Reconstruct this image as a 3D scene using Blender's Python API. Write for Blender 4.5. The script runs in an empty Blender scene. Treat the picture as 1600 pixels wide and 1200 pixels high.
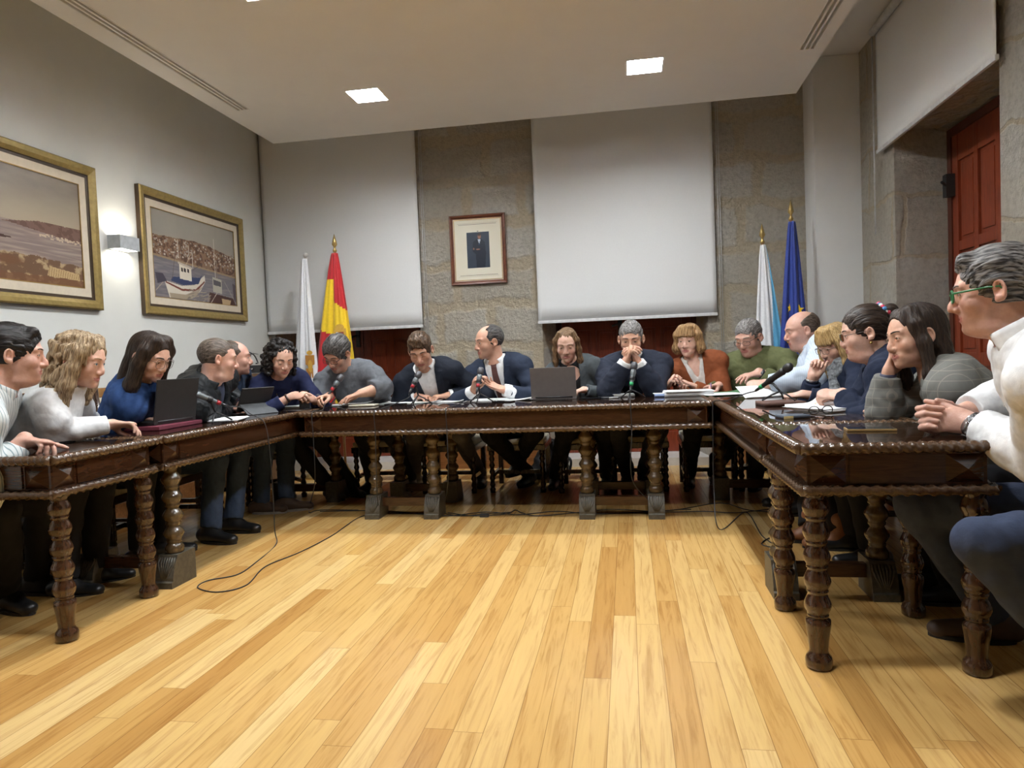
import bpy, bmesh, math, random
import numpy as np
from mathutils import Vector, Matrix
C = bpy.context.scene.collection
rnd = random.Random(7)
A = lambda *v: np.array(v, dtype=float)
def nrm(v):
    v = np.asarray(v, float); n = np.linalg.norm(v); return v / n if n > 1e-9 else v

# ------------------------------------------------------------------ materials
def new_mat(name):
    m = bpy.data.materials.new(name); m.use_nodes = True
    nt = m.node_tree; b = nt.nodes['Principled BSDF']
    return m, nt, b
def N(nt, typ, **kw):
    n = nt.nodes.new(typ)
    for k, v in kw.items():
        if k.startswith('i_'): n.inputs[k[2:].replace('_', ' ')].default_value = v
        else: setattr(n, k, v)
    return n
def L(nt, a, b): nt.links.new(a, b)
def ramp(nt, stops):
    r = nt.nodes.new('ShaderNodeValToRGB'); e = r.color_ramp.elements
    while len(e) < len(stops): e.new(0.5)
    for x, (p, c) in zip(e, stops): x.position = p; x.color = (*c, 1)
    return r
def simple(name, col, rough=0.6, var=0.12, scale=30.0, bump=0.0, bscale=200.0, metal=0.0, spec=0.5, sheen=0.0, stretch=(1, 1, 1), bdist=0.002, coat=0.0, sss=0.0):
    m, nt, b = new_mat(name)
    tc = N(nt, 'ShaderNodeTexCoord'); mp = N(nt, 'ShaderNodeMapping'); mp.inputs['Scale'].default_value = stretch
    L(nt, tc.outputs['Object'], mp.inputs['Vector'])
    nz = N(nt, 'ShaderNodeTexNoise', i_Scale=scale, i_Detail=4.0); L(nt, mp.outputs[0], nz.inputs['Vector'])
    lo = tuple(max(0, c * (1 - var)) for c in col); hi = tuple(min(1, c * (1 + var)) for c in col)
    r = ramp(nt, [(0.3, lo), (0.7, hi)]); L(nt, nz.outputs['Fac'], r.inputs[0]); L(nt, r.outputs[0], b.inputs['Base Color'])
    b.inputs['Roughness'].default_value = rough; b.inputs['Metallic'].default_value = metal
    b.inputs['Specular IOR Level'].default_value = spec
    if sheen: b.inputs['Sheen Weight'].default_value = sheen
    if coat: b.inputs['Coat Weight'].default_value = coat; b.inputs['Coat Roughness'].default_value = 0.08
    if sss:
        b.inputs['Subsurface Weight'].default_value = sss; b.inputs['Subsurface Radius'].default_value = (0.01, 0.004, 0.002)
    if bump:
        n2 = N(nt, 'ShaderNodeTexNoise', i_Scale=bscale, i_Detail=3.0); L(nt, mp.outputs[0], n2.inputs['Vector'])
        bp = N(nt, 'ShaderNodeBump', i_Strength=bump, i_Distance=bdist); L(nt, n2.outputs['Fac'], bp.inputs['Height']); L(nt, bp.outputs[0], b.inputs['Normal'])
    return m
_mc = {}
def M(name, *a, **k):
    if name not in _mc: _mc[name] = simple(name, *a, **k)
    return _mc[name]

# ------------------------------------------------------------------ object helpers
def mesh_obj(name, V, F, mats, parent=None, fm=None, smooth=True):
    me = bpy.data.meshes.new(name)
    V = np.asarray(V, np.float32)
    if isinstance(F, np.ndarray):
        k = F.shape[1]; nf = len(F)
        me.vertices.add(len(V)); me.vertices.foreach_set('co', V.ravel())
        me.loops.add(nf * k); me.loops.foreach_set('vertex_index', F.astype(np.int32).ravel())
        me.polygons.add(nf); me.polygons.foreach_set('loop_start', np.arange(0, nf * k, k, dtype=np.int32))
        me.polygons.foreach_set('loop_total', np.full(nf, k, np.int32))
        if fm is not None: me.polygons.foreach_set('material_index', np.asarray(fm, np.int32))
        if smooth: me.polygons.foreach_set('use_smooth', np.ones(nf, bool))
        me.update(calc_edges=True); me.validate()
    else:
        me.from_pydata([tuple(map(float, v)) for v in V], [], F)
        for i, p in enumerate(me.polygons):
            p.use_smooth = smooth
            if fm is not None: p.material_index = fm[i]
    for m in (mats if isinstance(mats, (list, tuple)) else [mats]): me.materials.append(m)
    o = bpy.data.objects.new(name, me); C.objects.link(o)
    if parent is not None: o.parent = parent
    return o
def tag(o, label=None, cat=None, group=None, kind=None):
    if label: o['label'] = label
    if cat: o['category'] = cat
    if group: o['group'] = group
    if kind: o['kind'] = kind
    return o
def empty(name, loc=(0, 0, 0), rz=0, label=None, cat=None, group=None):
    o = bpy.data.objects.new(name, None); C.objects.link(o); o.location = loc; o.rotation_euler = (0, 0, rz)
    o.empty_display_size = 0.05
    return tag(o, label, cat, group)

class MB:
    """collects simple shapes into one mesh"""
    def __init__(s): s.V = []; s.F = []; s.I = []; s.S = []
    def add(s, V, F, mi=0, sm=False):
        b = len(s.V); s.V += [tuple(map(float, v)) for v in V]; s.F += [tuple(i + b for i in f) for f in F]
        s.I += [mi] * len(F); s.S += [sm] * len(F); return s
    def box(s, lo, hi, mi=0, M4=None, bev=0.0):
        x0, y0, z0 = lo; x1, y1, z1 = hi
        if bev <= 0:
            V = [(x0,y0,z0),(x1,y0,z0),(x1,y1,z0),(x0,y1,z0),(x0,y0,z1),(x1,y0,z1),(x1,y1,z1),(x0,y1,z1)]
            F = [(0,3,2,1),(4,5,6,7),(0,1,5,4),(1,2,6,5),(2,3,7,6),(3,0,4,7)]
        else:
            bm = bmesh.new(); bmesh.ops.create_cube(bm, size=1.0)
            for v in bm.verts:
                v.co = Vector(((x0+x1)/2 + v.co.x*(x1-x0), (y0+y1)/2 + v.co.y*(y1-y0), (z0+z1)/2 + v.co.z*(z1-z0)))
            bmesh.ops.bevel(bm, geom=bm.edges[:], offset=bev, segments=2, affect='EDGES', profile=0.7)
            bm.verts.index_update(); V = [tuple(v.co) for v in bm.verts]; F = [tuple(v.index for v in f.verts) for f in bm.faces]; bm.free()
        if M4 is not None: V = [tuple(M4 @ Vector(v)) for v in V]
        return s.add(V, F, mi)
    def lathe(s, prof, c=(0, 0, 0), n=20, mi=0, M4=None, cap=True):
        V = []; F = []
        for r, z in prof:
            for i in range(n):
                a = 2*math.pi*i/n; V.append((c[0]+r*math.cos(a), c[1]+r*math.sin(a), c[2]+z))
        for j in range(len(prof)-1):
            for i in range(n):
                F.append((j*n+i, j*n+(i+1) % n, (j+1)*n+(i+1) % n, (j+1)*n+i))
        if cap:
            F.append(tuple(range(n-1, -1, -1))); F.append(tuple((len(prof)-1)*n+i for i in range(n)))
        if M4 is not None: V = [tuple(M4 @ Vector(v)) for v in V]
        return s.add(V, F, mi, True)
    def tube(s, pts, r, n=8, mi=0, closed=False):
        P = [np.asarray(p, float) for p in pts]; m = len(P); R = r if isinstance(r, (list, tuple)) else [r]*m
        T = []
        for i in range(m):
            a = P[(i-1) % m] if (closed or i > 0) else P[i]; b = P[(i+1) % m] if (closed or i < m-1) else P[i]
            T.append(nrm(b-a))
        ref = A(0, 0, 1) if abs(T[0][2]) < 0.9 else A(1, 0, 0)
        u = nrm(np.cross(T[0], ref)); V = []; F = []
        for i in range(m):
            u = nrm(u - T[i]*(u @ T[i])); w = np.cross(T[i], u)
            for k in range(n):
                a = 2*math.pi*k/n; V.append(P[i] + R[i]*(math.cos(a)*u + math.sin(a)*w))
        for i in range(m if closed else m-1):
            j = (i+1) % m
            for k in range(n): F.append((i*n+k, i*n+(k+1) % n, j*n+(k+1) % n, j*n+k))
        if not closed:
            F.append(tuple(range(n-1, -1, -1))); F.append(tuple((m-1)*n+k for k in range(n)))
        return s.add(V, F, mi, True)
    def sphere(s, c, r, n=12, mi=0, R=None):
        rr = (r, r, r) if np.isscalar(r) else r; V = []; F = []
        for j in range(n//2+1):
            t = math.pi*j/(n//2)
            for i in range(n):
                a = 2*math.pi*i/n; q = A(rr[0]*math.sin(t)*math.cos(a), rr[1]*math.sin(t)*math.sin(a), rr[2]*math.cos(t))
                if R is not None: q = R @ q
                V.append(q + np.asarray(c, float))
        for j in range(n//2):
            for i in range(n): F.append(((j+1)*n+i, (j+1)*n+(i+1) % n, j*n+(i+1) % n, j*n+i))
        return s.add(V, F, mi, True)
    def build(s, name, mats, parent=None, smooth=None):
        o = mesh_obj(name, s.V, s.F, mats, parent, s.I, True)
        for p, f in zip(o.data.polygons, s.S): p.use_smooth = f if smooth is None else smooth
        return o
def spline(pts, n=8):
    """Catmull-Rom through the points"""
    P = [np.asarray(p, float) for p in pts]; P = [2*P[0]-P[1]] + P + [2*P[-1]-P[-2]]; out = []
    for i in range(1, len(P)-2):
        for k in range(n):
            t = k/n; a, b, c, d = P[i-1:i+3]
            out.append(0.5*((2*b) + (-a+c)*t + (2*a-5*b+4*c-d)*t*t + (-a+3*b-3*c+d)*t**3))
    out.append(P[-2]); return out

# ------------------------------------------------------------------ implicit surfaces
class Grid:
    def __init__(s, lo, hi, h):
        s.lo = np.asarray(lo, float); s.h = h; s.n = np.ceil((np.asarray(hi)-s.lo)/h).astype(int)+1
        s.a = np.full(s.n, 0.5, np.float32)
        s.ax = [(s.lo[i]+h*np.arange(s.n[i])).astype(np.float32) for i in range(3)]
    def sub(s, lo, hi):
        i0 = np.clip(np.floor((np.asarray(lo)-s.lo)/s.h).astype(int), 0, s.n); i1 = np.clip(np.ceil((np.asarray(hi)-s.lo)/s.h).astype(int)+1, 0, s.n)
        sl = tuple(slice(a, b) for a, b in zip(i0, i1))
        return sl, s.ax[0][sl[0]][:, None, None], s.ax[1][sl[1]][None, :, None], s.ax[2][sl[2]][None, None, :]
    def put(s, sl, d, k, op):
        a = s.a[sl]
        if op == 'u':
            if k > 0:
                hh = np.maximum(k-np.abs(a-d), 0); s.a[sl] = np.minimum(a, d)-hh*hh/(4*k)
            else: s.a[sl] = np.minimum(a, d)
        elif op == 's':
            d = -d
            if k > 0:
                hh = np.maximum(k-np.abs(a-d), 0); s.a[sl] = np.maximum(a, d)+hh*hh/(4*k)
            else: s.a[sl] = np.maximum(a, d)
    def cone(s, a, b, ra, rb, k=0.01, op='u', sq=None, clip=None, m=0.0):
        a = np.asarray(a, float); b = np.asarray(b, float); R = max(ra, rb)*(1 if sq is None else max(1, 1/sq[1]))+k+2.5*s.h+m
        sl, X, Y, Z = s.sub(np.minimum(a, b)-R, np.maximum(a, b)+R)
        if s.a[sl].size == 0: return
        ab = b-a; X, Y, Z = X-a[0], Y-a[1], Z-a[2]; cl = None
        if clip is not None:
            for p, n in clip:
                n = nrm(n); e = (X+a[0]-p[0])*n[0]+(Y+a[1]-p[1])*n[1]+(Z+a[2]-p[2])*n[2]; cl = e if cl is None else np.maximum(cl, e)
        if sq is not None:  # (direction, factor): widen along direction by factor
            n = nrm(sq[0]); q = X*n[0]+Y*n[1]+Z*n[2]; c = 1/sq[1]-1; X = X+n[0]*q*c; Y = Y+n[1]*q*c; Z = Z+n[2]*q*c
            ab = ab+n*(ab@n)*c
        L2 = max(ab@ab, 1e-12)
        t = np.clip((X*ab[0]+Y*ab[1]+Z*ab[2])/L2, 0, 1)
        d = np.sqrt((X-t*ab[0])**2+(Y-t*ab[1])**2+(Z-t*ab[2])**2)-(ra+(rb-ra)*t)
        if sq is not None and sq[1] < 1: d = d*sq[1]
        if cl is not None: d = np.maximum(d, cl)
        s.put(sl, d.astype(np.float32), k, op)
    def chain(s, pts, rs, k=0.01, **kw):
        for i in range(len(pts)-1): s.cone(pts[i], pts[i+1], rs[i], rs[i+1], k, **kw)
    def ell(s, c, r, F=None, k=0.01, op='u', clip=None):
        c = np.asarray(c, float); r = np.asarray(r, float); F = np.eye(3) if F is None else F
        R = np.sqrt(((F.T*r)**2).sum(1))+k+2.5*s.h  # rows of F are the local axes
        sl, X, Y, Z = s.sub(c-R, c+R)
        if s.a[sl].size == 0: return
        X, Y, Z = X-c[0], Y-c[1], Z-c[2]; k0 = 0; k1 = 0
        for i in range(3):
            q = (X*F[i, 0]+Y*F[i, 1]+Z*F[i, 2])/r[i]; k0 = k0+q*q; k1 = k1+(q/r[i])**2
        k0 = np.sqrt(k0); k1 = np.sqrt(k1); d = k0*(k0-1)/np.maximum(k1, 1e-6)
        if clip is not None:
            for p, n in clip:
                n = nrm(n); d = np.maximum(d, (X+c[0]-p[0])*n[0]+(Y+c[1]-p[1])*n[1]+(Z+c[2]-p[2])*n[2])
        s.put(sl, d.astype(np.float32), k, op)
    def field(s, fn, lo, hi, k=0.0, op='u'):
        sl, X, Y, Z = s.sub(lo, hi)
        if s.a[sl].size == 0: return
        d = np.broadcast_to(fn(X, Y, Z), s.a[sl].shape).astype(np.float32); s.put(sl, d, k, op)
    def rough(s, fn, band=0.02):
        idx = np.nonzero(np.abs(s.a) < band)
        if len(idx[0]) == 0: return
        P = [s.ax[i][idx[i]] for i in range(3)]; s.a[idx] += fn(*P).astype(np.float32)
    def val(s, p):
        q = (np.asarray(p)-s.lo)/s.h; i = np.floor(q).astype(int)
        if (i < 0).any() or (i >= s.n-1).any(): return 0.5
        f = q-i; v = 0
        for dx in (0, 1):
            for dy in (0, 1):
                for dz in (0, 1): v += s.a[i[0]+dx, i[1]+dy, i[2]+dz]*(f[0] if dx else 1-f[0])*(f[1] if dy else 1-f[1])*(f[2] if dz else 1-f[2])
        return float(v)
    def hit(s, p, d, mx=0.3):
        p = np.asarray(p, float); d = nrm(d); t = 0
        while t < mx:
            if s.val(p+d*t) <= 0: return p+d*t
            t += 0.0015
        return None
    def mesh(s):
        a = s.a; a[0] = a[-1] = 0.3; a[:, 0] = a[:, -1] = 0.3; a[:, :, 0] = a[:, :, -1] = 0.3
        I = a < 0; n = I.shape
        cnt = None
        act = np.zeros(tuple(k-1 for k in n), bool); al = np.ones_like(act)
        for dx in (0, 1):
            for dy in (0, 1):
                for dz in (0, 1):
                    c = I[dx:n[0]-1+dx, dy:n[1]-1+dy, dz:n[2]-1+dz]; act |= c; al &= c
        act &= ~al
        ix = np.nonzero(act); nv = len(ix[0])
        if nv == 0: return np.zeros((0, 3)), np.zeros((0, 4), int)
        vid = np.full(act.shape, -1, np.int32); vid[ix] = np.arange(nv)
        P = np.zeros((nv, 3)); W = np.zeros(nv)
        cv = {(dx, dy, dz): a[ix[0]+dx, ix[1]+dy, ix[2]+dz] for dx in (0, 1) for dy in (0, 1) for dz in (0, 1)}
        for axx in range(3):
            o1, o2 = [i for i in range(3) if i != axx]
            for u in (0, 1):
                for v in (0, 1):
                    c0 = [0, 0, 0]; c0[o1] = u; c0[o2] = v; c1 = list(c0); c1[axx] = 1
                    f0 = cv[tuple(c0)]; f1 = cv[tuple(c1)]; m = (f0 < 0) != (f1 < 0)
                    t = np.where(m, f0/np.where(m, f0-f1, 1), 0)
                    q = np.zeros((nv, 3)); q[:, o1] = u; q[:, o2] = v; q[:, axx] = t
                    P[m] += q[m]; W[m] += 1
        P = P/W[:, None]+np.stack(ix, 1); V = s.lo+P*s.h
        Fs = []
        for axx in range(3):
            o1, o2 = (axx+1) % 3, (axx+2) % 3
            s0 = [slice(None)]*3; s0[axx] = slice(0, n[axx]-1); s1 = [slice(None)]*3; s1[axx] = slice(1, n[axx])
            e0 = I[tuple(s0)]; e1 = I[tuple(s1)]; m = e0 != e1
            q = np.nonzero(m); q = [x for x in q]
            ok = (q[o1] > 0) & (q[o1] < n[o1]-1) & (q[o2] > 0) & (q[o2] < n[o2]-1); q = [x[ok] for x in q]
            fl = e0[tuple(q)]
            def vv(d1, d2):
                z = list(q); z[o1] = z[o1]-d1; z[o2] = z[o2]-d2; return vid[tuple(z)]
            f = np.stack([vv(1, 1), vv(0, 1), vv(0, 0), vv(1, 0)], 1)
            f[~fl] = f[~fl][:, ::-1]; Fs.append(f)
        return V, np.concatenate(Fs)
def waves(seed, amp, freq, n=5, stretch=(1, 1, 1), sharp=False):
    r = np.random.RandomState(seed); W = r.normal(size=(n, 3))*freq*np.asarray(stretch); W2 = r.normal(size=(n, 3))*freq*0.6; ph = r.rand(n, 2)*6.28
    def fn(X, Y, Z):
        o = 0
        for w, v, p in zip(W, W2, ph):
            s_ = np.sin(X*w[0]+Y*w[1]+Z*w[2]+p[0]+1.6*np.sin(X*v[0]+Y*v[1]+Z*v[2]+p[1]))
            o = o+(s_ if not sharp else 1-2*np.abs(s_))
        return o*amp/math.sqrt(n)
    return fn
# ------------------------------------------------------------------ people
def skin_mat(name, col, lip, beard):
    if name in _mc: return _mc[name]
    m, nt, b = new_mat(name); _mc[name] = m
    at = N(nt, 'ShaderNodeAttribute', attribute_name='tint'); sp = N(nt, 'ShaderNodeSeparateColor'); L(nt, at.outputs['Color'], sp.inputs[0])
    tc = N(nt, 'ShaderNodeTexCoord'); nz = N(nt, 'ShaderNodeTexNoise', i_Scale=55.0, i_Detail=7.0, i_Roughness=0.65); L(nt, tc.outputs['Object'], nz.inputs['Vector'])
    r = ramp(nt, [(0.3, (col[0]*0.93, col[1]*0.84, col[2]*0.80)), (0.7, tuple(min(1, c*1.08) for c in col))]); L(nt, nz.outputs['Fac'], r.inputs[0])
    cur = r.outputs[0]
    for ch, c in ((2, (col[0]*1.0, col[1]*0.72, col[2]*0.68)), (1, beard), (0, lip)):
        mx = N(nt, 'ShaderNodeMix', data_type='RGBA'); L(nt, sp.outputs[ch], mx.inputs['Factor']); L(nt, cur, mx.inputs['A']); mx.inputs['B'].default_value = (*c, 1); cur = mx.outputs['Result']
    L(nt, cur, b.inputs['Base Color']); b.inputs['Roughness'].default_value = 0.48
    b.inputs['Subsurface Weight'].default_value = 0.12; b.inputs['Subsurface Radius'].default_value = (0.012, 0.004, 0.002); b.inputs['Subsurface Scale'].default_value = 0.6
    n2 = N(nt, 'ShaderNodeTexNoise', i_Scale=130.0, i_Detail=6.0); L(nt, tc.outputs['Object'], n2.inputs['Vector'])
    bp = N(nt, 'ShaderNodeBump', i_Strength=0.28, i_Distance=0.002); L(nt, n2.outputs['Fac'], bp.inputs['Height']); L(nt, bp.outputs[0], b.inputs['Normal'])
    return m
def hair_mat(name, col, col2=None, rough=0.42):
    if name in _mc: return _mc[name]
    m, nt, b = new_mat(name); _mc[name] = m; col2 = col2 or tuple(c*0.45 for c in col)
    at = N(nt, 'ShaderNodeAttribute', attribute_name='flow')
    mp = N(nt, 'ShaderNodeMapping'); mp.inputs['Scale'].default_value = (330, 330, 22); L(nt, at.outputs['Vector'], mp.inputs['Vector'])
    nz = N(nt, 'ShaderNodeTexNoise', i_Scale=1.0, i_Detail=3.0); L(nt, mp.outputs[0], nz.inputs['Vector'])
    r = ramp(nt, [(0.40, col2), (0.62, col)]); L(nt, nz.outputs['Fac'], r.inputs[0]); L(nt, r.outputs[0], b.inputs['Base Color'])
    b.inputs['Roughness'].default_value = rough; b.inputs['Specular IOR Level'].default_value = 0.28
    bp = N(nt, 'ShaderNodeBump', i_Strength=0.9, i_Distance=0.004); L(nt, nz.outputs['Fac'], bp.inputs['Height']); L(nt, bp.outputs[0], b.inputs['Normal'])
    return m
def frame_from(f, up, roll=0.0):
    f = nrm(f); u = nrm(np.asarray(up, float)-f*(np.asarray(up, float) @ f)); r = np.cross(f, u)
    if roll: r, u = r*math.cos(roll)+u*math.sin(roll), u*math.cos(roll)-r*math.sin(roll)
    return np.stack([r, f, u])
def ik(S, W, l1, l2, pole):
    d = W-S; D = np.linalg.norm(d)
    if D > (l1+l2)*0.985: q = D/((l1+l2)*0.985); l1 *= q; l2 *= q
    if D < abs(l1-l2)+0.02: D = abs(l1-l2)+0.02
    dn = nrm(d); x = (l1*l1-l2*l2+D*D)/(2*D); h = math.sqrt(max(l1*l1-x*x, 0)); p = np.asarray(pole, float); p = nrm(p-dn*(p @ dn))
    return S+dn*x+p*h

class Person:
    def __init__(s, head, look, hips, face, sc=1.08, roll=0.0, sex='m', build=1.0, belly=0.0, hands=None, h=0.004, knees=None, feet=None, sw=None, neck=1.0, hs=1.0, up=(0, 0, 1), jaw=1.0, nose=None, fat=0.0, bust=1.0, smile=0.0):
        s.__dict__.update(sex=sex, sc=sc, h=h, build=build, belly=belly, jawf=jaw, nosef=nose if nose is not None else (1.0 if sex == 'm' else 0.72), fat=fat, smile=smile)
        s.Hc = A(*head); s.HF = frame_from(look, up, roll); s.hs = sc*hs*0.98
        s.hips = A(*hips); s.nt = s.hp(0, -0.026, -0.065)
        d = nrm(0.6*nrm(s.hips-s.nt)+0.4*A(0, 0, -1)); s.NB = s.nt+d*0.085*sc*neck
        s.a = nrm(s.NB-s.hips); s.Lt = np.linalg.norm(s.NB-s.hips)
        f = A(face[0], face[1], 0); s.f = nrm(f-s.a*(f @ s.a)); s.r = np.cross(s.f, s.a); s.TF = np.stack([s.r, s.f, s.a])
        s.sw = (sw or (0.178 if sex == 'm' else 0.158))*build
        s.bust = bust; s.arms = []
        hands = hands or {}
        for side in (1, -1):  # 1 = person's right
            H = hands.get(side) or {}
            W = A(*H['w']) if 'w' in H else s.tp(side*0.2, 0.3, 0.15)
            S = s.tp(side*s.sw, 0.01+H.get('sf', 0.02), 0.895+H.get('su', 0.0))
            E = A(*H['e']) if 'e' in H else ik(S, W, 0.285*sc, 0.255*sc, H.get('pole', s.r*side*0.6-s.f*0.3+A(0, 0, -1)))
            hd = nrm(H.get('d', W-E)); pn = np.asarray(H.get('n', (0, 0, -1)), float); pn = nrm(pn-hd*(pn @ hd))
            s.arms.append(dict(side=side, S=S, E=E, W=W, d=hd, n=pn, t=np.cross(hd, pn)*side, curl=H.get('c', (0.35, 0.4, 0.45, 0.5)), th=H.get('th', 0.3), show=H.get('show', True), spread=H.get('sp', 1.0)))
        s.legs = []
        fl = nrm(A(face[0], face[1], 0)); rr = np.cross(fl, A(0, 0, 1))
        for i, side in enumerate((1, -1)):
            J = s.hips+rr*side*0.092*sc+A(0, 0, -0.02)
            K = A(*knees[i]) if knees and knees[i] is not None else s.hips+fl*0.43*sc+rr*side*0.12*sc+A(0, 0, 0.02)
            if feet and feet[i] is not None: An, toe = A(*feet[i][0]), nrm(A(*feet[i][1], 0))
            else: An, toe = A(K[0], K[1], 0)-fl*0.04+A(0, 0, 0.085), nrm(fl+rr*side*0.2)
            s.legs.append((J, K, An, toe))
    def hp(s, x, y, z): return s.Hc+s.hs*(x*s.HF[0]+y*s.HF[1]+z*s.HF[2])
    def tp(s, u, v, w): return s.hips+s.sc*(u*s.r+v*s.f)+w*s.Lt*s.a
    def hl(s, V): return (np.asarray(V)-s.Hc) @ s.HF.T/s.hs
    # -- masses
    def torso(s, g, inf=0.0, k=0.03, lo=False):
        c = s.sc; b = s.build; q = inf; B = s.belly
        e = lambda p, r: g.ell(s.tp(*p), np.asarray(r)*c+q, s.TF, k)
        L_ = s.Lt/c
        e((0, -0.01, 0.02), (0.165*b, 0.125, 0.12)); e((0, 0.012+B*0.5, 0.27), (0.147*b+B*0.4, 0.112+B*0.7, 0.22*L_/0.52*0.9))
        e((0, 0.008, 0.64), (0.162*b, 0.115*b, 0.24*L_/0.52*0.9)); e((0, -0.02, 0.86), (0.145*b, 0.085*b, 0.10))
        if s.sex == 'f' and s.bust:
            for x in (1, -1): g.ell(s.tp(x*0.072, 0.085, 0.6), A(0.066, 0.058, 0.066)*c*s.bust+q, s.TF, 0.035)
        for ar in s.arms:
            x = ar['side']; g.cone(s.tp(x*0.06, -0.02, 0.89), ar['S'], 0.068*c*b+q, 0.060*c*b+q, k)
            g.cone(s.NB-s.a*0.012*c-s.f*0.015*c, s.tp(x*0.125*b, -0.022, 0.925), 0.038*c+q, 0.046*c*b+q, k)
    def arm(s, g, ar, inf=0.0, inf2=None, upto=None, k=0.02, el=0.0, slack=0.0):
        c = s.sc; b = s.build if s.sex == 'm' else s.build*0.88; i2 = inf if inf2 is None else inf2
        m = 0.5*(ar['S']+ar['E'])
        g.cone(ar['S'], m, 0.053*c*b+inf, 0.047*c*b+inf, k); g.cone(m, ar['E'], 0.047*c*b+inf, 0.043*c*b+inf+slack, k)
        fd = nrm(ar['W']-ar['E']); fm = ar['E']+(ar['W']-ar['E'])*0.35; cl = None
        if upto is not None: cl = [(ar['W']-fd*upto*c, fd)]
        r1, r2, r3 = 0.042*c*b+inf+slack, 0.044*c*b+inf+slack*0.6, 0.0285*c*b+i2
        g.cone(ar['E'], fm, r1, r2, k, clip=cl); g.cone(fm, ar['W']+fd*(0.01*c if upto is None else 0.05), r2, r3, 0.012, clip=cl)
    def hand(s, g, ar):
        c = s.sc*(1.0 if s.sex == 'm' else 0.9); W, d, n, t = ar['W'], ar['d'], ar['n'], ar['t']; k = 0.007
        fd = nrm(ar['W']-ar['E'])
        g.cone(W-fd*0.02*c, W+d*0.03*c, 0.029*c, 0.031*c, 0.012, sq=(n, 0.62))
        g.cone(W+d*0.025*c+t*0.004*c, W+d*0.082*c, 0.034*c, 0.040*c, 0.012, sq=(n, 0.36))
        tips = []
        for pl in ar.get('poly', ()): g.chain(pl, [0.0096*c, 0.0092*c, 0.0086*c, 0.0076*c][:len(pl)] if len(pl) <= 4 else [0.009*c]*len(pl), 0.004); tips.append(pl[-1])
        for i, (o, ln) in enumerate(((0.030, 0.074), (0.010, 0.082), (-0.011, 0.076), (-0.030, 0.060))):
            if 'poly' in ar: break
            cu = ar['curl'][i]; p = W+(d*(0.088-abs(o-0.008)*0.25)+t*o)*c; fd_ = nrm(d+t*o*2.2*ar['spread']); ang = 0; rr = (0.0092, 0.0085, 0.0078, 0.0068)
            if i == 3: rr = tuple(x*0.87 for x in rr)
            for j, (fr, mx) in enumerate(((0.44, 75), (0.31, 95), (0.25, 55))):
                ang += math.radians(mx)*cu; v = fd_*math.cos(ang)+n*math.sin(ang); q = p+v*ln*fr*c; g.cone(p, q, rr[j]*c, rr[j+1]*c, 0.004); p = q
            tips.append(p)
        th = ar['th']; p = W+(d*0.022+t*0.026+n*0.006)*c
        v1 = nrm(d*0.75+t*(0.75-0.7*th)+n*(0.25+0.6*th)); q = p+v1*0.042*c; v2 = nrm(v1*0.7+d*0.5-t*0.35*th); r_ = q+v2*0.034*c; v3 = nrm(v2-t*0.25*th+n*0.1); u = r_+v3*0.028*c
        g.cone(p, q, 0.0165*c, 0.0115*c, 0.010); g.cone(q, r_, 0.0112*c, 0.0098*c, 0.004); g.cone(r_, u, 0.0096*c, 0.0075*c, 0.003)
        ar['tips'] = tips; ar['thumb'] = u
    def head(s, g):
        q = s.hs; fm = s.sex == 'f'; J = s.jawf; ft = s.fat
        e = lambda c, r, k=0.02, op='u', F=None: g.ell(s.hp(*c), np.asarray(r)*q, s.HF if F is None else F, k*q, op)
        cn = lambda a, b, ra, rb, k=0.012, op='u', **w: g.cone(s.hp(*a), s.hp(*b), ra*q, rb*q, k*q, op, **w)
        e((0, -0.014, 0.036), (0.0745, 0.097, 0.084)); e((0, 0.028, 0.018), (0.066, 0.064, 0.075), 0.02)
        e((0, 0.030, -0.045), (0.0585*J+ft*0.5, 0.060, 0.058), 0.025); e((0, 0.036, -0.078), (0.043*J+ft*0.4, 0.050, 0.034), 0.02)
        e((0, 0.074, -0.097), (0.021*J, 0.017, 0.0155), 0.018)
        if ft: e((0, 0.02, -0.10), (0.05+ft, 0.055, 0.03+ft*0.5), 0.02)
        for x in (1, -1):
            e((x*0.040, 0.058, -0.026), (0.025+ft*0.3, 0.024, 0.026), 0.018)
            cn((x*0.012, 0.087, 0.024), (x*0.044, 0.075, 0.026), 0.010 if not fm else 0.007, 0.009 if not fm else 0.007, 0.014)
            e((x*0.031, 0.101, 0.006), (0.017, 0.014, 0.0115), 0.012, 's')
            e((x*0.0315, 0.0765, 0.004), (0.0142, 0.0142, 0.0142), 0.006)
            EF = frame_from(s.HF[1]+s.HF[0]*x*-0.42-s.HF[2]*0.12, s.HF[2]+s.HF[1]*-0.15); e((x*0.079, -0.010, -0.004), (0.0095, 0.0165, 0.0295), 0.006, 'u', EF); e((x*0.0905, -0.0085, 0.001), (0.0105, 0.0105, 0.0195), 0.003, 's', EF); e((x*0.084, -0.002, -0.008), (0.006, 0.006, 0.008), 0.003, 's', EF); e((x*0.081, -0.003, -0.026), (0.006, 0.008, 0.009), 0.005, 'u', EF); ec = s.hp(x*0.0855, -0.0095, -0.001); g.chain([ec+q*(EF[1]*0.0135*math.sin(a)+EF[2]*0.0245*math.cos(a)) for a in np.linspace(-2.5, 1.2, 12)], [0.0036*q]*12, 0.003)
            cn((x*0.013, 0.096, -0.037), (x*0.011, 0.088, -0.036), 0.0088, 0.008, 0.006)
        nz = s.nosef
        cn((0, 0.086, 0.014), (0, 0.091+0.014*nz, -0.024), 0.0085, 0.0095, 0.012); cn((0, 0.090+0.014*nz, -0.022), (0, 0.089+0.018*nz, -0.033), 0.0092, 0.0104, 0.008); cn((0, 0.096, -0.042), (0, 0.09, -0.046), 0.008, 0.007, 0.008)
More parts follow.
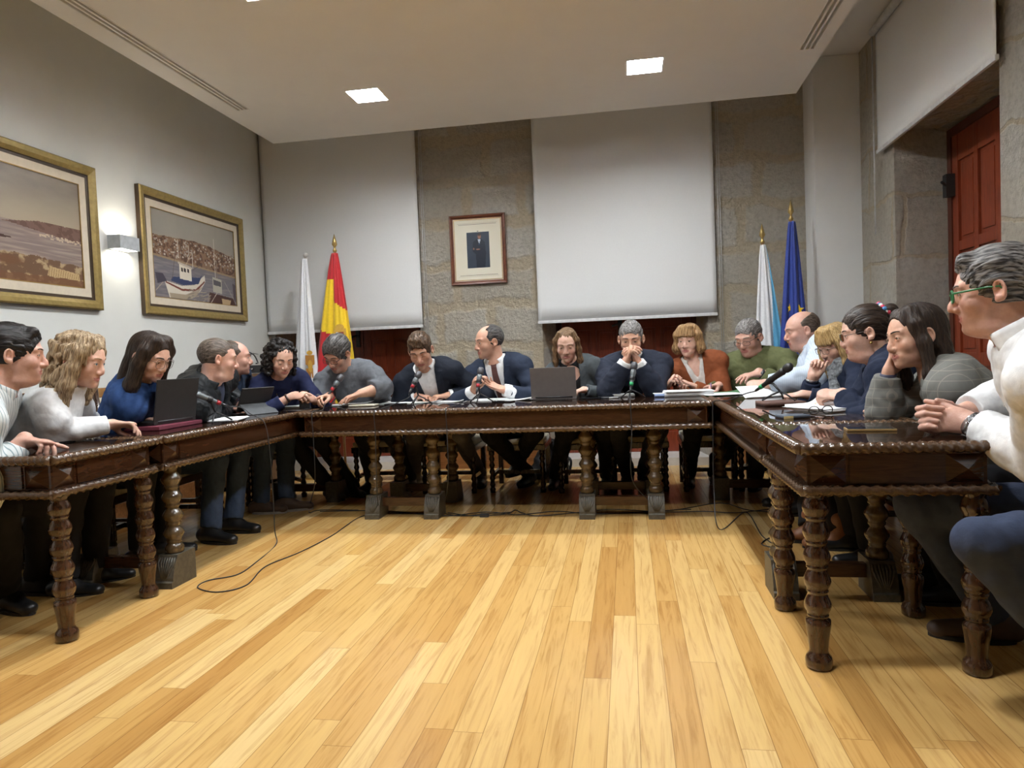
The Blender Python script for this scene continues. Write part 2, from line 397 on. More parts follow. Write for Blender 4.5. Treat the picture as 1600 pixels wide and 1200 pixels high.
        # mouth
        e((0, 0.072, -0.066), (0.034, 0.019, 0.022), 0.014); sm_ = 0.004*(s.smile+0.6)
        for zz, rr, w in ((-0.0615, 0.0036, 0.0255), (-0.0700, 0.0043, 0.0225)):
            for x in (1, -1): cn((x*w, 0.0835, zz-0.0012+sm_+(0.0025 if zz < -0.065 else -0.002)), (0, 0.0905, zz), rr*0.55, rr, 0.005)
        for x in (1, -1): cn((x*0.0275, 0.0845, -0.0657+sm_), (0, 0.0940, -0.0657), 0.0013, 0.0017, 0.003, 's')
        e((0, 0.098, -0.083), (0.016, 0.006, 0.006), 0.008, 's')
        # neck
        nr = 0.054 if not fm else 0.046
        g.cone(s.hp(0, -0.03, -0.045), s.NB+s.a*-0.01, nr*q*(1+ft*2), (nr+0.006)*s.sc*(1+ft*2), 0.02)
        g.cone(s.NB, s.NB-s.a*0.05*s.sc, (nr+0.008)*s.sc, 0.075*s.sc, 0.03)
    def make_body(s, skin, eye=(0.12, 0.07, 0.04), open_=0.7, label=None, group=None, browc=None, brow=0.0034, beard=0.0, blush=0.35, gaze=None, name='person'):
        pts = [s.Hc+A(0, 0, 0.17)*s.hs, s.Hc-A(0.16, 0.16, 0.17)*s.hs, s.Hc+A(0.16, 0.16, 0)*s.hs, s.hips-A(0.2, 0.2, 0.15)*s.sc, s.hips+A(0.2, 0.2, 0)*s.sc]
        for ar in s.arms:
            for kx in 'SEW': pts += [ar[kx]-0.09*s.sc, ar[kx]+0.09*s.sc]
            pts += [ar['W']+ar['d']*0.2*s.sc-0.06, ar['W']+ar['d']*0.2*s.sc+0.06]
        P = np.array(pts); s.lo, s.hi = P.min(0)-0.02, P.max(0)+0.02
        g = Grid(s.lo, s.hi, s.h); s.torso(g, -0.006); s.head(g)
        for ar in s.arms:
            s.arm(g, ar, -0.003)
        # arms may pass close to the head: hands last, small blends
        for ar in s.arms:
            if ar['show']: s.hand(g, ar)
        s.g = g
        for x in (1, -1):
            if open_ > 0: g.ell(s.hp(x*0.0315, 0.0925, 0.003), A(0.0135, 0.010, 0.0062*open_)*s.hs, s.HF, 0.003, 's')
        V, F = g.mesh()
        o = mesh_obj(name, V, F, skin); s.o = o
        h = s.hl(V); ins = (np.abs(h) < 0.14).all(1)
        t = np.zeros((len(V), 4), np.float32); t[:, 3] = 1
        sm = lambda e0, e1, x: np.clip((x-e0)/(e1-e0), 0, 1)
        lz = np.abs(h[:, 2]+0.0662); t[:, 0] = ins*(h[:, 1] > 0.082)*sm(0.0125, 0.0095, lz+np.abs(h[:, 0])*0.18)*sm(0.029, 0.023, np.abs(h[:, 0]))*0.8
        b_ = sm(-0.025, -0.045, h[:, 2]+np.abs(h[:, 0])*-0.25)*sm(-0.02, 0.02, h[:, 1])*sm(-0.125, -0.1, h[:, 2]); t[:, 1] = ins*b_*beard*(1-t[:, 0])
        ck = np.exp(-(((np.abs(h[:, 0])-0.042)/0.02)**2+((h[:, 2]+0.028)/0.02)**2))*(h[:, 1] > 0.02); ns = np.exp(-((h[:, 0]/0.013)**2+((h[:, 2]+0.033)/0.014)**2))*(h[:, 1] > 0.08); er = (np.abs(h[:, 0]) > 0.074)*(np.abs(h[:, 2]+0.004) < 0.034)*0.4
        t[:, 2] = ins*np.clip(ck+ns+er, 0, 1)*blush
        at = o.data.attributes.new('tint', 'FLOAT_COLOR', 'POINT'); at.data.foreach_set('color', t.ravel())
        tag(o, label, 'person', group)
        # eyes
        gz = s.HF[1] if gaze is None else nrm(gaze)
        mw, mi_ = M('eye_white', (0.75, 0.72, 0.68), 0.25, 0.03), simple('iris', eye, 0.2, 0.2)
        bm_ = browc or M('brow_dark', (0.03, 0.02, 0.015), 0.8)
        for x in (1, -1):
            if open_ > 0:
                mb = MB(); mb.sphere((0, 0, 0), 1, 20); c = s.hp(x*0.0315, 0.0765, 0.004); Rz = frame_from(gz, s.HF[2])
                V_ = np.array(mb.V); rot = np.stack([Rz[0], Rz[2], Rz[1]]); Vw = c+(V_ @ rot)*0.0131*s.hs
                fm = [1 if np.mean([V_[i][2] for i in f]) > 0.84 else 0 for f in mb.F]
                mesh_obj('eye', Vw, mb.F, [mw, mi_], o, fm)
            # lash line and brow lie on the face
            mb = MB(); pp = []
            zo = 0.0035+0.0055*open_ if open_ > 0 else -0.006
            for u in np.linspace(-1, 1, 7):
                p = g.hit(s.hp(x*(0.0315+0.0135*u), 0.13, zo-0.004*abs(u)**2), -s.HF[1])
                if p is not None: pp.append(p)
            if len(pp) > 3: mb.tube(pp, 0.0013*s.hs, 6); mb.build('eyelash', M('lash', (0.02, 0.014, 0.012), 0.7), o)
            mb = MB(); pp = []
            for u in np.linspace(0, 1, 7):
                p = g.hit(s.hp(x*(0.013+0.036*u), 0.14, 0.0262+0.004*math.sin(u*2.6)-0.001*u), -s.HF[1])
                if p is not None: pp.append(p)
            if len(pp) > 3: mb.tube(pp, [brow*s.hs*(1-0.55*abs(i/(len(pp)-1)*1.1-0.35)) for i in range(len(pp))], 6); mb.build('eyebrow', bm_, o)
        return o
    # -- clothes
    def grid(s, h): return Grid(s.lo-0.03, s.hi+0.03, h)
    def top(s, name, mat, inf=0.012, cuff=0.0, neck='crew', nk=0.012, fold=1.0, seed=0, h=None, open_=None, arminf=None, cuffinf=None, slack=0.008, hem=0.0, label=None, vd=0.70):
        """a garment: the torso and arm masses grown outwards, cut at neck, cuffs and hem"""
        c = s.sc; g = s.grid(h or s.h*1.25); s.torso(g, inf); ai = inf if arminf is None else arminf
        if neck == 'turtle':
            fa = s.nt-s.NB; g.cone(s.NB-s.a*0.02, s.NB+fa*0.62, 0.062*c+nk*0.4, 0.055*c+nk*0.4, 0.02, clip=[(s.NB+fa*0.55, fa)])
            g.cone(s.NB+fa*0.05, s.NB+fa*0.40, 0.064*c+nk*0.8, 0.062*c+nk*0.8, 0.006, clip=[(s.NB+fa*0.5, fa)])
        s.gt = Grid(g.lo, g.lo+g.h, g.h); s.gt.n = g.n; s.gt.a = g.a.copy(); s.gt.ax = g.ax
        # the neck passes through the opening
        nr = (0.054 if s.sex == 'm' else 0.046)*c
        if neck != 'turtle': g.cone(s.NB-s.a*0.015*c, s.NB+s.a*0.15*c, nr+nk, nr+nk+0.01, 0.006, 's')
        if neck == 'v': g.cone(s.tp(0, 0.13, vd), s.NB+s.f*0.06*c, 0.010, 0.045*c, 0.006, 's')
        if neck == 'scoop': g.ell(s.tp(0, 0.1, 0.93), A(0.07, 0.07, 0.06)*c, s.TF, 0.008, 's')
        if neck == 'turtle': g.cone(s.NB+(s.nt-s.NB)*0.3, s.nt, nr*0.95, nr*0.95, 0.004, 's')
        if open_:
            w0, w1, u0, u1 = open_  # from height w0 (half width u0) to w1 (half width u1)
            o_, r_, f_, a_ = s.hips, s.r, s.f, s.a
            def cut(X, Y, Z):
                X, Y, Z = X-o_[0], Y-o_[1], Z-o_[2]
                u = (X*r_[0]+Y*r_[1]+Z*r_[2])/c; v = (X*f_[0]+Y*f_[1]+Z*f_[2])/c; w = (X*a_[0]+Y*a_[1]+Z*a_[2])/s.Lt
                return np.maximum(np.maximum(np.abs(u)-(u0+(u1-u0)*np.clip((w-w0)/(w1-w0), 0, 1.3)), -v), w0-w)
            g.field(cut, g.lo, g.lo+g.h*(g.n-1), 0.004, 's')
        for ar in s.arms: s.arm(g, ar, ai, (ai*0.8 if cuffinf is None else cuffinf), cuff, slack=slack)
        if fold:
            f1 = waves(seed, 0.0038*fold*c, 19, 5); f2 = waves(seed+50, 0.0030*fold*c, 30, 5); f3 = waves(seed+80, 0.0011*fold*c, 75, 4, sharp=True)
            g.rough(lambda X, Y, Z: f1(X, Y, Z)*0.6-np.abs(f2(X, Y, Z))+f3(X, Y, Z)*0.35, 0.03)
        V, F = g.mesh()
        return tag(mesh_obj(name, V, F, mat, s.o), label)
    def surf(s, u, w, g=None, off=0.003):
        g = g or s.gt; p = g.hit(s.tp(u, 0.45, w), -s.f, 0.6)
        return (p if p is not None else s.tp(u, 0.075, w))+s.f*off
    def ribbon(s, name, mat, A_, B_, th=0.003, label=None):
        """a folded strip of cloth between two edge lines"""
        n = len(A_); A_ = np.array(A_); B_ = np.array(B_); V = []; F = []
        for i in range(n):
            q = nrm(s.f); V += [A_[i]+q*th, B_[i]+q*th, B_[i]-q*th*0.5, A_[i]-q*th*0.5]
        for i in range(n-1):
            b = i*4
            for k in range(4): F.append((b+k, b+(k+1) % 4, b+4+(k+1) % 4, b+4+k))
        F += [(0, 3, 2, 1), (4*n-4, 4*n-3, 4*n-2, 4*n-1)]
        o = mesh_obj(name, V, F, mat, s.o, smooth=False); return tag(o, label)
    def lapels(s, mat, w0=0.36, w1=1.0, u1=0.072, wid=0.05, g=None):
        for x in (1, -1):
            ws = np.linspace(w0, w1, 9); a = []; b = []
            for w in ws:
                t = (w-w0)/(w1-w0); u = x*u1*t; a.append(s.surf(u, w, g or s.gt, 0.004)); wd = wid*math.sin(min(1, t*1.25+0.03)*math.pi*0.62)
                b.append(s.surf(u+x*wd, w-0.01, g or s.gt, 0.005))
            s.ribbon('lapel', mat, a, b)
    def collar(s, mat, ht=0.038, r=0.066, gap=0.35, flare=0.02, drop=0.02, name='collar', base=0.0, label=None):
        c = s.sc; up = nrm(s.nt-s.NB+s.a*0.03); f = nrm(s.f-up*(s.f @ up)); rr = np.cross(f, up); n = 30; V = []; F = []; m = 6
        for i in range(n+1):
            fr = (i/n-0.5)*2; k = abs(fr); gp = (gap, gap, gap, gap+0.10*k, gap+0.22*k**3, gap+0.30*k**3)
            zz = (base-0.012*k**2, ht-0.012*k**3, ht+0.003-0.012*k**3, ht-0.006-0.014*k**2, ht*0.35-0.02*k**2, -drop-0.03*k**4); R_ = (r*1.03, r, r+0.004, r+flare*0.45, r+flare*0.8, r+flare*1.15+0.012*k**3)
            for j in range(m):
                a = math.pi/2+(math.pi+(math.pi-gp[j])*fr)
                V.append(s.NB+c*(up*zz[j]+R_[j]*(rr*math.cos(a)+f*math.sin(a)*1.04)))
        for i in range(n):
            for j in range(m-1): b = i*m+j; F.append((b, b+m, b+m+1, b+1))
        o = mesh_obj(name, V, F, mat, s.o); md = o.modifiers.new('thick', 'SOLIDIFY'); md.thickness = 0.003; md.offset = 0
        return tag(o, label)
    def tie(s, mat, w0=0.28, w1=1.07, label='necktie'):
        ws = np.linspace(w1, w0, 14); a = []; b = []
        for i, w in enumerate(ws):
            t = i/13; hw = 0.017+0.022*t
            if i == 0: hw = 0.024
            of = 0.016 if i == 0 else 0.010; a.append(s.surf(-hw, w, None, of)); b.append(s.surf(hw, w, None, of))
        o = s.ribbon('necktie', mat, a, b, 0.005, label); return o
    def trousers(s, mat, h=0.008, flare=0.0, seed=3, name='trousers', fold=1.0, label=None):
        c = s.sc; P = np.array([s.hips-0.24*c, s.hips+0.24*c]+[p for l in s.legs for p in (l[1]-0.14*c, l[1]+0.14*c, l[2]-0.14*c, l[2]+0.14*c)])
        g = Grid(P.min(0), P.max(0), h); b = s.build
        g.ell(s.tp(0, -0.01, 0.0), A(0.178*b, 0.14, 0.125)*c, s.TF, 0.03)
        for J, K, An, toe in s.legs:
            sd = nrm(An-K); g.cone(J, K, 0.09*c*b, 0.067*c, 0.025); m = K+(An-K)*0.35; cl = [(An-sd*0.0, sd)]
            g.cone(K, m, 0.066*c, 0.060*c, 0.02, clip=cl); g.cone(m, An+sd*0.05, 0.060*c, 0.050*c+flare, 0.02, clip=cl)
        f1 = waves(seed, 0.0036*fold, 20, 5); f2 = waves(seed+9, 0.0018*fold, 40, 5); g.rough(lambda X, Y, Z: f1(X, Y, Z)+f2(X, Y, Z), 0.03)
        V, F = g.mesh(); return tag(mesh_obj(name, V, F, mat, s.o), label)
    def shoes(s, mat, sole, h=0.005, boot=0.0, ln=1.0, label=None):
        c = s.sc*(1.0 if s.sex == 'm' else 0.9)
        for J, K, An, toe in s.legs:
            z0 = An[2]-0.085*s.sc; B = A(An[0], An[1], z0); lo, hi = B-0.3*c, B+0.3*c; lo[2] = z0-0.01; hi[2] = z0+0.16*c+boot; g = Grid(lo, hi, h)
            sd = np.cross(toe, A(0, 0, 1)); u = A(0, 0, 1); cl = [(B, -u)]
            g.cone(B-toe*0.055*c+u*0.045*c, B+toe*0.03*c+u*0.05*c, 0.040*c, 0.042*c, 0.02, clip=cl); g.cone(B+toe*0.03*c+u*0.04*c, B+toe*0.15*c*ln+u*0.028*c, 0.042*c, 0.036*c, 0.025, clip=cl, sq=(u, 0.8))
            g.cone(B-toe*0.015*c+u*0.05*c, An+u*(0.01+boot), 0.042*c, 0.042*c, 0.02)
            V, F = g.mesh(); o = tag(mesh_obj('shoe', V, F, mat, s.o), label)
            mb = MB(); n = 24; pts = []
            for i in range(n):
                a = 2*math.pi*i/n; x = math.cos(a); y = math.sin(a); L_ = 0.148*c*ln if x > 0 else 0.105*c
                pts.append(B+toe*(0.035*c+x*L_)+sd*y*0.046*c*(1+0.06*x))
            V = [p+u*0.0 for p in pts]+[p+u*0.016*c for p in pts]
            mb.add(V, [(i, (i+1) % n, n+(i+1) % n, n+i) for i in range(n)]+[tuple(range(n-1, -1, -1)), tuple(range(n, 2*n))]); mb.build('sole', sole, o)
    # -- hair
    def hair(s, style, mat, vol=0.012, seed=1, h=None, **kw):
        q = s.hs; lo = s.Hc-0.2*q; hi = s.Hc+0.2*q; ln = kw.get('ln', 0.0)
        lo = lo.copy(); lo[2] -= ln*q+0.02; g = Grid(lo, hi, h or s.h*0.85); F3 = s.HF
        e = lambda c, r, k=0.012, op='u', clip=None: g.ell(s.hp(*c), np.asarray(r)*q, F3, k*q, op, clip)
        cn = lambda a, b, ra, rb, k=0.012, op='u', **w: g.cone(s.hp(*a), s.hp(*b), ra*q, rb*q, k*q, op, **w)
        nd = lambda v: v[0]*F3[0]+v[1]*F3[1]+v[2]*F3[2]
        rr = random.Random(seed); hl = kw.get('hl', 0.0); late = []; lt = lambda *a_: late.append(a_)
        nape = [(s.hp(0, 0.025, -0.028), nd((0, 0.50, -1)))]
        shell = (0.0755+vol*0.6, 0.099+vol*0.9, 0.086+vol)
        if style in ('short', 'receding', 'bald', 'slick'):
            e((0, -0.016, 0.037), shell, clip=nape)
            if style == 'short' and kw.get('fringe'):
                for i in range(7): x = -0.05+0.016*i; cn((x*0.6+0.01, 0.062, 0.108), (x*1.05, 0.094-abs(x)*0.4, kw['fringe']+0.012*abs(i-2)), 0.018, 0.007, 0.010)
            if style == 'short' and kw.get('quiff'): cn((-0.035, 0.064, 0.096), (0.035, 0.064, 0.096), 0.018, 0.018, 0.02)
            if style != 'bald': lt((0, 0.112, -0.022+hl), (0.082, 0.072, 0.094), 0.006, 's') if not kw.get('fringe') else e((0, 0.112, -0.022+hl), (0.082, 0.072, 0.094), 0.012, 's')
            if style == 'receding':
                e((0, 0.06, 0.115), (0.05, 0.075, 0.05), 0.012, 's')
                for x in (1, -1): e((x*0.05, 0.075, 0.075), (0.035, 0.05, 0.035), 0.012, 's')
            if style == 'bald': e((0, 0.055, 0.10), (0.078, 0.13, 0.085), 0.012, 's'); e((0, 0.10, 0.0), (0.09, 0.085, 0.1), 0.012, 's')
            for x in (1, -1): e((x*0.085, 0.0, -0.006), (0.02, 0.022, 0.036), 0.006, 's')
            if style == 'slick':
                e((0, -0.118, kw.get('bz', 0.055)), (0.04, 0.034, 0.038), 0.015)
        elif style in ('long', 'bob', 'wavy'):
            e((0, -0.018, 0.037), shell)
            ff = kw.get('front', 0.0)
            (e if kw.get('bangs') else lt)((0, 0.118, -0.022+hl), (0.078-ff, 0.078, 0.095), 0.008, 's'); e((0, 0.06, -0.115), (0.062, 0.1, 0.075), 0.012, 's')
            dl = 0.085+ln; wd = kw.get('wd', 0.0)
            for x in (1, -1):
                fx = kw.get('fwd', 0.0) if x == kw.get('fs', x) else 0
                p = [(x*0.045, 0.030, 0.098), (x*0.078, 0.030, 0.045), (x*(0.088+wd), 0.018, -0.03), (x*(0.092+wd), 0.016+fx*0.5, -0.04-dl*0.5), (x*(0.085+wd), 0.018+fx, -0.05-dl)]
                q_ = kw.get('lk', 1.0); r_ = ((0.020+vol)*q_, (0.019+vol)*q_, (0.020+vol)*q_, (0.022+vol)*q_, (0.012+vol*0.5)*q_)
                for i in range(4): cn(p[i], p[i+1], r_[i], r_[i+1], 0.02)
            e((0, -0.070, -0.02-dl*0.4), (0.085+wd, 0.045, 0.075+dl*0.55), 0.03)
            if kw.get('bangs'):
                for i in range(7):
                    x = -0.045+0.015*i; cn((x*0.7, 0.066, 0.100), (x*1.15, 0.094-abs(x)*0.35, kw['bangs']), 0.02, 0.010, 0.012)
            if style == 'wavy':
                for i in range(150):
                    x = rr.choice((1, -1)); t = rr.random(); z = 0.11-t*(0.20+ln); y = rr.uniform(-0.09, 0.045 if z > 0.03 else 0.03); w_ = 0.086+wd if z < 0.03 else math.sqrt(max(0.0, 1-((z-0.03)/0.095)**2))*0.09
                    cn((x*w_*rr.uniform(0.75, 1.03), y, z), (x*w_*rr.uniform(0.8, 1.1), y+rr.uniform(-0.02, 0.02), z-rr.uniform(0.02, 0.05)), 0.012, 0.007, 0.006)
        elif style == 'curly':
            e((0, -0.018, 0.037), (shell[0], shell[1], shell[2])); e((0, 0.118, -0.026+hl), (0.078, 0.078, 0.10), 0.012, 's')
            for i in range(kw.get('n', 230)):
                v = nrm(A(rr.gauss(0, 1), rr.gauss(-0.35, 1), rr.gauss(0.1, 1)))
                p = A(0, -0.022, 0.02)+v*A(0.092+vol, 0.108+vol, 0.103+vol)*rr.uniform(0.88, 1.08)
                if p[1] > 0.055 and p[2] < 0.075: continue
                if p[1] > 0.045 and p[2] < 0.105 and abs(p[0]) < 0.055: continue
                if p[1] > 0.02 and p[2] < 0.02 and abs(p[0]) < 0.07: continue
                if p[2] < -0.02: p[0] *= 1.1
                r0 = rr.uniform(0.011, 0.019); g.ell(s.hp(*p), A(r0, r0, r0)*q, F3, 0.004)
            for i in range(kw.get('n', 230)//3):
                x = rr.choice((1, -1)); p = (x*rr.uniform(0.06, 0.1), rr.uniform(-0.09, 0.03), rr.uniform(-0.1-ln, 0.0)); r0 = rr.uniform(0.012, 0.02); g.ell(s.hp(*p), A(r0, r0, r0)*q, F3, 0.004)
            e((0, -0.065, -0.04), (0.085, 0.05, 0.075), 0.02)
        am = kw.get('rough', 0.003); fr = kw.get('freq', 120); Fz = s.HF
        fw = waves(seed+5, am*q, fr, 6, sharp=True)
        def flow(X, Y, Z):  # strands run from crown to tips
            X, Y, Z = X-s.Hc[0], Y-s.Hc[1], Z-s.Hc[2]; x = X*Fz[0, 0]+Y*Fz[0, 1]+Z*Fz[0, 2]; y = X*Fz[1, 0]+Y*Fz[1, 1]+Z*Fz[1, 2]; z = X*Fz[2, 0]+Y*Fz[2, 1]+Z*Fz[2, 2]
            if style in ('long', 'bob', 'wavy', 'curly'): al = z; c1 = np.arctan2(x, y+0.01)*0.09*q; c2 = np.sqrt(x*x+y*y)*0.3
            else: al = y-z*0.5; c1 = np.arctan2(x, z+0.06*q)*0.09*q; c2 = np.sqrt(x*x+z*z)*0.3
            return c1, c2, al
        def rg(X, Y, Z):
            a, b, c = flow(X, Y, Z); return fw(a, b, c*(0.12 if style != 'curly' else 0.8))
        g.rough(rg, 0.02)
        for a_ in late: e(*a_)
        V, F = g.mesh()
        if len(V) == 0: return None
        o = mesh_obj('hair', V, F, mat, s.o); fl = np.stack(flow(V[:, 0], V[:, 1], V[:, 2]), 1).astype(np.float32)
        if style == 'curly': fl = V.astype(np.float32)*A(0.5, 0.5, 3).astype(np.float32)
        at = o.data.attributes.new('flow', 'FLOAT_VECTOR', 'POINT'); at.data.foreach_set('vector', np.ascontiguousarray(fl).ravel()); s.gh = g
        return o
    # -- worn things
    def glasses(s, mat, lens=None, r=0.0016, w=0.025, hgt=0.018, low=0.0, y=0.106, label=None, rim_top_only=False):
        mb = MB(); q = s.hs; ring = {}
        for x in (1, -1):
            pts = []
            for i in range(24):
                a = 2*math.pi*i/24; ca, sa = math.cos(a), math.sin(a); px = x*0.0325+w*np.sign(ca)*abs(ca)**0.6; pz = 0.0+low+hgt*np.sign(sa)*abs(sa)**0.6
                pts.append(s.hp(px, y-0.12*abs(px)**1.0*abs(px)/0.06, pz))
            mb.tube(pts, r*q, 6, closed=True); ring[x] = pts
            e_ = x*(0.0325+w); mb.tube([s.hp(e_, y-0.12*abs(e_)*abs(e_)/0.06, 0.008+low*0.5), s.hp(x*0.079, 0.02, 0.010), s.hp(x*0.081, -0.01, 0.008), s.hp(x*0.079, -0.028, -0.012)], r*q*1.1, 6)
        b_ = 0.0325-w; mb.tube([s.hp(b_, y, 0.004+low), s.hp(0, y+0.003, 0.007+low), s.hp(-b_, y, 0.004+low)], r*q, 6)
        o = mb.build('eyeglasses', mat, s.o); tag(o, label)
        if lens:
            for x in (1, -1):
                V = ring[x]; c = sum(V)/len(V); mesh_obj('lens', list(V)+[c], [(i, (i+1) % 24, 24) for i in range(24)], lens, o)
        return o
    def band(s, ar, mat, off=0.012, r=0.034, w=0.010, name='bracelet', parent=None, face=None):
        c = s.sc*(1.0 if s.sex == 'm' else 0.9); fd = nrm(ar['W']-ar['E']); p = ar['W']-fd*off*c; n, t = ar['n'], nrm(np.cross(fd, ar['n'])); n = np.cross(t, fd); mb = MB(); pts = [p+(t*math.cos(a)*r*1.05+n*math.sin(a)*r*0.85)*c for a in np.linspace(0, 2*math.pi, 24, endpoint=False)]
        V = []; F = []
        for q in pts:
            d = nrm(q-p); V += [q-fd*w*c, q+fd*w*c, q+d*0.003-fd*w*c, q+d*0.003+fd*w*c]
        for i in range(24):
            a = i*4; b = ((i+1) % 24)*4; F += [(a, b, b+1, a+1), (a+2, a+3, b+3, b+2), (a, a+2, b+2, b), (a+1, b+1, b+3, a+3)]
        o = mesh_obj(name, V, F, mat, s.o)
        if face is not None:
            d = nrm(face['dir']); cc = p+d*r*0.95*c; X = fd; Y = np.cross(d, X); mb = MB(); Mx = Matrix([[X[i], Y[i], d[i], cc[i]] for i in range(3)]+[[0, 0, 0, 1]]); R_ = face['r']*c
            mb.lathe([(R_, -0.002), (R_*1.05, 0.002), (R_*1.05, 0.008), (R_*0.9, 0.0105)], n=24, mi=0, M4=Mx); mb.lathe([(R_*0.88, 0.0102), (R_*0.86, 0.0112)], n=24, mi=1, M4=Mx)
            for k in range(12):
                a = k*math.pi/6; mb.box((R_*0.62, -0.0006, 0.0112), (R_*0.82, 0.0006, 0.0118), 2, Mx @ Matrix.Rotation(a, 4, 'Z'))
            for a, l in ((0.6, 0.6), (2.5, 0.45), (4.0, 0.5)): mb.box((0, -0.0006, 0.0112), (R_*l, 0.0006, 0.0119), 2, Mx @ Matrix.Rotation(a, 4, 'Z'))
            mb.build('watch_face', face['mats'], o)
        return o
# ------------------------------------------------------------------ the measured camera
FPX = 1092.0
_d1 = nrm(A(180, -50, FPX)); _d2 = A(6562, -220, -FPX); _d2 = nrm(_d2-_d1*(_d2 @ _d1)); _dz = np.cross(_d2, _d1); _dz = -_dz if _dz[1] > 0 else _dz
CR = np.stack([_d2, _d1, _dz]); CH = 1.09; CAM = A(0, 0, CH)
def ray(px, py): return CR @ A(px-800, py-600, FPX)
def at(px, py, x=None, y=None, z=None, d=None):
    """the point of the room seen at a pixel, on a plane of the room or at a depth"""
    r = ray(px, py); t = (z-CH)/r[2] if z is not None else y/r[1] if y is not None else x/r[0] if x is not None else d/FPX
    return CAM+t*r
cam = bpy.data.cameras.new('camera'); camo = bpy.data.objects.new('camera', cam); C.objects.link(camo)
rx, up_, bk = CR @ A(1, 0, 0), CR @ A(0, -1, 0), CR @ A(0, 0, -1)
camo.matrix_world = Matrix([[rx[i], up_[i], bk[i], CAM[i]] for i in range(3)]+[[0, 0, 0, 1]])
cam.sensor_width = 36; cam.lens = 36*FPX/1600; cam.clip_start = 0.05
bpy.context.scene.camera = camo

# ------------------------------------------------------------------ room materials
def floor_mat():
    m, nt, b = new_mat('floor_boards'); g = N(nt, 'ShaderNodeNewGeometry'); sp = N(nt, 'ShaderNodeSeparateXYZ'); L(nt, g.outputs['Position'], sp.inputs[0])
    def mth(op, a, b_=None, c=None):
        n = N(nt, 'ShaderNodeMath', operation=op)
        for i, v in enumerate((a, b_, c)):
            if v is None: continue
            if isinstance(v, (int, float)): n.inputs[i].default_value = v
            else: L(nt, v, n.inputs[i])
        return n.outputs[0]
    u = mth('DIVIDE', sp.outputs[0], 0.09); iu = mth('FLOOR', u); fu = mth('FRACT', u)
    w1 = N(nt, 'ShaderNodeTexWhiteNoise', noise_dimensions='1D'); L(nt, iu, w1.inputs['W'])
    v = mth('ADD', mth('DIVIDE', sp.outputs[1], 1.6), mth('MULTIPLY', w1.outputs['Value'], 7.3)); iv = mth('FLOOR', v); fv = mth('FRACT', v)
    cb = N(nt, 'ShaderNodeCombineXYZ'); L(nt, iu, cb.inputs[0]); L(nt, iv, cb.inputs[1])
    w2 = N(nt, 'ShaderNodeTexWhiteNoise', noise_dimensions='3D'); L(nt, cb.outputs[0], w2.inputs['Vector'])
    tone = ramp(nt, [(0.0, (0.47, 0.25, 0.072)), (0.2, (0.56, 0.325, 0.105)), (0.5, (0.605, 0.375, 0.132)), (0.8, (0.66, 0.435, 0.172)), (1.0, (0.71, 0.50, 0.225))]); L(nt, w2.outputs['Value'], tone.inputs[0])
    # grain: long noise, shifted per board
    cb2 = N(nt, 'ShaderNodeCombineXYZ'); L(nt, mth('MULTIPLY', sp.outputs[0], 26.0), cb2.inputs[0]); L(nt, mth('MULTIPLY', sp.outputs[1], 1.5), cb2.inputs[1]); L(nt, mth('MULTIPLY', w2.outputs['Value'], 40.0), cb2.inputs[2])
    nz = N(nt, 'ShaderNodeTexNoise', i_Scale=1.6, i_Detail=5.0, i_Roughness=0.6, i_Distortion=1.1); L(nt, cb2.outputs[0], nz.inputs['Vector'])
    gr = ramp(nt, [(0.28, (0.66, 0.56, 0.46)), (0.5, (0.97, 0.96, 0.94)), (0.75, (1.06, 1.06, 1.04))]); L(nt, nz.outputs['Fac'], gr.inputs[0])
    mx = N(nt, 'ShaderNodeMix', data_type='RGBA', blend_type='MULTIPLY'); mx.inputs['Factor'].default_value = 0.9; L(nt, tone.outputs[0], mx.inputs['A']); L(nt, gr.outputs[0], mx.inputs['B'])
    # joints
    ju = mth('MINIMUM', fu, mth('SUBTRACT', 1.0, fu)); jv = mth('MINIMUM', fv, mth('SUBTRACT', 1.0, fv))
    e = mth('MINIMUM', mth('MULTIPLY', ju, 0.09), mth('MULTIPLY', jv, 1.6)); jm = mth('LESS_THAN', e, 0.0011)
    m2 = N(nt, 'ShaderNodeMix', data_type='RGBA'); L(nt, mth('MULTIPLY', jm, 0.62), m2.inputs['Factor']); L(nt, mx.outputs['Result'], m2.inputs['A']); m2.inputs['B'].default_value = (0.16, 0.07, 0.022, 1)
    L(nt, m2.outputs['Result'], b.inputs['Base Color']); b.inputs['Roughness'].default_value = 0.24; b.inputs['Specular IOR Level'].default_value = 0.5
    n3 = N(nt, 'ShaderNodeTexNoise', i_Scale=3.0); L(nt, g.outputs['Position'], n3.inputs['Vector'])
    rr_ = N(nt, 'ShaderNodeMapRange'); rr_.inputs[3].default_value = 0.13; rr_.inputs[4].default_value = 0.27; L(nt, n3.outputs['Fac'], rr_.inputs[0]); L(nt, rr_.outputs[0], b.inputs['Roughness'])
    bp = N(nt, 'ShaderNodeBump', i_Strength=0.25, i_Distance=0.002); L(nt, mth('SUBTRACT', 1.0, jm), bp.inputs['Height']); L(nt, bp.outputs[0], b.inputs['Normal'])
    return m
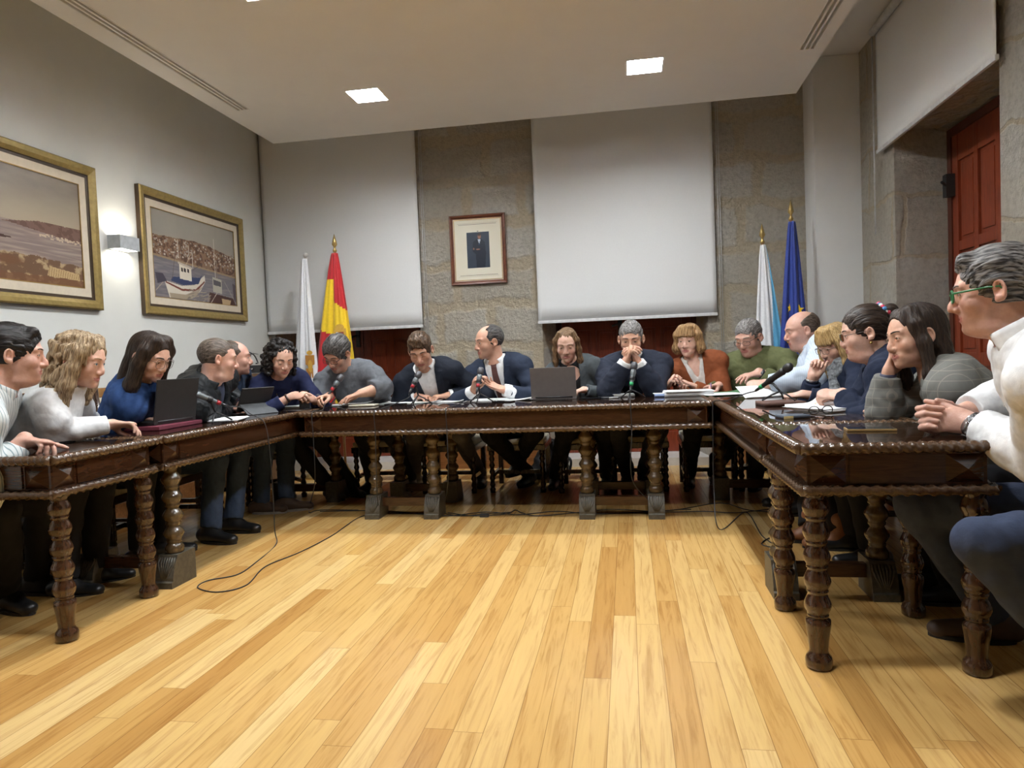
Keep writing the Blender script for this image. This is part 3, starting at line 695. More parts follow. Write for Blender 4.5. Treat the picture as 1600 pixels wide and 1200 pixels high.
def stone_mat(name='granite_wall', bw=0.78, bh=0.40, off=(0, 0, 0), mortar=0.07):
    m, nt, b = new_mat(name); g = N(nt, 'ShaderNodeNewGeometry'); sp = N(nt, 'ShaderNodeSeparateXYZ'); L(nt, g.outputs['Position'], sp.inputs[0])
    ad = N(nt, 'ShaderNodeMath', operation='ADD'); L(nt, sp.outputs[0], ad.inputs[0]); L(nt, sp.outputs[1], ad.inputs[1])
    cb = N(nt, 'ShaderNodeCombineXYZ'); L(nt, ad.outputs[0], cb.inputs[0]); L(nt, sp.outputs[2], cb.inputs[1])
    nd = N(nt, 'ShaderNodeTexNoise', i_Scale=3.2, i_Detail=3.0); L(nt, g.outputs['Position'], nd.inputs['Vector'])
    sb = N(nt, 'ShaderNodeVectorMath', operation='SUBTRACT'); L(nt, nd.outputs['Color'], sb.inputs[0]); sb.inputs[1].default_value = (0.5, 0.5, 0.5)
    sc = N(nt, 'ShaderNodeVectorMath', operation='SCALE'); L(nt, sb.outputs[0], sc.inputs[0]); sc.inputs['Scale'].default_value = 0.22
    av = N(nt, 'ShaderNodeVectorMath', operation='ADD'); L(nt, cb.outputs[0], av.inputs[0]); L(nt, sc.outputs[0], av.inputs[1])
    a2 = N(nt, 'ShaderNodeVectorMath', operation='ADD'); L(nt, av.outputs[0], a2.inputs[0]); a2.inputs[1].default_value = off
    br = N(nt, 'ShaderNodeTexBrick', offset=0.43, squash=0.7, squash_frequency=3); L(nt, a2.outputs[0], br.inputs['Vector'])
    br.inputs['Scale'].default_value = 1.0; br.inputs['Brick Width'].default_value = bw; br.inputs['Row Height'].default_value = bh; br.inputs['Mortar Size'].default_value = mortar; br.inputs['Mortar Smooth'].default_value = 0.55; br.inputs['Bias'].default_value = -0.1
    br.inputs['Color1'].default_value = (0.66, 0.625, 0.56, 1); br.inputs['Color2'].default_value = (0.57, 0.525, 0.45, 1); br.inputs['Mortar'].default_value = (0.62, 0.53, 0.39, 1)
    n1 = N(nt, 'ShaderNodeTexNoise', i_Scale=26.0, i_Detail=8.0, i_Roughness=0.72); L(nt, g.outputs['Position'], n1.inputs['Vector'])
    r1 = ramp(nt, [(0.3, (0.62, 0.60, 0.57)), (0.52, (1, 1, 1)), (0.75, (1.18, 1.16, 1.12))]); L(nt, n1.outputs['Fac'], r1.inputs[0])
    mx = N(nt, 'ShaderNodeMix', data_type='RGBA', blend_type='MULTIPLY'); mx.inputs['Factor'].default_value = 0.7; L(nt, br.outputs['Color'], mx.inputs['A']); L(nt, r1.outputs[0], mx.inputs['B'])
    n4 = N(nt, 'ShaderNodeTexNoise', i_Scale=2.2, i_Detail=3.0); L(nt, g.outputs['Position'], n4.inputs['Vector'])
    r4 = ramp(nt, [(0.35, (0.0, 0.0, 0.0)), (0.65, (1, 1, 1))]); L(nt, n4.outputs['Fac'], r4.inputs[0])
    m3 = N(nt, 'ShaderNodeMix', data_type='RGBA'); ms = N(nt, 'ShaderNodeMath', operation='MULTIPLY'); ms.inputs[1].default_value = 0.4; L(nt, r4.outputs[0], ms.inputs[0]); L(nt, ms.outputs[0], m3.inputs['Factor']); L(nt, mx.outputs['Result'], m3.inputs['A']); m3.inputs['B'].default_value = (0.54, 0.455, 0.33, 1)
    L(nt, m3.outputs['Result'], b.inputs['Base Color']); b.inputs['Roughness'].default_value = 0.92; b.inputs['Specular IOR Level'].default_value = 0.2
    n2 = N(nt, 'ShaderNodeTexNoise', i_Scale=17.0, i_Detail=8.0, i_Roughness=0.72); L(nt, g.outputs['Position'], n2.inputs['Vector'])
    h1 = N(nt, 'ShaderNodeMath', operation='MULTIPLY_ADD'); L(nt, br.outputs['Fac'], h1.inputs[0]); h1.inputs[1].default_value = -0.22; L(nt, n2.outputs['Fac'], h1.inputs[2])
    bp = N(nt, 'ShaderNodeBump', i_Strength=1.0, i_Distance=0.075); L(nt, h1.outputs[0], bp.inputs['Height']); L(nt, bp.outputs[0], b.inputs['Normal'])
    return m
def wood(name, c1, c2, rough=0.25, axis=(3, 26, 26), coat=0.0, bump=0.06, spec=0.5):
    if name in _mc: return _mc[name]
    m, nt, b = new_mat(name); _mc[name] = m; tc = N(nt, 'ShaderNodeTexCoord'); mp = N(nt, 'ShaderNodeMapping'); mp.inputs['Scale'].default_value = axis; L(nt, tc.outputs['Object'], mp.inputs['Vector'])
    nz = N(nt, 'ShaderNodeTexNoise', i_Scale=1.5, i_Detail=6.0, i_Distortion=1.5); L(nt, mp.outputs[0], nz.inputs['Vector'])
    r = ramp(nt, [(0.3, c1), (0.7, c2)]); L(nt, nz.outputs['Fac'], r.inputs[0]); L(nt, r.outputs[0], b.inputs['Base Color']); b.inputs['Roughness'].default_value = rough; b.inputs['Specular IOR Level'].default_value = spec
    if coat: b.inputs['Coat Weight'].default_value = coat; b.inputs['Coat Roughness'].default_value = 0.1
    bp = N(nt, 'ShaderNodeBump', i_Strength=bump, i_Distance=0.002); L(nt, nz.outputs['Fac'], bp.inputs['Height']); L(nt, bp.outputs[0], b.inputs['Normal'])
    return m
def emit(name, col, st):
    if name in _mc: return _mc[name]
    m = bpy.data.materials.new(name); m.use_nodes = True; nt = m.node_tree; nt.nodes.clear(); e = N(nt, 'ShaderNodeEmission'); e.inputs[0].default_value = (*col, 1); e.inputs[1].default_value = st; o = N(nt, 'ShaderNodeOutputMaterial'); L(nt, e.outputs[0], o.inputs[0]); _mc[name] = m; return m
def glass_mat(name, tint=(1, 1, 1), rough=0.02, ior=1.5):
    if name in _mc: return _mc[name]
    m = bpy.data.materials.new(name); m.use_nodes = True; nt = m.node_tree; nt.nodes.clear(); o = N(nt, 'ShaderNodeOutputMaterial'); t = N(nt, 'ShaderNodeBsdfTransparent'); t.inputs[0].default_value = (*tint, 1); g = N(nt, 'ShaderNodeBsdfGlossy'); g.inputs['Roughness'].default_value = rough
    f = N(nt, 'ShaderNodeFresnel'); f.inputs[0].default_value = ior; x = N(nt, 'ShaderNodeMixShader'); L(nt, f.outputs[0], x.inputs[0]); L(nt, t.outputs[0], x.inputs[1]); L(nt, g.outputs[0], x.inputs[2]); L(nt, x.outputs[0], o.inputs[0]); _mc[name] = m; return m

XL, XR, YB, ZU, ZC, YF = -3.64, 2.0, 6.73, 3.52, 3.13, -3.2
def struct(name, mb, mats):
    o = mb.build(name, mats, None); o['kind'] = 'structure'; return o
paint = simple('wall_paint', (0.66, 0.665, 0.63), 0.85, 0.015, 8.0, 0.05, 300, spec=0.2)
white_paint = simple('white_plaster', (0.72, 0.72, 0.71), 0.85, 0.015, 8.0, 0.05, 300, spec=0.2)
ceil_paint = simple('ceiling_plaster', (0.74, 0.73, 0.71), 0.9, 0.012, 5.0, spec=0.15)
stone = stone_mat(); stone2 = stone_mat('granite_ashlar', 1.2, 0.46, (0.2, 0.13, 0), 0.02)
m = MB(); m.box((XL-0.2, YF-0.2, -0.1), (2.7, 7.5, 0)); struct('floor', m, floor_mat())
m = MB(); m.box((XL-0.2, YF, 0), (XL, 7.4, ZU)); struct('wall_left', m, paint)
m = MB(); m.box((XL-0.2, YF-0.2, 0), (2.7, YF, ZU)); struct('wall_front', m, simple('front_wall_dark', (0.16, 0.10, 0.06), 0.6, 0.1, 6))  # unseen wall behind the camera, made dark to cut bounced light
def prism(m, pts, z0, z1, mi=0):
    n = len(pts); m.add([(x, y, z0) for x, y in pts]+[(x, y, z1) for x, y in pts], [tuple(range(n-1, -1, -1)), tuple(range(n, 2*n))]+[(i, (i+1) % n, n+(i+1) % n, n+i) for i in range(n)], mi)
LINT = 2.62
m = MB()
prism(m, [(XL, YB), (-3.57, YB), (-3.48, 7.12), (-3.48, 7.4), (XL, 7.4)], 0, ZU)
prism(m, [(-2.02, YB), (-0.80, YB), (-0.71, 7.12), (-0.71, 7.4), (-2.10, 7.4), (-2.10, 7.12)], 0, ZU)
prism(m, [(0.75, YB), (XR+0.4, YB), (XR+0.4, 7.4), (0.685, 7.4), (0.685, 7.12)], 0, ZU)
m.box((-3.57, YB, LINT), (-2.02, 7.4, ZU)); m.box((-0.80, YB, LINT), (0.75, 7.4, ZU))
struct('wall_back', m, stone)
m = MB()
m.box((XR, 5.65, 0), (2.7, 6.8, ZU), 0); m.box((XR, YF, 0), (2.7, 4.16, ZU), 0); m.box((XR, 4.16, LINT+0.02), (2.7, 5.65, ZU), 0)
struct('wall_right', m, stone2)
m = MB(); m.box((1.63, 6.383, 0), (XR-0.001, YB-0.001, ZU-0.001)); struct('trim_1', m, white_paint)      # the white boxed corner
m = MB(); m.box((XL-0.2, YF-0.2, ZU), (2.7, 7.4, ZU+0.1)); struct('ceiling', m, ceil_paint)
m = MB()
for x0, x1 in ((-2.10, -0.71), (0.685, 1.63)):
    xa, xb = (-2.019, -0.801) if x0 < -1 else (0.751, 1.629)
    m.box((xa, YB-0.022, 0), (xb, YB, 0.215)); m.box((xa, YB-0.03, 0.205), (xb, YB, 0.22))
struct('baseboard_back', m, wood('skirting_wood', (0.16, 0.062, 0.02), (0.30, 0.13, 0.045), 0.3))
m = MB(); m.box((XL, YF, 0), (XL+0.02, 6.2, 0.15)); struct('baseboard_left', m, wood('skirting_wood', (0, 0, 0), (0, 0, 0)))
m = MB(); m.box((-3.57, YB+0.0, 0), (-2.02, 7.15, 0.075)); m.box((-0.80, YB+0.0, 0), (0.75, 7.15, 0.075)); struct('trim_2', m, simple('threshold_stone', (0.62, 0.60, 0.56), 0.4, 0.06, 20))

# hung ceiling with square wells for the lamps and slots for the air
LX, LY, LS = (-1.90, 0.19), (5.2, 3.58, 1.96), 0.135
CX0, CX1, CY1 = -3.14, 1.42, 6.07
SL = [(-2.985, 1.2, 5.22), (1.25, 1.2, 5.2)]  # slot groups: first x, y range
xs = {CX0, CX1}; ys = {YF, CY1}; holes = []
for x in LX:
    for y in LY: holes.append((x-LS, x+LS, y-LS, y+LS))
for x0, y0, y1 in SL:
    for k in range(3): holes.append((x0+k*0.034, x0+k*0.034+0.02, y0, y1))
for h in holes: xs |= {h[0], h[1]}; ys |= {h[2], h[3]}
xs = sorted(xs); ys = sorted(ys); m = MB(); cells = {}
for i in range(len(xs)-1):
    run = None
    for j in range(len(ys)):
        solid = j < len(ys)-1 and not any(h[0] < (xs[i]+xs[i+1])/2 < h[1] and h[2] < (ys[j]+ys[j+1])/2 < h[3] for h in holes)
        if solid and run is None: run = ys[j]
        if not solid and run is not None: m.box((xs[i], run, ZC), (xs[i+1], ys[j], ZC+0.10)); run = None
o = struct('ceiling_panel', m, ceil_paint)
bright = emit('lamp_light', (0.93, 0.97, 1.0), 30.0)
well = simple('lamp_reflector', (0.8, 0.8, 0.8), 0.35, 0.02)
def ceiling_light(x, y, lab):
    t = empty('ceiling_light', (x, y, ZC+0.1), 0, lab, 'light', 'square ceiling lights')
    m = MB(); s, i = LS, LS-0.012
    for a, b_ in (((-s, -s), (s, -i)), ((-s, i), (s, s)), ((-s, -i), (-i, i)), ((i, -i), (s, i))): m.box((*a, -0.1), (*b_, 0.02))
    m.box((-s, -s, 0.02), (s, s, 0.03)); m.build('housing', well, t)
    m = MB(); m.box((-i+0.004, -i+0.004, -0.052), (i-0.004, i-0.004, -0.047)); m.build('diffuser', bright, t)
for x in LX:
    for y in LY:
        lab = {(LX[0], LY[0]): 'square white ceiling light above the red and yellow flag side, farther of the left row', (LX[1], LY[0]): 'square white ceiling light in front of the right roller blind', (LX[0], LY[1]): 'square white ceiling light cut off by the top edge of the picture'}.get((x, y))
        ceiling_light(x, y, lab or 'square white ceiling light behind the camera side of the hung ceiling')
dark = M('duct_black', (0.012, 0.012, 0.012), 0.8)
for (x0, y0, y1), lab in zip(SL, ('long black air slot vent along the left edge of the ceiling', 'short looking black air slot vent near the right edge of the ceiling')):
    t = empty('ceiling_vent', (x0+0.044, (y0+y1)/2, ZC+0.1), 0, lab, 'vent'); l = (y1-y0)/2
    m = MB(); m.box((-0.06, -l-0.02, -0.004), (0.06, l+0.02, 0.05)); m.build('duct', dark, t)
    m = MB()
    for k in (-0.017, 0.017): m.box((k-0.0068, -l, -0.101), (k+0.0068, l, -0.09))
    m.box((-0.052, -l-0.008, -0.1022), (-0.046, l+0.008, -0.1001)); m.box((0.046, -l-0.008, -0.1022), (0.052, l+0.008, -0.1001)); m.build('slat', white_paint, t)

# ------------------------------------------------------------------ doors in the niches
red = wood('door_wood', (0.15, 0.026, 0.010), (0.245, 0.046, 0.017), 0.3, (26, 26, 3), bump=0.1); dred = wood('door_wood_dark', (0.06, 0.014, 0.008), (0.10, 0.022, 0.011), 0.35, (26, 26, 3))
iron = M('black_iron', (0.02, 0.02, 0.02), 0.5); brass = M('brass', (0.45, 0.32, 0.12), 0.3, metal=0.8)
def leaf(name, w, h, parent, rails, arch=False):
    """a panelled door leaf: x 0..w, z 0..h, face at y=0, looks to -y"""
    m = MB(); st = 0.085; m.box((0, 0, 0), (st, 0.045, h), bev=0.004); m.box((w-st, 0, 0), (w, 0.045, h), bev=0.004); m.box((w/2-0.03, 0.0, 0), (w/2+0.03, 0.045, h), bev=0.004)
    for z, t in rails: m.box((st, 0.002, z), (w-st, 0.043, z+t), bev=0.004)
    o = m.build(name, red, parent); p = MB(); zs = sorted(rails)
    for (za, ta), (zb, _) in zip(zs[:-1], zs[1:]):
        for x0, x1 in ((st, w/2-0.03), (w/2+0.03, w-st)):
            p.box((x0, 0.018, za+ta), (x1, 0.03, zb)); p.box((x0+0.03, 0.010, za+ta+0.03), (x1-0.03, 0.02, zb-0.03), bev=0.004)
    p.build('panel', red, o); return o
def door(name, loc, rz, W, h, label_only=None, rails=None, handle=True):
    t = empty(name, loc, rz); t['kind'] = 'structure'; w = W/2-0.004
    m = MB(); m.box((-W/2-0.06, 0.0, 0), (-W/2, 0.07, h+0.06)); m.box((W/2, 0.0, 0), (W/2+0.06, 0.07, h+0.06)); m.box((-W/2, 0.0, h), (W/2, 0.07, h+0.06)); m.box((-W/2-0.06, 0.075, 0), (W/2+0.06, 0.08, h+0.06)); m.build('frame', dred, t)
    for s in (0, 1):
        e = leaf('leaf', w, h, t, rails); e.location = (-W/2 if s == 0 else 0.004, 0.01, 0)
    m = MB(); m.box((-0.006, -0.004, 0), (0.006, 0.01, h)); m.build('astragal', red, t)
    if handle:
        m = MB(); m.tube([(-0.05, 0.0, 1.3), (-0.05, -0.05, 1.3), (-0.13, -0.055, 1.28)], 0.011, 8); m.box((-0.072, -0.008, 1.18), (-0.028, 0.01, 1.42)); m.build('handle', iron, t)
    return t
R_ = [(0, 0.2), (0.40, 0.1), (0.78, 0.1), (1.25, 0.1), (2.35, 0.15)]
d1 = door('door_1', (-2.79, 7.14, 0.076), 0, 1.26, 2.5, rails=R_)
d2 = door('door_2', (-0.012, 7.14, 0.076), 0, 1.28, 2.5, rails=R_)
d3 = door('door_3', (2.36, 4.905, 0.0), -math.pi/2, 1.37, 2.55, rails=[(0, 0.2), (0.9, 0.09), (1.72, 0.07), (2.36, 0.19)], handle=False)
m = MB(); m.box((0.33, -0.03, 1.92), (0.37, 0.012, 2.0)); m.tube([(0.35, -0.03, 1.95), (0.42, -0.06, 1.96)], 0.008, 6); m.box((-0.70, -0.05, 2.12), (-0.64, 0.012, 2.28)); m.tube([(-0.66, -0.04, 2.2), (-0.62, -0.09, 2.22)], 0.01, 6); m.build('iron_latch', iron, d3)
m = MB(); m.box((XR+0.45, 4.1, 0), (2.7, 5.7, LINT+0.05)); struct('wall_niche', m, dred)

# ------------------------------------------------------------------ roller blinds
blind_c = simple('blind_fabric', (0.70, 0.705, 0.70), 0.8, 0.012, 60, 0.04, 900, spec=0.2); alu = M('blind_aluminium', (0.68, 0.68, 0.68), 0.4, metal=0.2)
def blind(label, loc, rz, w, z0, z1):
    """cloth hangs from a roller; origin in the middle of the lower edge"""
    t = empty('roller_blind', (loc[0], loc[1], z0), rz, label, 'blind', None); H = z1-z0; n, k = 40, 14; V = []; F = []
    for j in range(k+1):
        for i in range(n+1):
            u = i/n; z = H*j/k; V.append((-w/2+w*u, 0.0008*math.sin(u*9+1)*math.cos(j*0.3)*(1-j/k)+0.0004*math.sin(u*31), z))
    for j in range(k):
        for i in range(n): a = j*(n+1)+i; F.append((a, a+1, a+n+2, a+n+1))
    o = mesh_obj('fabric', V, F, blind_c, t); md = o.modifiers.new('t', 'SOLIDIFY'); md.thickness = 0.0012
    m = MB(); m.box((-w/2-0.004, -0.010, -0.012), (w/2+0.004, 0.010, 0.016), bev=0.004); m.build('bottom_bar', alu, t)
    m = MB(); Mx = Matrix.Translation((-w/2, 0.02, H)) @ Matrix.Rotation(math.pi/2, 4, 'Y'); m.lathe([(0.03, 0), (0.03, w)], n=16, M4=Mx); m.build('roller', alu, t)
    m = MB(); x = w/2+0.035; m.tube([(x, 0.012, H-0.02), (x, 0.012, -0.62)], 0.0028, 6); m.tube([(x+0.018, 0.012, H-0.02), (x+0.018, 0.012, -0.62)], 0.0028, 6); m.build('pull_chain', alu, t)
    return t
blind('white roller blind hanging behind the white and red-yellow flags', (-2.80, YB-0.045, 0), 0, 1.64, 1.425, ZU-0.06)
blind('large white roller blind hanging to the right of the small framed portrait', (-0.0, YB-0.045, 0), 0, 1.66, 1.405, ZU-0.06)
blind('white roller blind in front of the side window with red shutters', (XR-0.045, 4.97, 0), math.pi/2, 1.76, 2.55, ZU-0.06)
# ------------------------------------------------------------------ wall things
frame_gold = simple('frame_olive_gold', (0.30, 0.215, 0.07), 0.35, 0.15, 40, 0.05, 200, metal=0.35); frame_dk = M('frame_dark', (0.05, 0.03, 0.015), 0.4)
liner = M('picture_liner', (0.62, 0.54, 0.42), 0.8, 0.05); gold_line = M('gilt_edge', (0.35, 0.22, 0.07), 0.4, metal=0.5)
def col_mat(name, rough=0.5):
    if name in _mc: return _mc[name]
    m_, nt, b = new_mat(name); _mc[name] = m_; a_ = N(nt, 'ShaderNodeAttribute', attribute_name='col'); L(nt, a_.outputs['Color'], b.inputs['Base Color']); b.inputs['Roughness'].default_value = rough; b.inputs['Specular IOR Level'].default_value = 0.25; return m_
class Paint:
    def __init__(s, nx, ny, seed=1): s.nx, s.ny = nx, ny; s.u, s.v = np.meshgrid((np.arange(nx)+0.5)/nx, (np.arange(ny)+0.5)/ny); s.c = np.zeros((ny, nx, 3)); s.r = np.random.RandomState(seed)
    def noise(s, fx, fy, n=5):
        o = 0; a = 1; t = 0
        for i in range(n):
            g = s.r.rand(int(fy)+2, int(fx)+2); x = s.u*fx; y = s.v*fy; i0 = np.floor(x).astype(int); j0 = np.floor(y).astype(int); a_, b_ = x-i0, y-j0; a_ = a_*a_*(3-2*a_); b_ = b_*b_*(3-2*b_)
            o = o+a*((g[j0, i0]*(1-a_)+g[j0, i0+1]*a_)*(1-b_)+(g[j0+1, i0]*(1-a_)+g[j0+1, i0+1]*a_)*b_); t += a; a *= 0.55; fx *= 2; fy *= 2
        return o/t
    def mix(s, mask, col): mask = np.clip(mask, 0, 1)[..., None]; s.c = s.c*(1-mask)+np.asarray(col)*mask
    def poly(s, pts, col):
        ins = np.zeros_like(s.u, bool); n = len(pts)
        for i in range(n):
            (x0, y0), (x1, y1) = pts[i], pts[(i+1) % n]; c = (y0 > s.v) != (y1 > s.v)
            with np.errstate(divide='ignore', invalid='ignore'): ins ^= c & (s.u < (x1-x0)*(s.v-y0)/(y1-y0)+x0)
        s.mix(ins*1.0, col)
    def line(s, a, b, w, col):
        ax, ay = a; dx, dy = b[0]-ax, b[1]-ay; t = np.clip(((s.u-ax)*dx+(s.v-ay)*dy)/(dx*dx+dy*dy), 0, 1); s.mix(np.hypot((s.u-ax-t*dx)*1.45, s.v-ay-t*dy) < w, col)
    def ell(s, c, r, col, soft=0.0): d = np.hypot((s.u-c[0])/r[0], (s.v-c[1])/r[1]); s.mix(np.clip((1-d)/max(soft, 1e-3), 0, 1), col)
    def build(s, name, w, h, parent, mat, y=0.0):
        nx, ny = s.nx, s.ny; X, Z = np.meshgrid(np.linspace(-w/2, w/2, nx+1), np.linspace(h/2, -h/2, ny+1)); V = np.stack([X.ravel(), np.full(X.size, y), Z.ravel()], 1); i, j = np.meshgrid(np.arange(nx), np.arange(ny)); a = (j*(nx+1)+i).ravel(); F = np.stack([a, a+nx+1, a+nx+2, a+1], 1)
        o = mesh_obj(name, V, F, mat, parent, smooth=False); at_ = o.data.attributes.new('col', 'FLOAT_COLOR', 'FACE'); c = np.ones((nx*ny, 4), np.float32); c[:, :3] = np.clip(s.c, 0, 1).reshape(-1, 3)**2.2; at_.data.foreach_set('color', c.ravel()); return o
def framed(name, label, loc, rz, W, H, fw, mats, paint_, depth=0.04, lin=0.05, cat='picture', group=None, glass=False, mitre=True):
    """moulded frame, liner and print; local x along the wall, -y towards the room"""
    t = empty(name, loc, rz, label, cat, group); prof = [(0, 0.0), (0, -depth*0.8), (fw*0.12, -depth), (fw*0.45, -depth*0.93), (fw*0.75, -depth*0.62), (fw*0.8, -depth*0.45), (fw, -depth*0.42), (fw, 0.0)]
    V = []; F = []; I = []; n = len(prof)
    for sx, sz in ((-1, -1), (1, -1), (1, 1), (-1, 1)):
        for a, y in prof: V.append((sx*(W/2-a), y, sz*(H/2-a)))
    for c in range(4):
        d = (c+1) % 4
        for k in range(n-1): F.append((c*n+k, d*n+k, d*n+k+1, c*n+k+1)); I.append(1 if k in (0, 4, 5) else 0)
    mesh_obj('frame', V, F, mats, t, I, smooth=False)
    m_ = MB(); a = W/2-fw; b = H/2-fw; y0, y1 = -depth*0.40, -depth*0.30; l = lin
    for lo, hi in (((-a, -b), (a, -b+l)), ((-a, b-l), (a, b)), ((-a, -b+l), (-a+l, b-l)), ((a-l, -b+l), (a, b-l))): m_.box((lo[0], y0, lo[1]), (hi[0], y1, hi[1]), 0)
    e = 0.006
    for lo, hi in (((-a+l, -b+l), (a-l, -b+l+e)), ((-a+l, b-l-e), (a-l, b-l)), ((-a+l, -b+l), (-a+l+e, b-l)), ((a-l-e, -b+l), (a-l, b-l))): m_.box((lo[0], y0-0.001, lo[1]), (hi[0], y1, hi[1]), 1)
    m_.build('liner', [liner, gold_line], t)
    paint_.build('print', 2*(a-l), 2*(b-l), t, col_mat('photo_print', 0.35), -depth*0.28)
    m_ = MB(); m_.box((-W/2+0.01, -depth*0.25, -H/2+0.01), (W/2-0.01, -0.001, H/2-0.01)); m_.build('backing', frame_dk, t)
    return t
# harbour with two boats
p = Paint(300, 200, 3); n1 = p.noise(6, 4); n2 = p.noise(40, 30, 3); n3 = p.noise(8, 60, 3)
p.mix(p.v < 2, (0.55, 0.53, 0.50)); p.mix(np.ones_like(p.u)*(n1*0.5), (0.66, 0.62, 0.56))
hill = 0.27+0.06*np.abs(p.u-0.45)+0.16*np.clip(p.u-0.62, 0, 1)+0.02*(n2-0.5); land = (p.v > hill) & (p.v < 0.52+0.10*p.u)
p.mix(land*1.0, (0.42, 0.31, 0.24)); p.mix(land*(n2 > 0.52)*0.8, (0.50, 0.40, 0.32)); p.mix(land*(n2 < 0.42)*0.7, (0.28, 0.19, 0.15))
r = np.random.RandomState(5)
for i in range(170):
    x, y = r.rand(), r.uniform(0.29, 0.50)+0.0; y += 0.06*max(0, x-0.4); w, h = r.uniform(0.008, 0.022), r.uniform(0.012, 0.03); p.poly([(x, y), (x+w, y), (x+w, y+h), (x, y+h)], r.uniform(0.5, 0.72)*A(1, 0.94, 0.87)); p.poly([(x, y), (x+w/2, y-0.010), (x+w, y)], (0.45, 0.26, 0.19))
sea = p.v > 0.52+0.10*p.u; p.mix(sea*1.0, (0.42, 0.40, 0.42)); p.mix(sea*np.clip((n3-0.45)*2.5, 0, 0.7), (0.54, 0.51, 0.50)); p.mix((np.abs(p.v-0.52-0.10*p.u) < 0.012)*1.0, (0.56, 0.48, 0.38))
for x, y0, y1 in ((0.28, 0.30, 0.5), (0.40, 0.34, 0.45), (0.72, 0.18, 0.75), (0.44, 0.38, 0.6)): p.line((x, y0), (x, y1), 0.004, (0.74, 0.71, 0.66))
p.poly([(0.10, 0.74), (0.14, 0.80), (0.30, 0.83), (0.45, 0.80), (0.54, 0.70), (0.58, 0.66), (0.585, 0.74), (0.52, 0.86), (0.44, 0.95), (0.30, 0.985), (0.16, 0.985)], (0.80, 0.77, 0.71))
p.poly([(0.12, 0.80), (0.30, 0.865), (0.46, 0.85), (0.575, 0.73), (0.578, 0.75), (0.47, 0.875), (0.30, 0.89), (0.125, 0.82)], (0.42, 0.22, 0.17)); p.poly([(0.16, 0.93), (0.34, 0.93), (0.50, 0.84), (0.55, 0.80), (0.46, 0.94), (0.34, 0.985), (0.17, 0.985)], (0.62, 0.56, 0.48))
p.poly([(0.20, 0.74), (0.52, 0.70), (0.55, 0.66), (0.50, 0.78), (0.32, 0.82), (0.18, 0.79)], (0.20, 0.24, 0.36)); p.poly([(0.285, 0.56), (0.42, 0.60), (0.42, 0.76), (0.285, 0.75)], (0.82, 0.79, 0.72)); p.poly([(0.27, 0.55), (0.43, 0.59), (0.43, 0.615), (0.27, 0.575)], (0.70, 0.66, 0.60))
for x in (0.305, 0.335, 0.372): p.poly([(x, 0.615), (x+0.02, 0.62), (x+0.02, 0.665), (x, 0.66)], (0.16, 0.14, 0.14))
p.line((0.36, 0.58), (0.42, 0.44), 0.005, (0.70, 0.62, 0.52)); p.line((0.20, 0.76), (0.25, 0.42), 0.0035, (0.35, 0.30, 0.28)); p.line((0.44, 0.62), (0.56, 0.52), 0.0035, (0.34, 0.30, 0.28)); p.line((0.02, 0.92), (0.11, 0.80), 0.006, (0.6, 0.55, 0.5)); p.poly([(0.02, 0.72), (0.10, 0.72), (0.14, 0.80), (0.04, 0.84)], (0.25, 0.23, 0.27))
p.poly([(0.63, 0.86), (0.95, 0.90), (0.99, 1.0), (0.62, 1.0)], (0.27, 0.17, 0.15)); p.poly([(0.68, 0.66), (0.80, 0.68), (0.80, 0.86), (0.68, 0.85)], (0.66, 0.64, 0.58)); p.poly([(0.69, 0.69), (0.79, 0.71), (0.79, 0.77), (0.69, 0.76)], (0.30, 0.30, 0.31)); p.poly([(0.79, 0.92), (0.92, 0.93), (0.90, 1.0), (0.80, 1.0)], (0.68, 0.58, 0.44)); p.line((0.84, 0.70), (0.97, 0.93), 0.006, (0.55, 0.53, 0.5)); p.line((0.74, 0.66), (0.745, 0.45), 0.008, (0.5, 0.45, 0.4)); p.line((0.73, 0.86), (0.64, 1.0), 0.005, (0.72, 0.68, 0.62)); p.poly([(0.95, 0.70), (0.99, 0.72), (0.99, 0.95), (0.96, 0.92)], (0.3, 0.26, 0.28))
for i in range(60):
    x, y = r.uniform(0.36, 0.62), r.uniform(0.86, 1.0); p.line((x, y), (x+0.03, y-0.01), 0.004, r.uniform(0.45, 0.7)*A(1, 0.92, 0.82))
harbour = p
# river mouth with a lone tree
p = Paint(260, 170, 8); n1 = p.noise(5, 9); n2 = p.noise(26, 20, 4); n3 = p.noise(6, 70, 3)
p.mix(p.v < 2, (0.57, 0.53, 0.47)); p.mix((1-p.v*2)*0.5*n1*2, (0.44, 0.40, 0.38)); p.mix(np.clip((p.v-0.15)*2.2, 0, 0.6), (0.68, 0.62, 0.53))
sea = p.v > 0.46+0.015*np.sin(p.u*3); p.mix(sea*1.0, (0.50, 0.44, 0.42)); p.mix(sea*np.clip((n3-0.42)*2.2, 0, 0.8), (0.63, 0.57, 0.52))
isl = (p.v > 0.500-0.060*np.clip((p.u-0.45)/0.25, 0, 1)+0.006*n2) & (p.v < 0.498+0.075*np.clip((p.u-0.50)/0.45, 0, 1)); p.mix(isl*1.0, (0.44, 0.34, 0.30)); p.mix(isl*(n2 < 0.48)*0.5, (0.34, 0.25, 0.22))
for i in range(50):
    x = r.uniform(0.7, 1.0); y = 0.55+0.05*(x-0.7)+r.uniform(-0.012, 0.02); p.poly([(x, y), (x+0.012, y), (x+0.012, y+0.014), (x, y+0.014)], (0.72, 0.64, 0.55))
bank = p.v > 0.70-0.12*np.clip(0.45-p.u, 0, 1)+0.16*p.u*0.6+0.05*(n2-0.5); p.mix(bank*1.0, (0.58, 0.49, 0.37)); p.mix(bank*np.clip((0.56-n2)*9, 0, 0.8), (0.37, 0.27, 0.21)); p.mix(bank*(n2 > 0.60)*0.6, (0.70, 0.62, 0.49))
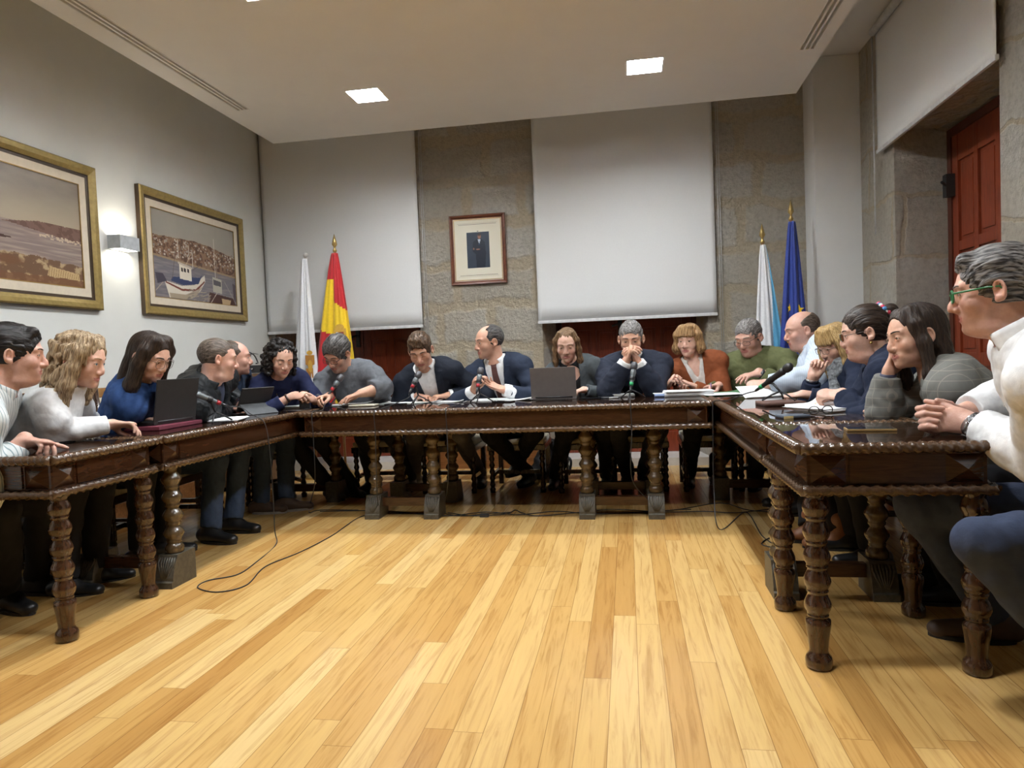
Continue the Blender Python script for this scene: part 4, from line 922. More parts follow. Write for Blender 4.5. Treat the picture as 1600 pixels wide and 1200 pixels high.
p.mix(((p.v > 0.93+0.03*(n2-0.5)))*0.8, (0.43, 0.30, 0.22)); p.mix((((p.u-0.16)/0.25)**2+((p.v-0.87)/0.13)**2 < 1)*(n2 < 0.62)*0.85, (0.38, 0.26, 0.21))
p.mix((((p.u-0.36)/0.17)**2+((p.v-0.63)/0.014)**2 < 1)*1.0, (0.28, 0.20, 0.17)); p.line((0.42, 0.64), (0.425, 0.54), 0.008, (0.26, 0.17, 0.14)); p.ell((0.425, 0.54), (0.042, 0.055), (0.33, 0.21, 0.19), 0.4); p.ell((0.5, 0.82), (0.12, 0.05), (0.42, 0.30, 0.22), 0.5); p.poly([(0.76, 0.83), (0.97, 0.87), (0.97, 0.93), (0.74, 0.92)], (0.70, 0.60, 0.44))
for i in range(14): p.line((0.76+i*0.016, 0.84+i*0.003), (0.75+i*0.016, 0.92), 0.0025, (0.5, 0.4, 0.28))
estuary = p
mats_g = [frame_gold, frame_dk]
framed('framed_photograph', 'gilt framed photograph of two moored fishing boats below a hillside town', (XL, 5.545, 2.02), math.pi/2, 1.45, 0.985, 0.085, mats_g, harbour, 0.045, 0.055)
framed('framed_photograph', 'gilt framed photograph of a wide estuary with a lone tree on the shore', (XL, 3.66, 2.02), math.pi/2, 1.45, 0.985, 0.085, mats_g, estuary, 0.045, 0.055)
# small portrait
p = Paint(120, 150, 4); p.mix(p.v < 2, (0.83, 0.81, 0.74))
def rectl(x0, y0, x1, y1, c, w=0.006):
    for a, b in (((x0, y0), (x1, y0)), ((x1, y0), (x1, y1)), ((x1, y1), (x0, y1)), ((x0, y1), (x0, y0))): p.line(a, b, w*0.6, c)
rectl(0.10, 0.085, 0.90, 0.915, (0.36, 0.33, 0.28)); rectl(0.075, 0.065, 0.925, 0.935, (0.68, 0.65, 0.58)); p.poly([(0.27, 0.215), (0.745, 0.215), (0.745, 0.80), (0.27, 0.80)], (0.17, 0.20, 0.25)); p.mix(((p.u > 0.27) & (p.u < 0.745) & (p.v > 0.215) & (p.v < 0.80))*p.noise(6, 6)*0.5, (0.25, 0.29, 0.34))
p.poly([(0.40, 0.37), (0.47, 0.335), (0.58, 0.335), (0.65, 0.38), (0.665, 0.56), (0.64, 0.795), (0.46, 0.795), (0.45, 0.58), (0.38, 0.52)], (0.11, 0.13, 0.18)); p.poly([(0.50, 0.335), (0.56, 0.335), (0.53, 0.42)], (0.75, 0.78, 0.82)); p.line((0.53, 0.36), (0.525, 0.42), 0.008, (0.16, 0.26, 0.42)); p.ell((0.535, 0.285), (0.038, 0.048), (0.58, 0.40, 0.33), 0.2); p.ell((0.535, 0.255), (0.04, 0.025), (0.26, 0.20, 0.17), 0.3); p.ell((0.50, 0.495), (0.05, 0.013), (0.52, 0.37, 0.32), 0.2); p.ell((0.41, 0.485), (0.018, 0.02), (0.5, 0.36, 0.31), 0.2); p.ell((0.505, 0.198), (0.02, 0.008), (0.35, 0.32, 0.28), 0.3)
t = framed('framed_portrait', 'small wooden framed portrait of a standing man hanging on the stone wall', (-1.40, YB-0.002, 2.145), 0, 0.555, 0.675, 0.038, [wood('mahogany', (0.10, 0.03, 0.015), (0.17, 0.055, 0.025), 0.3), wood('mahogany', (0, 0, 0), (0, 0, 0))], p, 0.03, 0.004, 'portrait')
# wall lamp
t = empty('wall_sconce', (XL, 4.60, 2.025), math.pi/2, 'grey box wall lamp glowing up and down between the two large photographs', 'lamp'); gm = M('sconce_grey', (0.42, 0.45, 0.47), 0.5)
m = MB(); m.box((-0.10, -0.105, -0.048), (0.10, -0.095, 0.048)); m.box((-0.10, -0.095, -0.048), (-0.09, -0.002, 0.048)); m.box((0.09, -0.095, -0.048), (0.10, -0.002, 0.048)); m.box((-0.09, -0.012, -0.048), (0.09, -0.002, 0.048)); m.build('shade', gm, t)
m = MB(); m.box((-0.07, -0.08, -0.012), (0.07, -0.03, 0.012)); m.build('bulb', emit('warm_light', (1.0, 0.90, 0.74), 9.0), t)
# flag stands
pole_m = wood('pole_wood', (0.20, 0.10, 0.04), (0.32, 0.17, 0.07), 0.35)
def cloth_m(n, c): return M('flag_'+n, c, 0.55, 0.06, 60, 0.1, 500, sheen=0.2)
def flag(label, x, y, ztop, zbot, wtop, wbot, cols, colfn, sway=0.0, seed=1, finial='spear', deep=0.10, hem=None):
    t = empty('flag', (x, y, 0), 0, label, 'flag', None)
    m_ = MB(); m_.tube([(0, 0, 0.03), (0, 0, ztop+0.02)], 0.013, 10); m_.build('pole', pole_m, t)
    m_ = MB(); m_.lathe([(0.14, 0), (0.14, 0.02), (0.06, 0.05), (0.03, 0.08), (0.02, 0.12)], n=24); m_.build('base', brass, t)
    m_ = MB()
    if finial == 'spear': m_.lathe([(0.016, 0), (0.022, 0.012), (0.012, 0.03), (0.010, 0.045), (0.026, 0.07), (0.018, 0.11), (0.002, 0.17)], (0, 0, ztop+0.015), 10); f_ = brass
    else: m_.sphere((0, 0, ztop+0.035), 0.026, 12); m_.lathe([(0.018, 0), (0.012, 0.02)], (0, 0, ztop), 10); f_ = M('finial_grey', (0.5, 0.48, 0.45), 0.4)
    m_.build('finial', f_, t)
    nu, nv = 90, 90; rs = np.random.RandomState(seed); ph = rs.rand(4)*6; V = []; F = []; I = []
    for j in range(nv+1):
        v = j/nv; z = ztop-v*(ztop-zbot)
        l = -wtop[0]+(-wbot[0]+wtop[0])*v**0.85; r_ = wtop[1]+(wbot[1]-wtop[1])*v**0.85
        for i in range(nu+1):
            u = i/nu; fold = math.sin(u*13+ph[0]+v*0.8)+0.6*math.sin(u*27+ph[1]); dd = (0.018+deep*v**0.7)*0.5
            zz = z-(hem(u)*v**3 if hem else 0)
            V.append((l+(r_-l)*(u+0.025*math.sin(u*13+ph[2])*v)+sway*v, -0.012-dd*(0.55+0.45*fold*0.6)-0.02*math.sin(u*math.pi), zz))
    for j in range(nv):
        for i in range(nu): a = j*(nu+1)+i; F.append((a, a+1, a+nu+2, a+nu+1)); c = [(V[k][0], V[k][2]) for k in F[-1]]; I.append(colfn((i+0.5)/nu, (j+0.5)/nv))
    o = mesh_obj('cloth', V, F, cols, t, I); md = o.modifiers.new('t', 'SOLIDIFY'); md.thickness = 0.002
    def spot(u, v): i = min(nu, int(u*nu)); j = min(nv, int(v*nv)); return A(*V[j*(nu+1)+i])
    return t, o, spot
FR, FY, FW, FB, FC = cloth_m('red', (0.50, 0.012, 0.018)), cloth_m('yellow', (0.85, 0.58, 0.015)), cloth_m('white', (0.74, 0.75, 0.77)), cloth_m('blue', (0.010, 0.035, 0.25)), cloth_m('sky_blue', (0.10, 0.36, 0.58))
FG = cloth_m('gold', (0.62, 0.36, 0.05)); FO = cloth_m('ochre', (0.45, 0.20, 0.03)); FBr = cloth_m('maroon', (0.28, 0.05, 0.03)); FK = cloth_m('black', (0.03, 0.03, 0.03))
def crest(parent, spot, items, th=-0.008):
    m_ = MB(); 
    for (u, v, w, h, k, shp) in items:
        p_ = spot(u, v); V = []; n = 14
        for i in range(n):
            a = 2*math.pi*i/n; ca, sa = math.cos(a), math.sin(a)
            if shp == 'o': x_, z_ = w*ca, h*sa
            elif shp == 's': x_, z_ = w*(1 if ca > 0 else -1)*min(1, abs(ca)*1.6), h*(sa if sa < 0 else min(1, sa*1.7))
            elif shp == 'd': q = abs(ca)+abs(sa); x_, z_ = w*ca/q, h*sa/q
            elif shp == '*': rr_ = 1 if i % 2 == 0 else 0.45; x_, z_ = w*ca*rr_, h*sa*rr_
            V.append((p_[0]+x_, p_[1]+th-0.0006*k, p_[2]+z_))
        if shp == '*':
            V = [(p_[0]+w*(1 if i % 2 == 0 else 0.4)*math.sin(i*math.pi/5), p_[1]+th, p_[2]+h*(1 if i % 2 == 0 else 0.4)*math.cos(i*math.pi/5)) for i in range(10)]
        c_ = A(*p_)+A(0, th-0.0006*k, 0); m_.add(V+[c_], [(i, len(V), (i+1) % len(V)) for i in range(len(V))], k)
    o = m_.build('emblem', [FR, FY, FW, FG, FO, FBr, FK], parent); md = o.modifiers.new('t', 'SOLIDIFY'); md.thickness = 0.0015
# white flag with a shield
t, o, sp = flag('white flag with a golden brown coat of arms on a pole with ball finial', -3.0, 6.32, 2.10, 0.62, (0.035, 0.02), (0.20, 0.10), [FW], lambda u, v: 0, 0.0, 3, 'ball', 0.12, hem=lambda u: 0.28*max(0, u-0.35)-0.22*max(0, 0.35-u))
crest(o, sp, [(0.80, 0.60, 0.030, 0.035, 2, 'o'), (0.80, 0.595, 0.030, 0.022, 3, 'o'), (0.80, 0.64, 0.045, 0.05, 4, 's'), (0.79, 0.655, 0.03, 0.05, 5, 'o'), (0.81, 0.67, 0.022, 0.06, 3, 'o'), (0.76, 0.715, 0.035, 0.05, 4, 's'), (0.74, 0.78, 0.05, 0.07, 4, 'd'), (0.74, 0.765, 0.03, 0.05, 3, 'd')])
# red and yellow flag
def es(u, v):
    if u > 0.5: return 0 if v < 0.29+0.12*(u-0.5) else 1
    return 0 if v < 0.157 or v > 0.455+0.08*u else 1
t, o, sp = flag('red and yellow flag with coat of arms standing behind the man in grey', -2.72, 6.36, 2.14, 0.55, (0.03, 0.035), (0.30, 0.23), [FR, FY], es, 0.0, 8, 'spear', 0.14)
crest(o, sp, [(0.68, 0.450, 0.045, 0.03, 3, 'o'), (0.68, 0.505, 0.06, 0.075, 3, 's'), (0.65, 0.485, 0.024, 0.026, 0, 's'), (0.73, 0.490, 0.024, 0.026, 5, 's'), (0.65, 0.530, 0.024, 0.026, 5, 's'), (0.73, 0.530, 0.024, 0.026, 0, 's'), (0.69, 0.510, 0.012, 0.014, 2, 'o'), (0.60, 0.515, 0.010, 0.06, 2, 's'), (0.78, 0.515, 0.010, 0.06, 2, 's')])
# white flag with a sky-blue band
t, o, sp = flag('white flag with a sky blue band standing against the right stone pier', 1.19, 6.40, 1.97, 0.5, (0.02, 0.02), (0.13, 0.21), [FW, FC], lambda u, v: 1 if u > 0.98-1.05*v*0.5 and u > 0.50 else 0, 0.0, 5, 'spear', 0.09)
# blue flag with gold stars
t, o, sp = flag('dark blue flag with gold stars standing in the right corner', 1.40, 6.26, 2.13, 0.5, (0.025, 0.03), (0.17, 0.15), [FB], lambda u, v: 0, 0.0, 9, 'spear', 0.10)
crest(o, sp, [(0.72, 0.46, 0.045, 0.045, 1, '*'), (0.32, 0.45, 0.018, 0.04, 1, '*'), (0.30, 0.62, 0.03, 0.035, 1, '*'), (0.75, 0.64, 0.03, 0.035, 1, '*')])

# ------------------------------------------------------------------ tables
tw = wood('table_walnut', (0.034, 0.013, 0.006), (0.078, 0.031, 0.013), 0.22, (26, 4, 26), coat=0.3); tw2 = wood('table_apron', (0.036, 0.014, 0.006), (0.070, 0.028, 0.012), 0.25, (5, 5, 40), coat=0.3)
carve = wood('carved_walnut', (0.05, 0.026, 0.013), (0.10, 0.055, 0.028), 0.26, (40, 40, 40), coat=0.4); legw = wood('turned_walnut', (0.030, 0.012, 0.006), (0.066, 0.029, 0.013), 0.14, (30, 30, 5), coat=0.7)
legw2 = wood('turned_oak', (0.062, 0.040, 0.019), (0.112, 0.074, 0.036), 0.2, (30, 30, 5), coat=0.5); footw = wood('carved_foot', (0.05, 0.045, 0.035), (0.10, 0.088, 0.066), 0.4, (20, 20, 20))
tglass = glass_mat('table_glass', (0.93, 0.95, 0.94), 0.012, 1.5)
TZ = 0.767
def rope(m_, a, b, r, pitch=0.032, lobes=2, amp=0.22, mi=0, leafy=False, nseg=0.008):
    """a carved roll between two points: the section turns as it runs"""
    a, b = A(*a), A(*b); Ln = np.linalg.norm(b-a); n = max(2, int(Ln/nseg)); d = (b-a)/Ln; s_ = np.cross(d, A(0, 0, 1)); k = 10; V = []; F = []
    for i in range(n+1):
        x = Ln*i/n
        for j in range(k):
            th = 2*math.pi*j/k
            q = 1+amp*math.sin(lobes*th+2*math.pi*x/pitch) if not leafy else 1+amp*abs(math.sin(math.pi*x/pitch+0.9*math.sin(th)))-amp*0.3
            V.append(a+d*x+r*q*(s_*math.cos(th)*(1.25 if leafy else 1)+A(0, 0, 1)*math.sin(th)))
    for i in range(n):
        for j in range(k): F.append((i*k+j, i*k+(j+1) % k, (i+1)*k+(j+1) % k, (i+1)*k+j))
    F += [tuple(range(k-1, -1, -1)), tuple(n*k+j for j in range(k))]; m_.add(V, F, mi, True)
def pyramid(m_, c, u, w, h, out, d, mi=0):
    """a pointed diamond block on an apron: c centre, u along, out outward"""
    c, u, out = A(*c), A(*u), A(*out); z = A(0, 0, 1); q = [c-u*w-z*h, c+u*w-z*h, c+u*w+z*h, c-u*w+z*h]; m_.add(q+[c+out*d], [(0, 1, 4), (1, 2, 4), (2, 3, 4), (3, 0, 4)], mi)
def small_leg(): 
    P = [(0.036, 0), (0.043, 0.006), (0.044, 0.03), (0.040, 0.042), (0.033, 0.050), (0.030, 0.062), (0.034, 0.10), (0.041, 0.150), (0.040, 0.166), (0.030, 0.172)]
    z = 0.172; n = 5; st = (0.585-z)/n
    for i in range(n): P += [(0.0305, z+0.003), (0.0345, z+0.006), (0.0345, z+0.012), (0.0320, z+0.015), (0.0400, z+st*0.34), (0.0435, z+st*0.50), (0.0430, z+st*0.60), (0.0385, z+st*0.76), (0.0335, z+st*0.88), (0.0310, z+st*0.97)]; z += st
    return P+[(0.040, 0.60), (0.040, 0.62)]
def big_leg():
    P = [(0.040, 0.155), (0.046, 0.165), (0.047, 0.185), (0.036, 0.205)]; z = 0.205; n = 4; st = (0.575-z)/n
    for i in range(n): P += [(0.031, z+0.003), (0.036, z+0.007), (0.036, z+0.016), (0.033, z+0.021), (0.043, z+st*0.38), (0.0505, z+st*0.54), (0.0495, z+st*0.64), (0.042, z+st*0.78), (0.034, z+st*0.89), (0.030, z+st*0.98)]; z += st
    return P+[(0.044, 0.60), (0.048, 0.62)]
def foot_block(m_, x, y, sy, mi=0):
    """carved foot, front at y, running back along sy"""
    prof = [(0, 0), (0, 0.03), (0.012, 0.036), (0.012, 0.05), (0.022, 0.085), (0.034, 0.115), (0.05, 0.14), (0.055, 0.158), (0.20, 0.158), (0.20, 0)]; w = 0.052; V = [(x+s*w, y+sy*a, z) for s in (-1, 1) for a, z in prof]; n = len(prof)
    m_.add(V, [tuple(range(n)) if sy < 0 else tuple(range(n-1, -1, -1)), tuple(n+i for i in (range(n-1, -1, -1) if sy < 0 else range(n)))]+[(i, (i+1) % n, n+(i+1) % n, n+i) for i in range(n)], mi)
    for k in range(-3, 4): m_.tube([(x+k*0.004, y+sy*0.012, 0.05), (x+k*0.010, y+sy*0.022, 0.088), (x+k*0.0145, y+sy*0.036, 0.12), (x+k*0.0135, y+sy*0.05, 0.145)], [0.0035, 0.0055, 0.006, 0.0035], 6, mi)
def table(label, x0, x1, y0, y1, kind, trestles=(), legs=(), vis=('-y',), group=None):
    cx, cy = (x0+x1)/2, (y0+y1)/2; t = empty('table', (cx, cy, 0), 0, label, 'table', None)
    X0, X1, Y0, Y1 = x0-cx, x1-cx, y0-cy, y1-cy; e = 0.032
    m_ = MB(); m_.box((X0+0.012, Y0+0.012, TZ-0.032), (X1-0.012, Y1-0.012, TZ-0.006), 0); m_.build('tabletop', tw, t)
    m_ = MB(); zc = TZ-0.016; r = 0.0155
    for a, b in (((X0+r, Y0+r, zc), (X1-r, Y0+r, zc)), ((X0+r, Y1-r, zc), (X1-r, Y1-r, zc)), ((X0+r, Y0+r, zc), (X0+r, Y1-r, zc)), ((X1-r, Y0+r, zc), (X1-r, Y1-r, zc))): rope(m_, a, b, r, 0.030, leafy=True, amp=0.55)
    m_.build('carved_edge', carve, t)
    m_ = MB(); m_.box((X0+0.035, Y0+0.035, TZ-0.0062), (X1-0.035, Y1-0.035, TZ)); m_.build('glass_top', tglass, t)
    i = 0.040; m_ = MB(); za, zb = 0.622, TZ-0.03
    m_.box((X0+i, Y0+i, za), (X1-i, Y1-i, zb), 0)
    for (p_, q_, o_) in (((X0+i, Y0+i), (X1-i, Y0+i), (0, -1)), ((X0+i, Y1-i), (X1-i, Y1-i), (0, 1)), ((X0+i, Y0+i), (X0+i, Y1-i), (-1, 0)), ((X1-i, Y0+i), (X1-i, Y1-i), (1, 0))):
        p_, q_, o_ = A(*p_, 0), A(*q_, 0), A(*o_, 0); Ln = np.linalg.norm(q_-p_); u = (q_-p_)/Ln
        for c in (p_+u*0.065, q_-u*0.065): pyramid(m_, (c[0], c[1], 0.680), u, 0.055, 0.046, o_, 0.026)
        a_, b_ = p_+u*0.13+o_*0.0, q_-u*0.13; lo = np.minimum(a_, b_)-np.abs(o_)*0.006; hi = np.maximum(a_, b_)+np.abs(o_)*0.006; m_.box((lo[0], lo[1], 0.634), (hi[0], hi[1], 0.726), 0)
        lo = np.minimum(p_, q_)-0.014*np.abs(o_); hi = np.maximum(p_, q_)+0.014*np.abs(o_); m_.box((lo[0], lo[1], 0.729), (hi[0], hi[1], 0.742), 0)
    m_.build('apron', tw2, t)
    m_ = MB(); r = 0.0165; j = 0.022
    for a, b in (((X0+j, Y0+j), (X1-j, Y0+j)), ((X0+j, Y1-j), (X1-j, Y1-j)), ((X0+j, Y0+j), (X0+j, Y1-j)), ((X1-j, Y0+j), (X1-j, Y1-j))): rope(m_, (*a, 0.613), (*b, 0.613), r, 0.040, 3, 0.26)
    m_.box((X0+j, Y0+j, 0.61), (X1-j, Y1-j, 0.622)); m_.build('rope_moulding', carve, t)
    for lx, ly in legs:
        m_ = MB(); m_.lathe(small_leg(), (lx-cx, ly-cy, 0), 22); m_.build('leg', legw, t)
    for a, b, yy, sy in trestles:  # pair of legs on carved feet with a bar between
        for lx in (a, b):
            m_ = MB(); m_.lathe(big_leg(), (lx-cx, yy-cy+sy*0.11, 0), 22); lo = m_.build('leg', legw2, t)
            m_ = MB(); foot_block(m_, lx-cx, yy-cy, sy); m_.build('carved_foot', footw, lo)
        m_ = MB(); m_.box((a-cx+0.05, yy-cy+sy*0.11-0.022, 0.075), (b-cx-0.05, yy-cy+sy*0.11+0.022, 0.135), bev=0.004); m_.build('stretcher', tw2, t)
    return t
XI, XO, XR0, XR1, YI, YO = -2.25, -2.88, 0.53, 1.15, 4.44, 5.42
table('long carved walnut table at the back of the horseshoe below the portrait', XI+0.012, XR0-0.012, YI, YO, 'b', trestles=((-1.785, -1.36, 4.58, 1), (-0.295, 0.155, 4.57, 1), (-1.785, -1.36, 5.32, -1), (-0.295, 0.155, 5.32, -1)))
table('long carved walnut side table on the left beneath the tablet and microphone', XO, XI, 3.08, YO, 'l', trestles=((-2.78, -2.325, 3.11, 1), (-2.78, -2.325, 5.35, -1)))
table('small carved walnut table on the left with four turned legs, nearest the wall photographs', XO, XI, 2.40, 3.062, 's', legs=((-2.305, 2.485), (-2.325, 3.01), (-2.81, 2.485), (-2.81, 3.01)))
table('long carved walnut side table on the right beneath the black topped microphone', XR0, XR1, 3.06, YO, 'r', trestles=((0.64, 1.04, 3.10, 1), (0.64, 1.04, 5.35, -1)))
table('small carved walnut table on the right under the clasped hands of the white shirt man', XR0, XR1, 2.37, 3.042, 's', legs=((0.605, 2.455), (0.612, 3.0), (1.09, 2.447), (1.087, 2.955)))

# ------------------------------------------------------------------ chairs
cw = wood('chair_wood', (0.018, 0.009, 0.006), (0.045, 0.02, 0.011), 0.25, (20, 20, 5), coat=0.3); uph = simple('cream_upholstery', (0.50, 0.45, 0.34), 0.85, 0.12, 25, 0.2, 300, sheen=0.3); topw = wood('chair_rail', (0.20, 0.095, 0.03), (0.34, 0.17, 0.055), 0.3, (4, 20, 20))
def chair_leg(z1): 
    P = [(0.022, 0.0), (0.024, 0.03), (0.016, 0.04)]; z = 0.04; n = 5; st = (z1-0.06-z)/n
    for i in range(n): P += [(0.016, z+0.003), (0.024, z+st*0.45), (0.016, z+st*0.95)]; z += st
    return P+[(0.024, z1-0.05), (0.024, z1)]
def make_chair(label, low=False):
    hb = 0.80 if low else 0.99; bk = cw if low else uph; t = empty('upholstered_chair', (0, 0, 0), 0, label, 'chair')
    for sx in (-1, 1):
        m_ = MB(); m_.lathe(chair_leg(0.36), (sx*0.205, -0.20, 0), 12); m_.build('leg', cw, t)
        m_ = MB(); m_.box((sx*0.205-0.02, 0.19, 0), (sx*0.205+0.02, 0.23, 0.46)); m_.build('leg', cw, t)
        m_ = MB(); m_.tube([(sx*0.205, 0.21, 0.45), (sx*0.205, 0.235, 0.62), (sx*0.20, 0.27, hb)], 0.019, 8); m_.build('back_post', cw, t)
        m_ = MB(); m_.box((sx*0.205-0.012, -0.19, 0.12), (sx*0.205+0.012, 0.20, 0.15)); m_.build('stretcher', cw, t)
    m_ = MB(); m_.box((-0.20, -0.015, 0.12), (0.20, 0.015, 0.15)); m_.build('stretcher', cw, t)
    m_ = MB(); m_.box((-0.235, -0.23, 0.34), (0.235, 0.235, 0.39), bev=0.008); m_.build('seat_frame', cw, t)
    m_ = MB(); m_.box((-0.225, -0.225, 0.385), (0.225, 0.215, 0.43), bev=0.02); m_.build('seat', uph, t)
    m_ = MB(); Mx = Matrix.Translation((0, 0.225, 0)) @ Matrix.Rotation(math.radians(-7), 4, 'X'); m_.box((-0.185, -0.03, 0.52), (0.185, 0.02, hb-0.06), 0, Mx, 0.02); m_.build('backrest', bk, t)
    m_ = MB(); m_.box((-0.225, 0.0, hb-0.055), (0.225, 0.032, hb+0.01), 0, Mx, 0.01); m_.build('top_rail', cw if low else topw, t)
    return t
CHAIR = {}
def place_chair(x, y, face, label, z=0, low=False):
    """face = direction the sitter looks"""
    rz = math.atan2(face[0], -face[1])
    if low not in CHAIR: t = make_chair(label, low); CHAIR[low] = t
    else:
        t = CHAIR[low].copy(); C.objects.link(t)
        for ch in list(CHAIR[low].children): c = ch.copy(); C.objects.link(c); c.parent = t
    t['label'] = label; t['group'] = 'upholstered chairs round the tables'; t.location = (x, y, z); t.rotation_euler = (0, 0, rz); return t
# ------------------------------------------------------------------ people round the tables
fab = lambda n, c, **k: M('cloth_'+n, c, k.get('rough', 0.85), k.get('var', 0.10), k.get('scale', 40), k.get('bump', 0.25), k.get('bs', 260), sheen=k.get('sheen', 0.0), spec=k.get('spec', 0.25), bdist=k.get('bd', 0.003))
def striped(name, base, line, freq, thin=0.25, check=False, axes=(0, 2)):
    m_, nt, b = new_mat(name); tc = N(nt, 'ShaderNodeTexCoord'); sp = N(nt, 'ShaderNodeSeparateXYZ'); nz = N(nt, 'ShaderNodeTexNoise', i_Scale=5.0); L(nt, tc.outputs['Object'], nz.inputs['Vector'])
    mxv = N(nt, 'ShaderNodeMix', data_type='VECTOR'); mxv.inputs['Factor'].default_value = 0.012; L(nt, tc.outputs['Object'], mxv.inputs['A']); L(nt, nz.outputs['Color'], mxv.inputs['B']); L(nt, mxv.outputs['Result'], sp.inputs[0]); cur = None
    for ax in (axes if check else axes[:1]):
        f = N(nt, 'ShaderNodeMath', operation='MULTIPLY'); f.inputs[1].default_value = freq; L(nt, sp.outputs[ax], f.inputs[0]); g = N(nt, 'ShaderNodeMath', operation='FRACT'); L(nt, f.outputs[0], g.inputs[0]); h = N(nt, 'ShaderNodeMath', operation='LESS_THAN'); h.inputs[1].default_value = thin; L(nt, g.outputs[0], h.inputs[0])
        if cur is None: cur = h.outputs[0]
        else:
            x = N(nt, 'ShaderNodeMath', operation='MAXIMUM'); L(nt, cur, x.inputs[0]); L(nt, h.outputs[0], x.inputs[1]); cur = x.outputs[0]
    mx = N(nt, 'ShaderNodeMix', data_type='RGBA'); L(nt, cur, mx.inputs['Factor']); mx.inputs['A'].default_value = (*base, 1); mx.inputs['B'].default_value = (*line, 1); L(nt, mx.outputs['Result'], b.inputs['Base Color']); b.inputs['Roughness'].default_value = 0.85; b.inputs['Specular IOR Level'].default_value = 0.2; return m_
S_fair = skin_mat('skin_fair', (0.63, 0.40, 0.31), (0.42, 0.13, 0.12), (0.36, 0.24, 0.20)); S_warm = skin_mat('skin_warm', (0.55, 0.32, 0.225), (0.36, 0.11, 0.10), (0.22, 0.15, 0.125)); S_pink = skin_mat('skin_pink', (0.575, 0.345, 0.27), (0.42, 0.13, 0.12), (0.40, 0.24, 0.20)); S_tan = skin_mat('skin_tan', (0.575, 0.345, 0.245), (0.36, 0.10, 0.09), (0.2, 0.14, 0.11))
H_black = hair_mat('hair_black', (0.020, 0.016, 0.015), (0.006, 0.005, 0.005)); H_dark = hair_mat('hair_dark_brown', (0.045, 0.027, 0.018), (0.014, 0.009, 0.007)); H_brown = hair_mat('hair_brown', (0.115, 0.068, 0.038), (0.035, 0.02, 0.012)); H_ash = hair_mat('hair_ash_blond', (0.50, 0.38, 0.24), (0.19, 0.125, 0.07)); H_gold = hair_mat('hair_golden', (0.60, 0.42, 0.19), (0.28, 0.165, 0.06)); H_bob = hair_mat('hair_light_brown', (0.42, 0.26, 0.12), (0.16, 0.085, 0.036)); H_grey = hair_mat('hair_grey', (0.27, 0.255, 0.245), (0.075, 0.068, 0.064)); H_pepper = hair_mat('hair_pepper', (0.24, 0.225, 0.215), (0.022, 0.019, 0.018)); H_salt = hair_mat('hair_salt', (0.115, 0.107, 0.102), (0.018, 0.016, 0.015)); H_greyb = hair_mat('hair_grey_brown', (0.155, 0.12, 0.095), (0.05, 0.037, 0.028)); H_lb = hair_mat('hair_chestnut', (0.26, 0.16, 0.085), (0.09, 0.05, 0.026))
B_dark, B_grey, B_fair = M('brow_dark', (0.025, 0.017, 0.013), 0.8), M('brow_grey', (0.14, 0.12, 0.105), 0.8), M('brow_fair', (0.25, 0.15, 0.08), 0.8)
white_c, cream_c = fab('white', (0.74, 0.745, 0.75), bump=0.15), fab('cream', (0.68, 0.66, 0.62)); navy_suit, navy_suit2, navy_knit = fab('navy_suit', (0.018, 0.026, 0.048)), fab('midnight_suit', (0.010, 0.013, 0.022)), fab('navy_knit', (0.016, 0.020, 0.034), bs=500); denim_b = fab('denim_blue', (0.022, 0.055, 0.16), bump=0.35, bs=120); black_j = fab('black_jacket', (0.009, 0.011, 0.013), rough=0.55, bump=0.4, bs=60, bd=0.006); navy_j = fab('navy_jacket', (0.020, 0.034, 0.065)); royal = fab('royal_navy', (0.014, 0.019, 0.060)); grey_h = fab('grey_henley', (0.115, 0.122, 0.135), bump=0.35, bs=90); blaz_g = fab('blazer_grey', (0.062, 0.072, 0.078)); black_t = fab('black_top', (0.012, 0.012, 0.013)); rust = fab('rust_blazer', (0.20, 0.055, 0.018)); olive = fab('olive_knit', (0.105, 0.115, 0.048), bs=400); sky = striped('cloth_sky_shirt', (0.55, 0.63, 0.73), (0.49, 0.57, 0.69), 90, 0.4); pinst = striped('cloth_green_stripe', (0.66, 0.69, 0.69), (0.27, 0.35, 0.37), 62, 0.24, axes=(1, 2)); check = striped('cloth_grey_check', (0.165, 0.165, 0.15), (0.25, 0.235, 0.205), 26, 0.08, True, axes=(1, 2)); blaz_n = fab('blazer_navy', (0.010, 0.0155, 0.036)); leop = simple('cloth_scarf', (0.16, 0.17, 0.18), 0.9, 0.75, 60); patt = simple('cloth_blouse', (0.55, 0.5, 0.5), 0.8, 0.5, 50)
tr_black, tr_grey, tr_jean, tr_navy, tr_char = fab('trousers_black', (0.012, 0.012, 0.014)), fab('trousers_grey', (0.085, 0.08, 0.085)), fab('jeans', (0.035, 0.055, 0.10), bump=0.3, bs=120), fab('chinos_navy', (0.040, 0.054, 0.098), bump=0.3, bs=120), fab('trousers_charcoal', (0.035, 0.036, 0.042))
sh_black, sh_brown, sh_tan, sole_d, sole_w = M('shoe_black', (0.012, 0.012, 0.013), 0.35), M('shoe_brown', (0.065, 0.04, 0.028), 0.6), M('shoe_tan', (0.22, 0.085, 0.032), 0.45), M('sole_dark', (0.015, 0.013, 0.012), 0.7), M('sole_light', (0.30, 0.28, 0.25), 0.7)
G_black, G_green, G_thin = M('specs_black', (0.015, 0.013, 0.013), 0.3), M('specs_green', (0.03, 0.16, 0.06), 0.3), M('specs_thin', (0.12, 0.10, 0.09), 0.3, metal=0.6); LENS = glass_mat('spectacle_lens', (0.98, 0.985, 0.985), 0.01, 1.06)
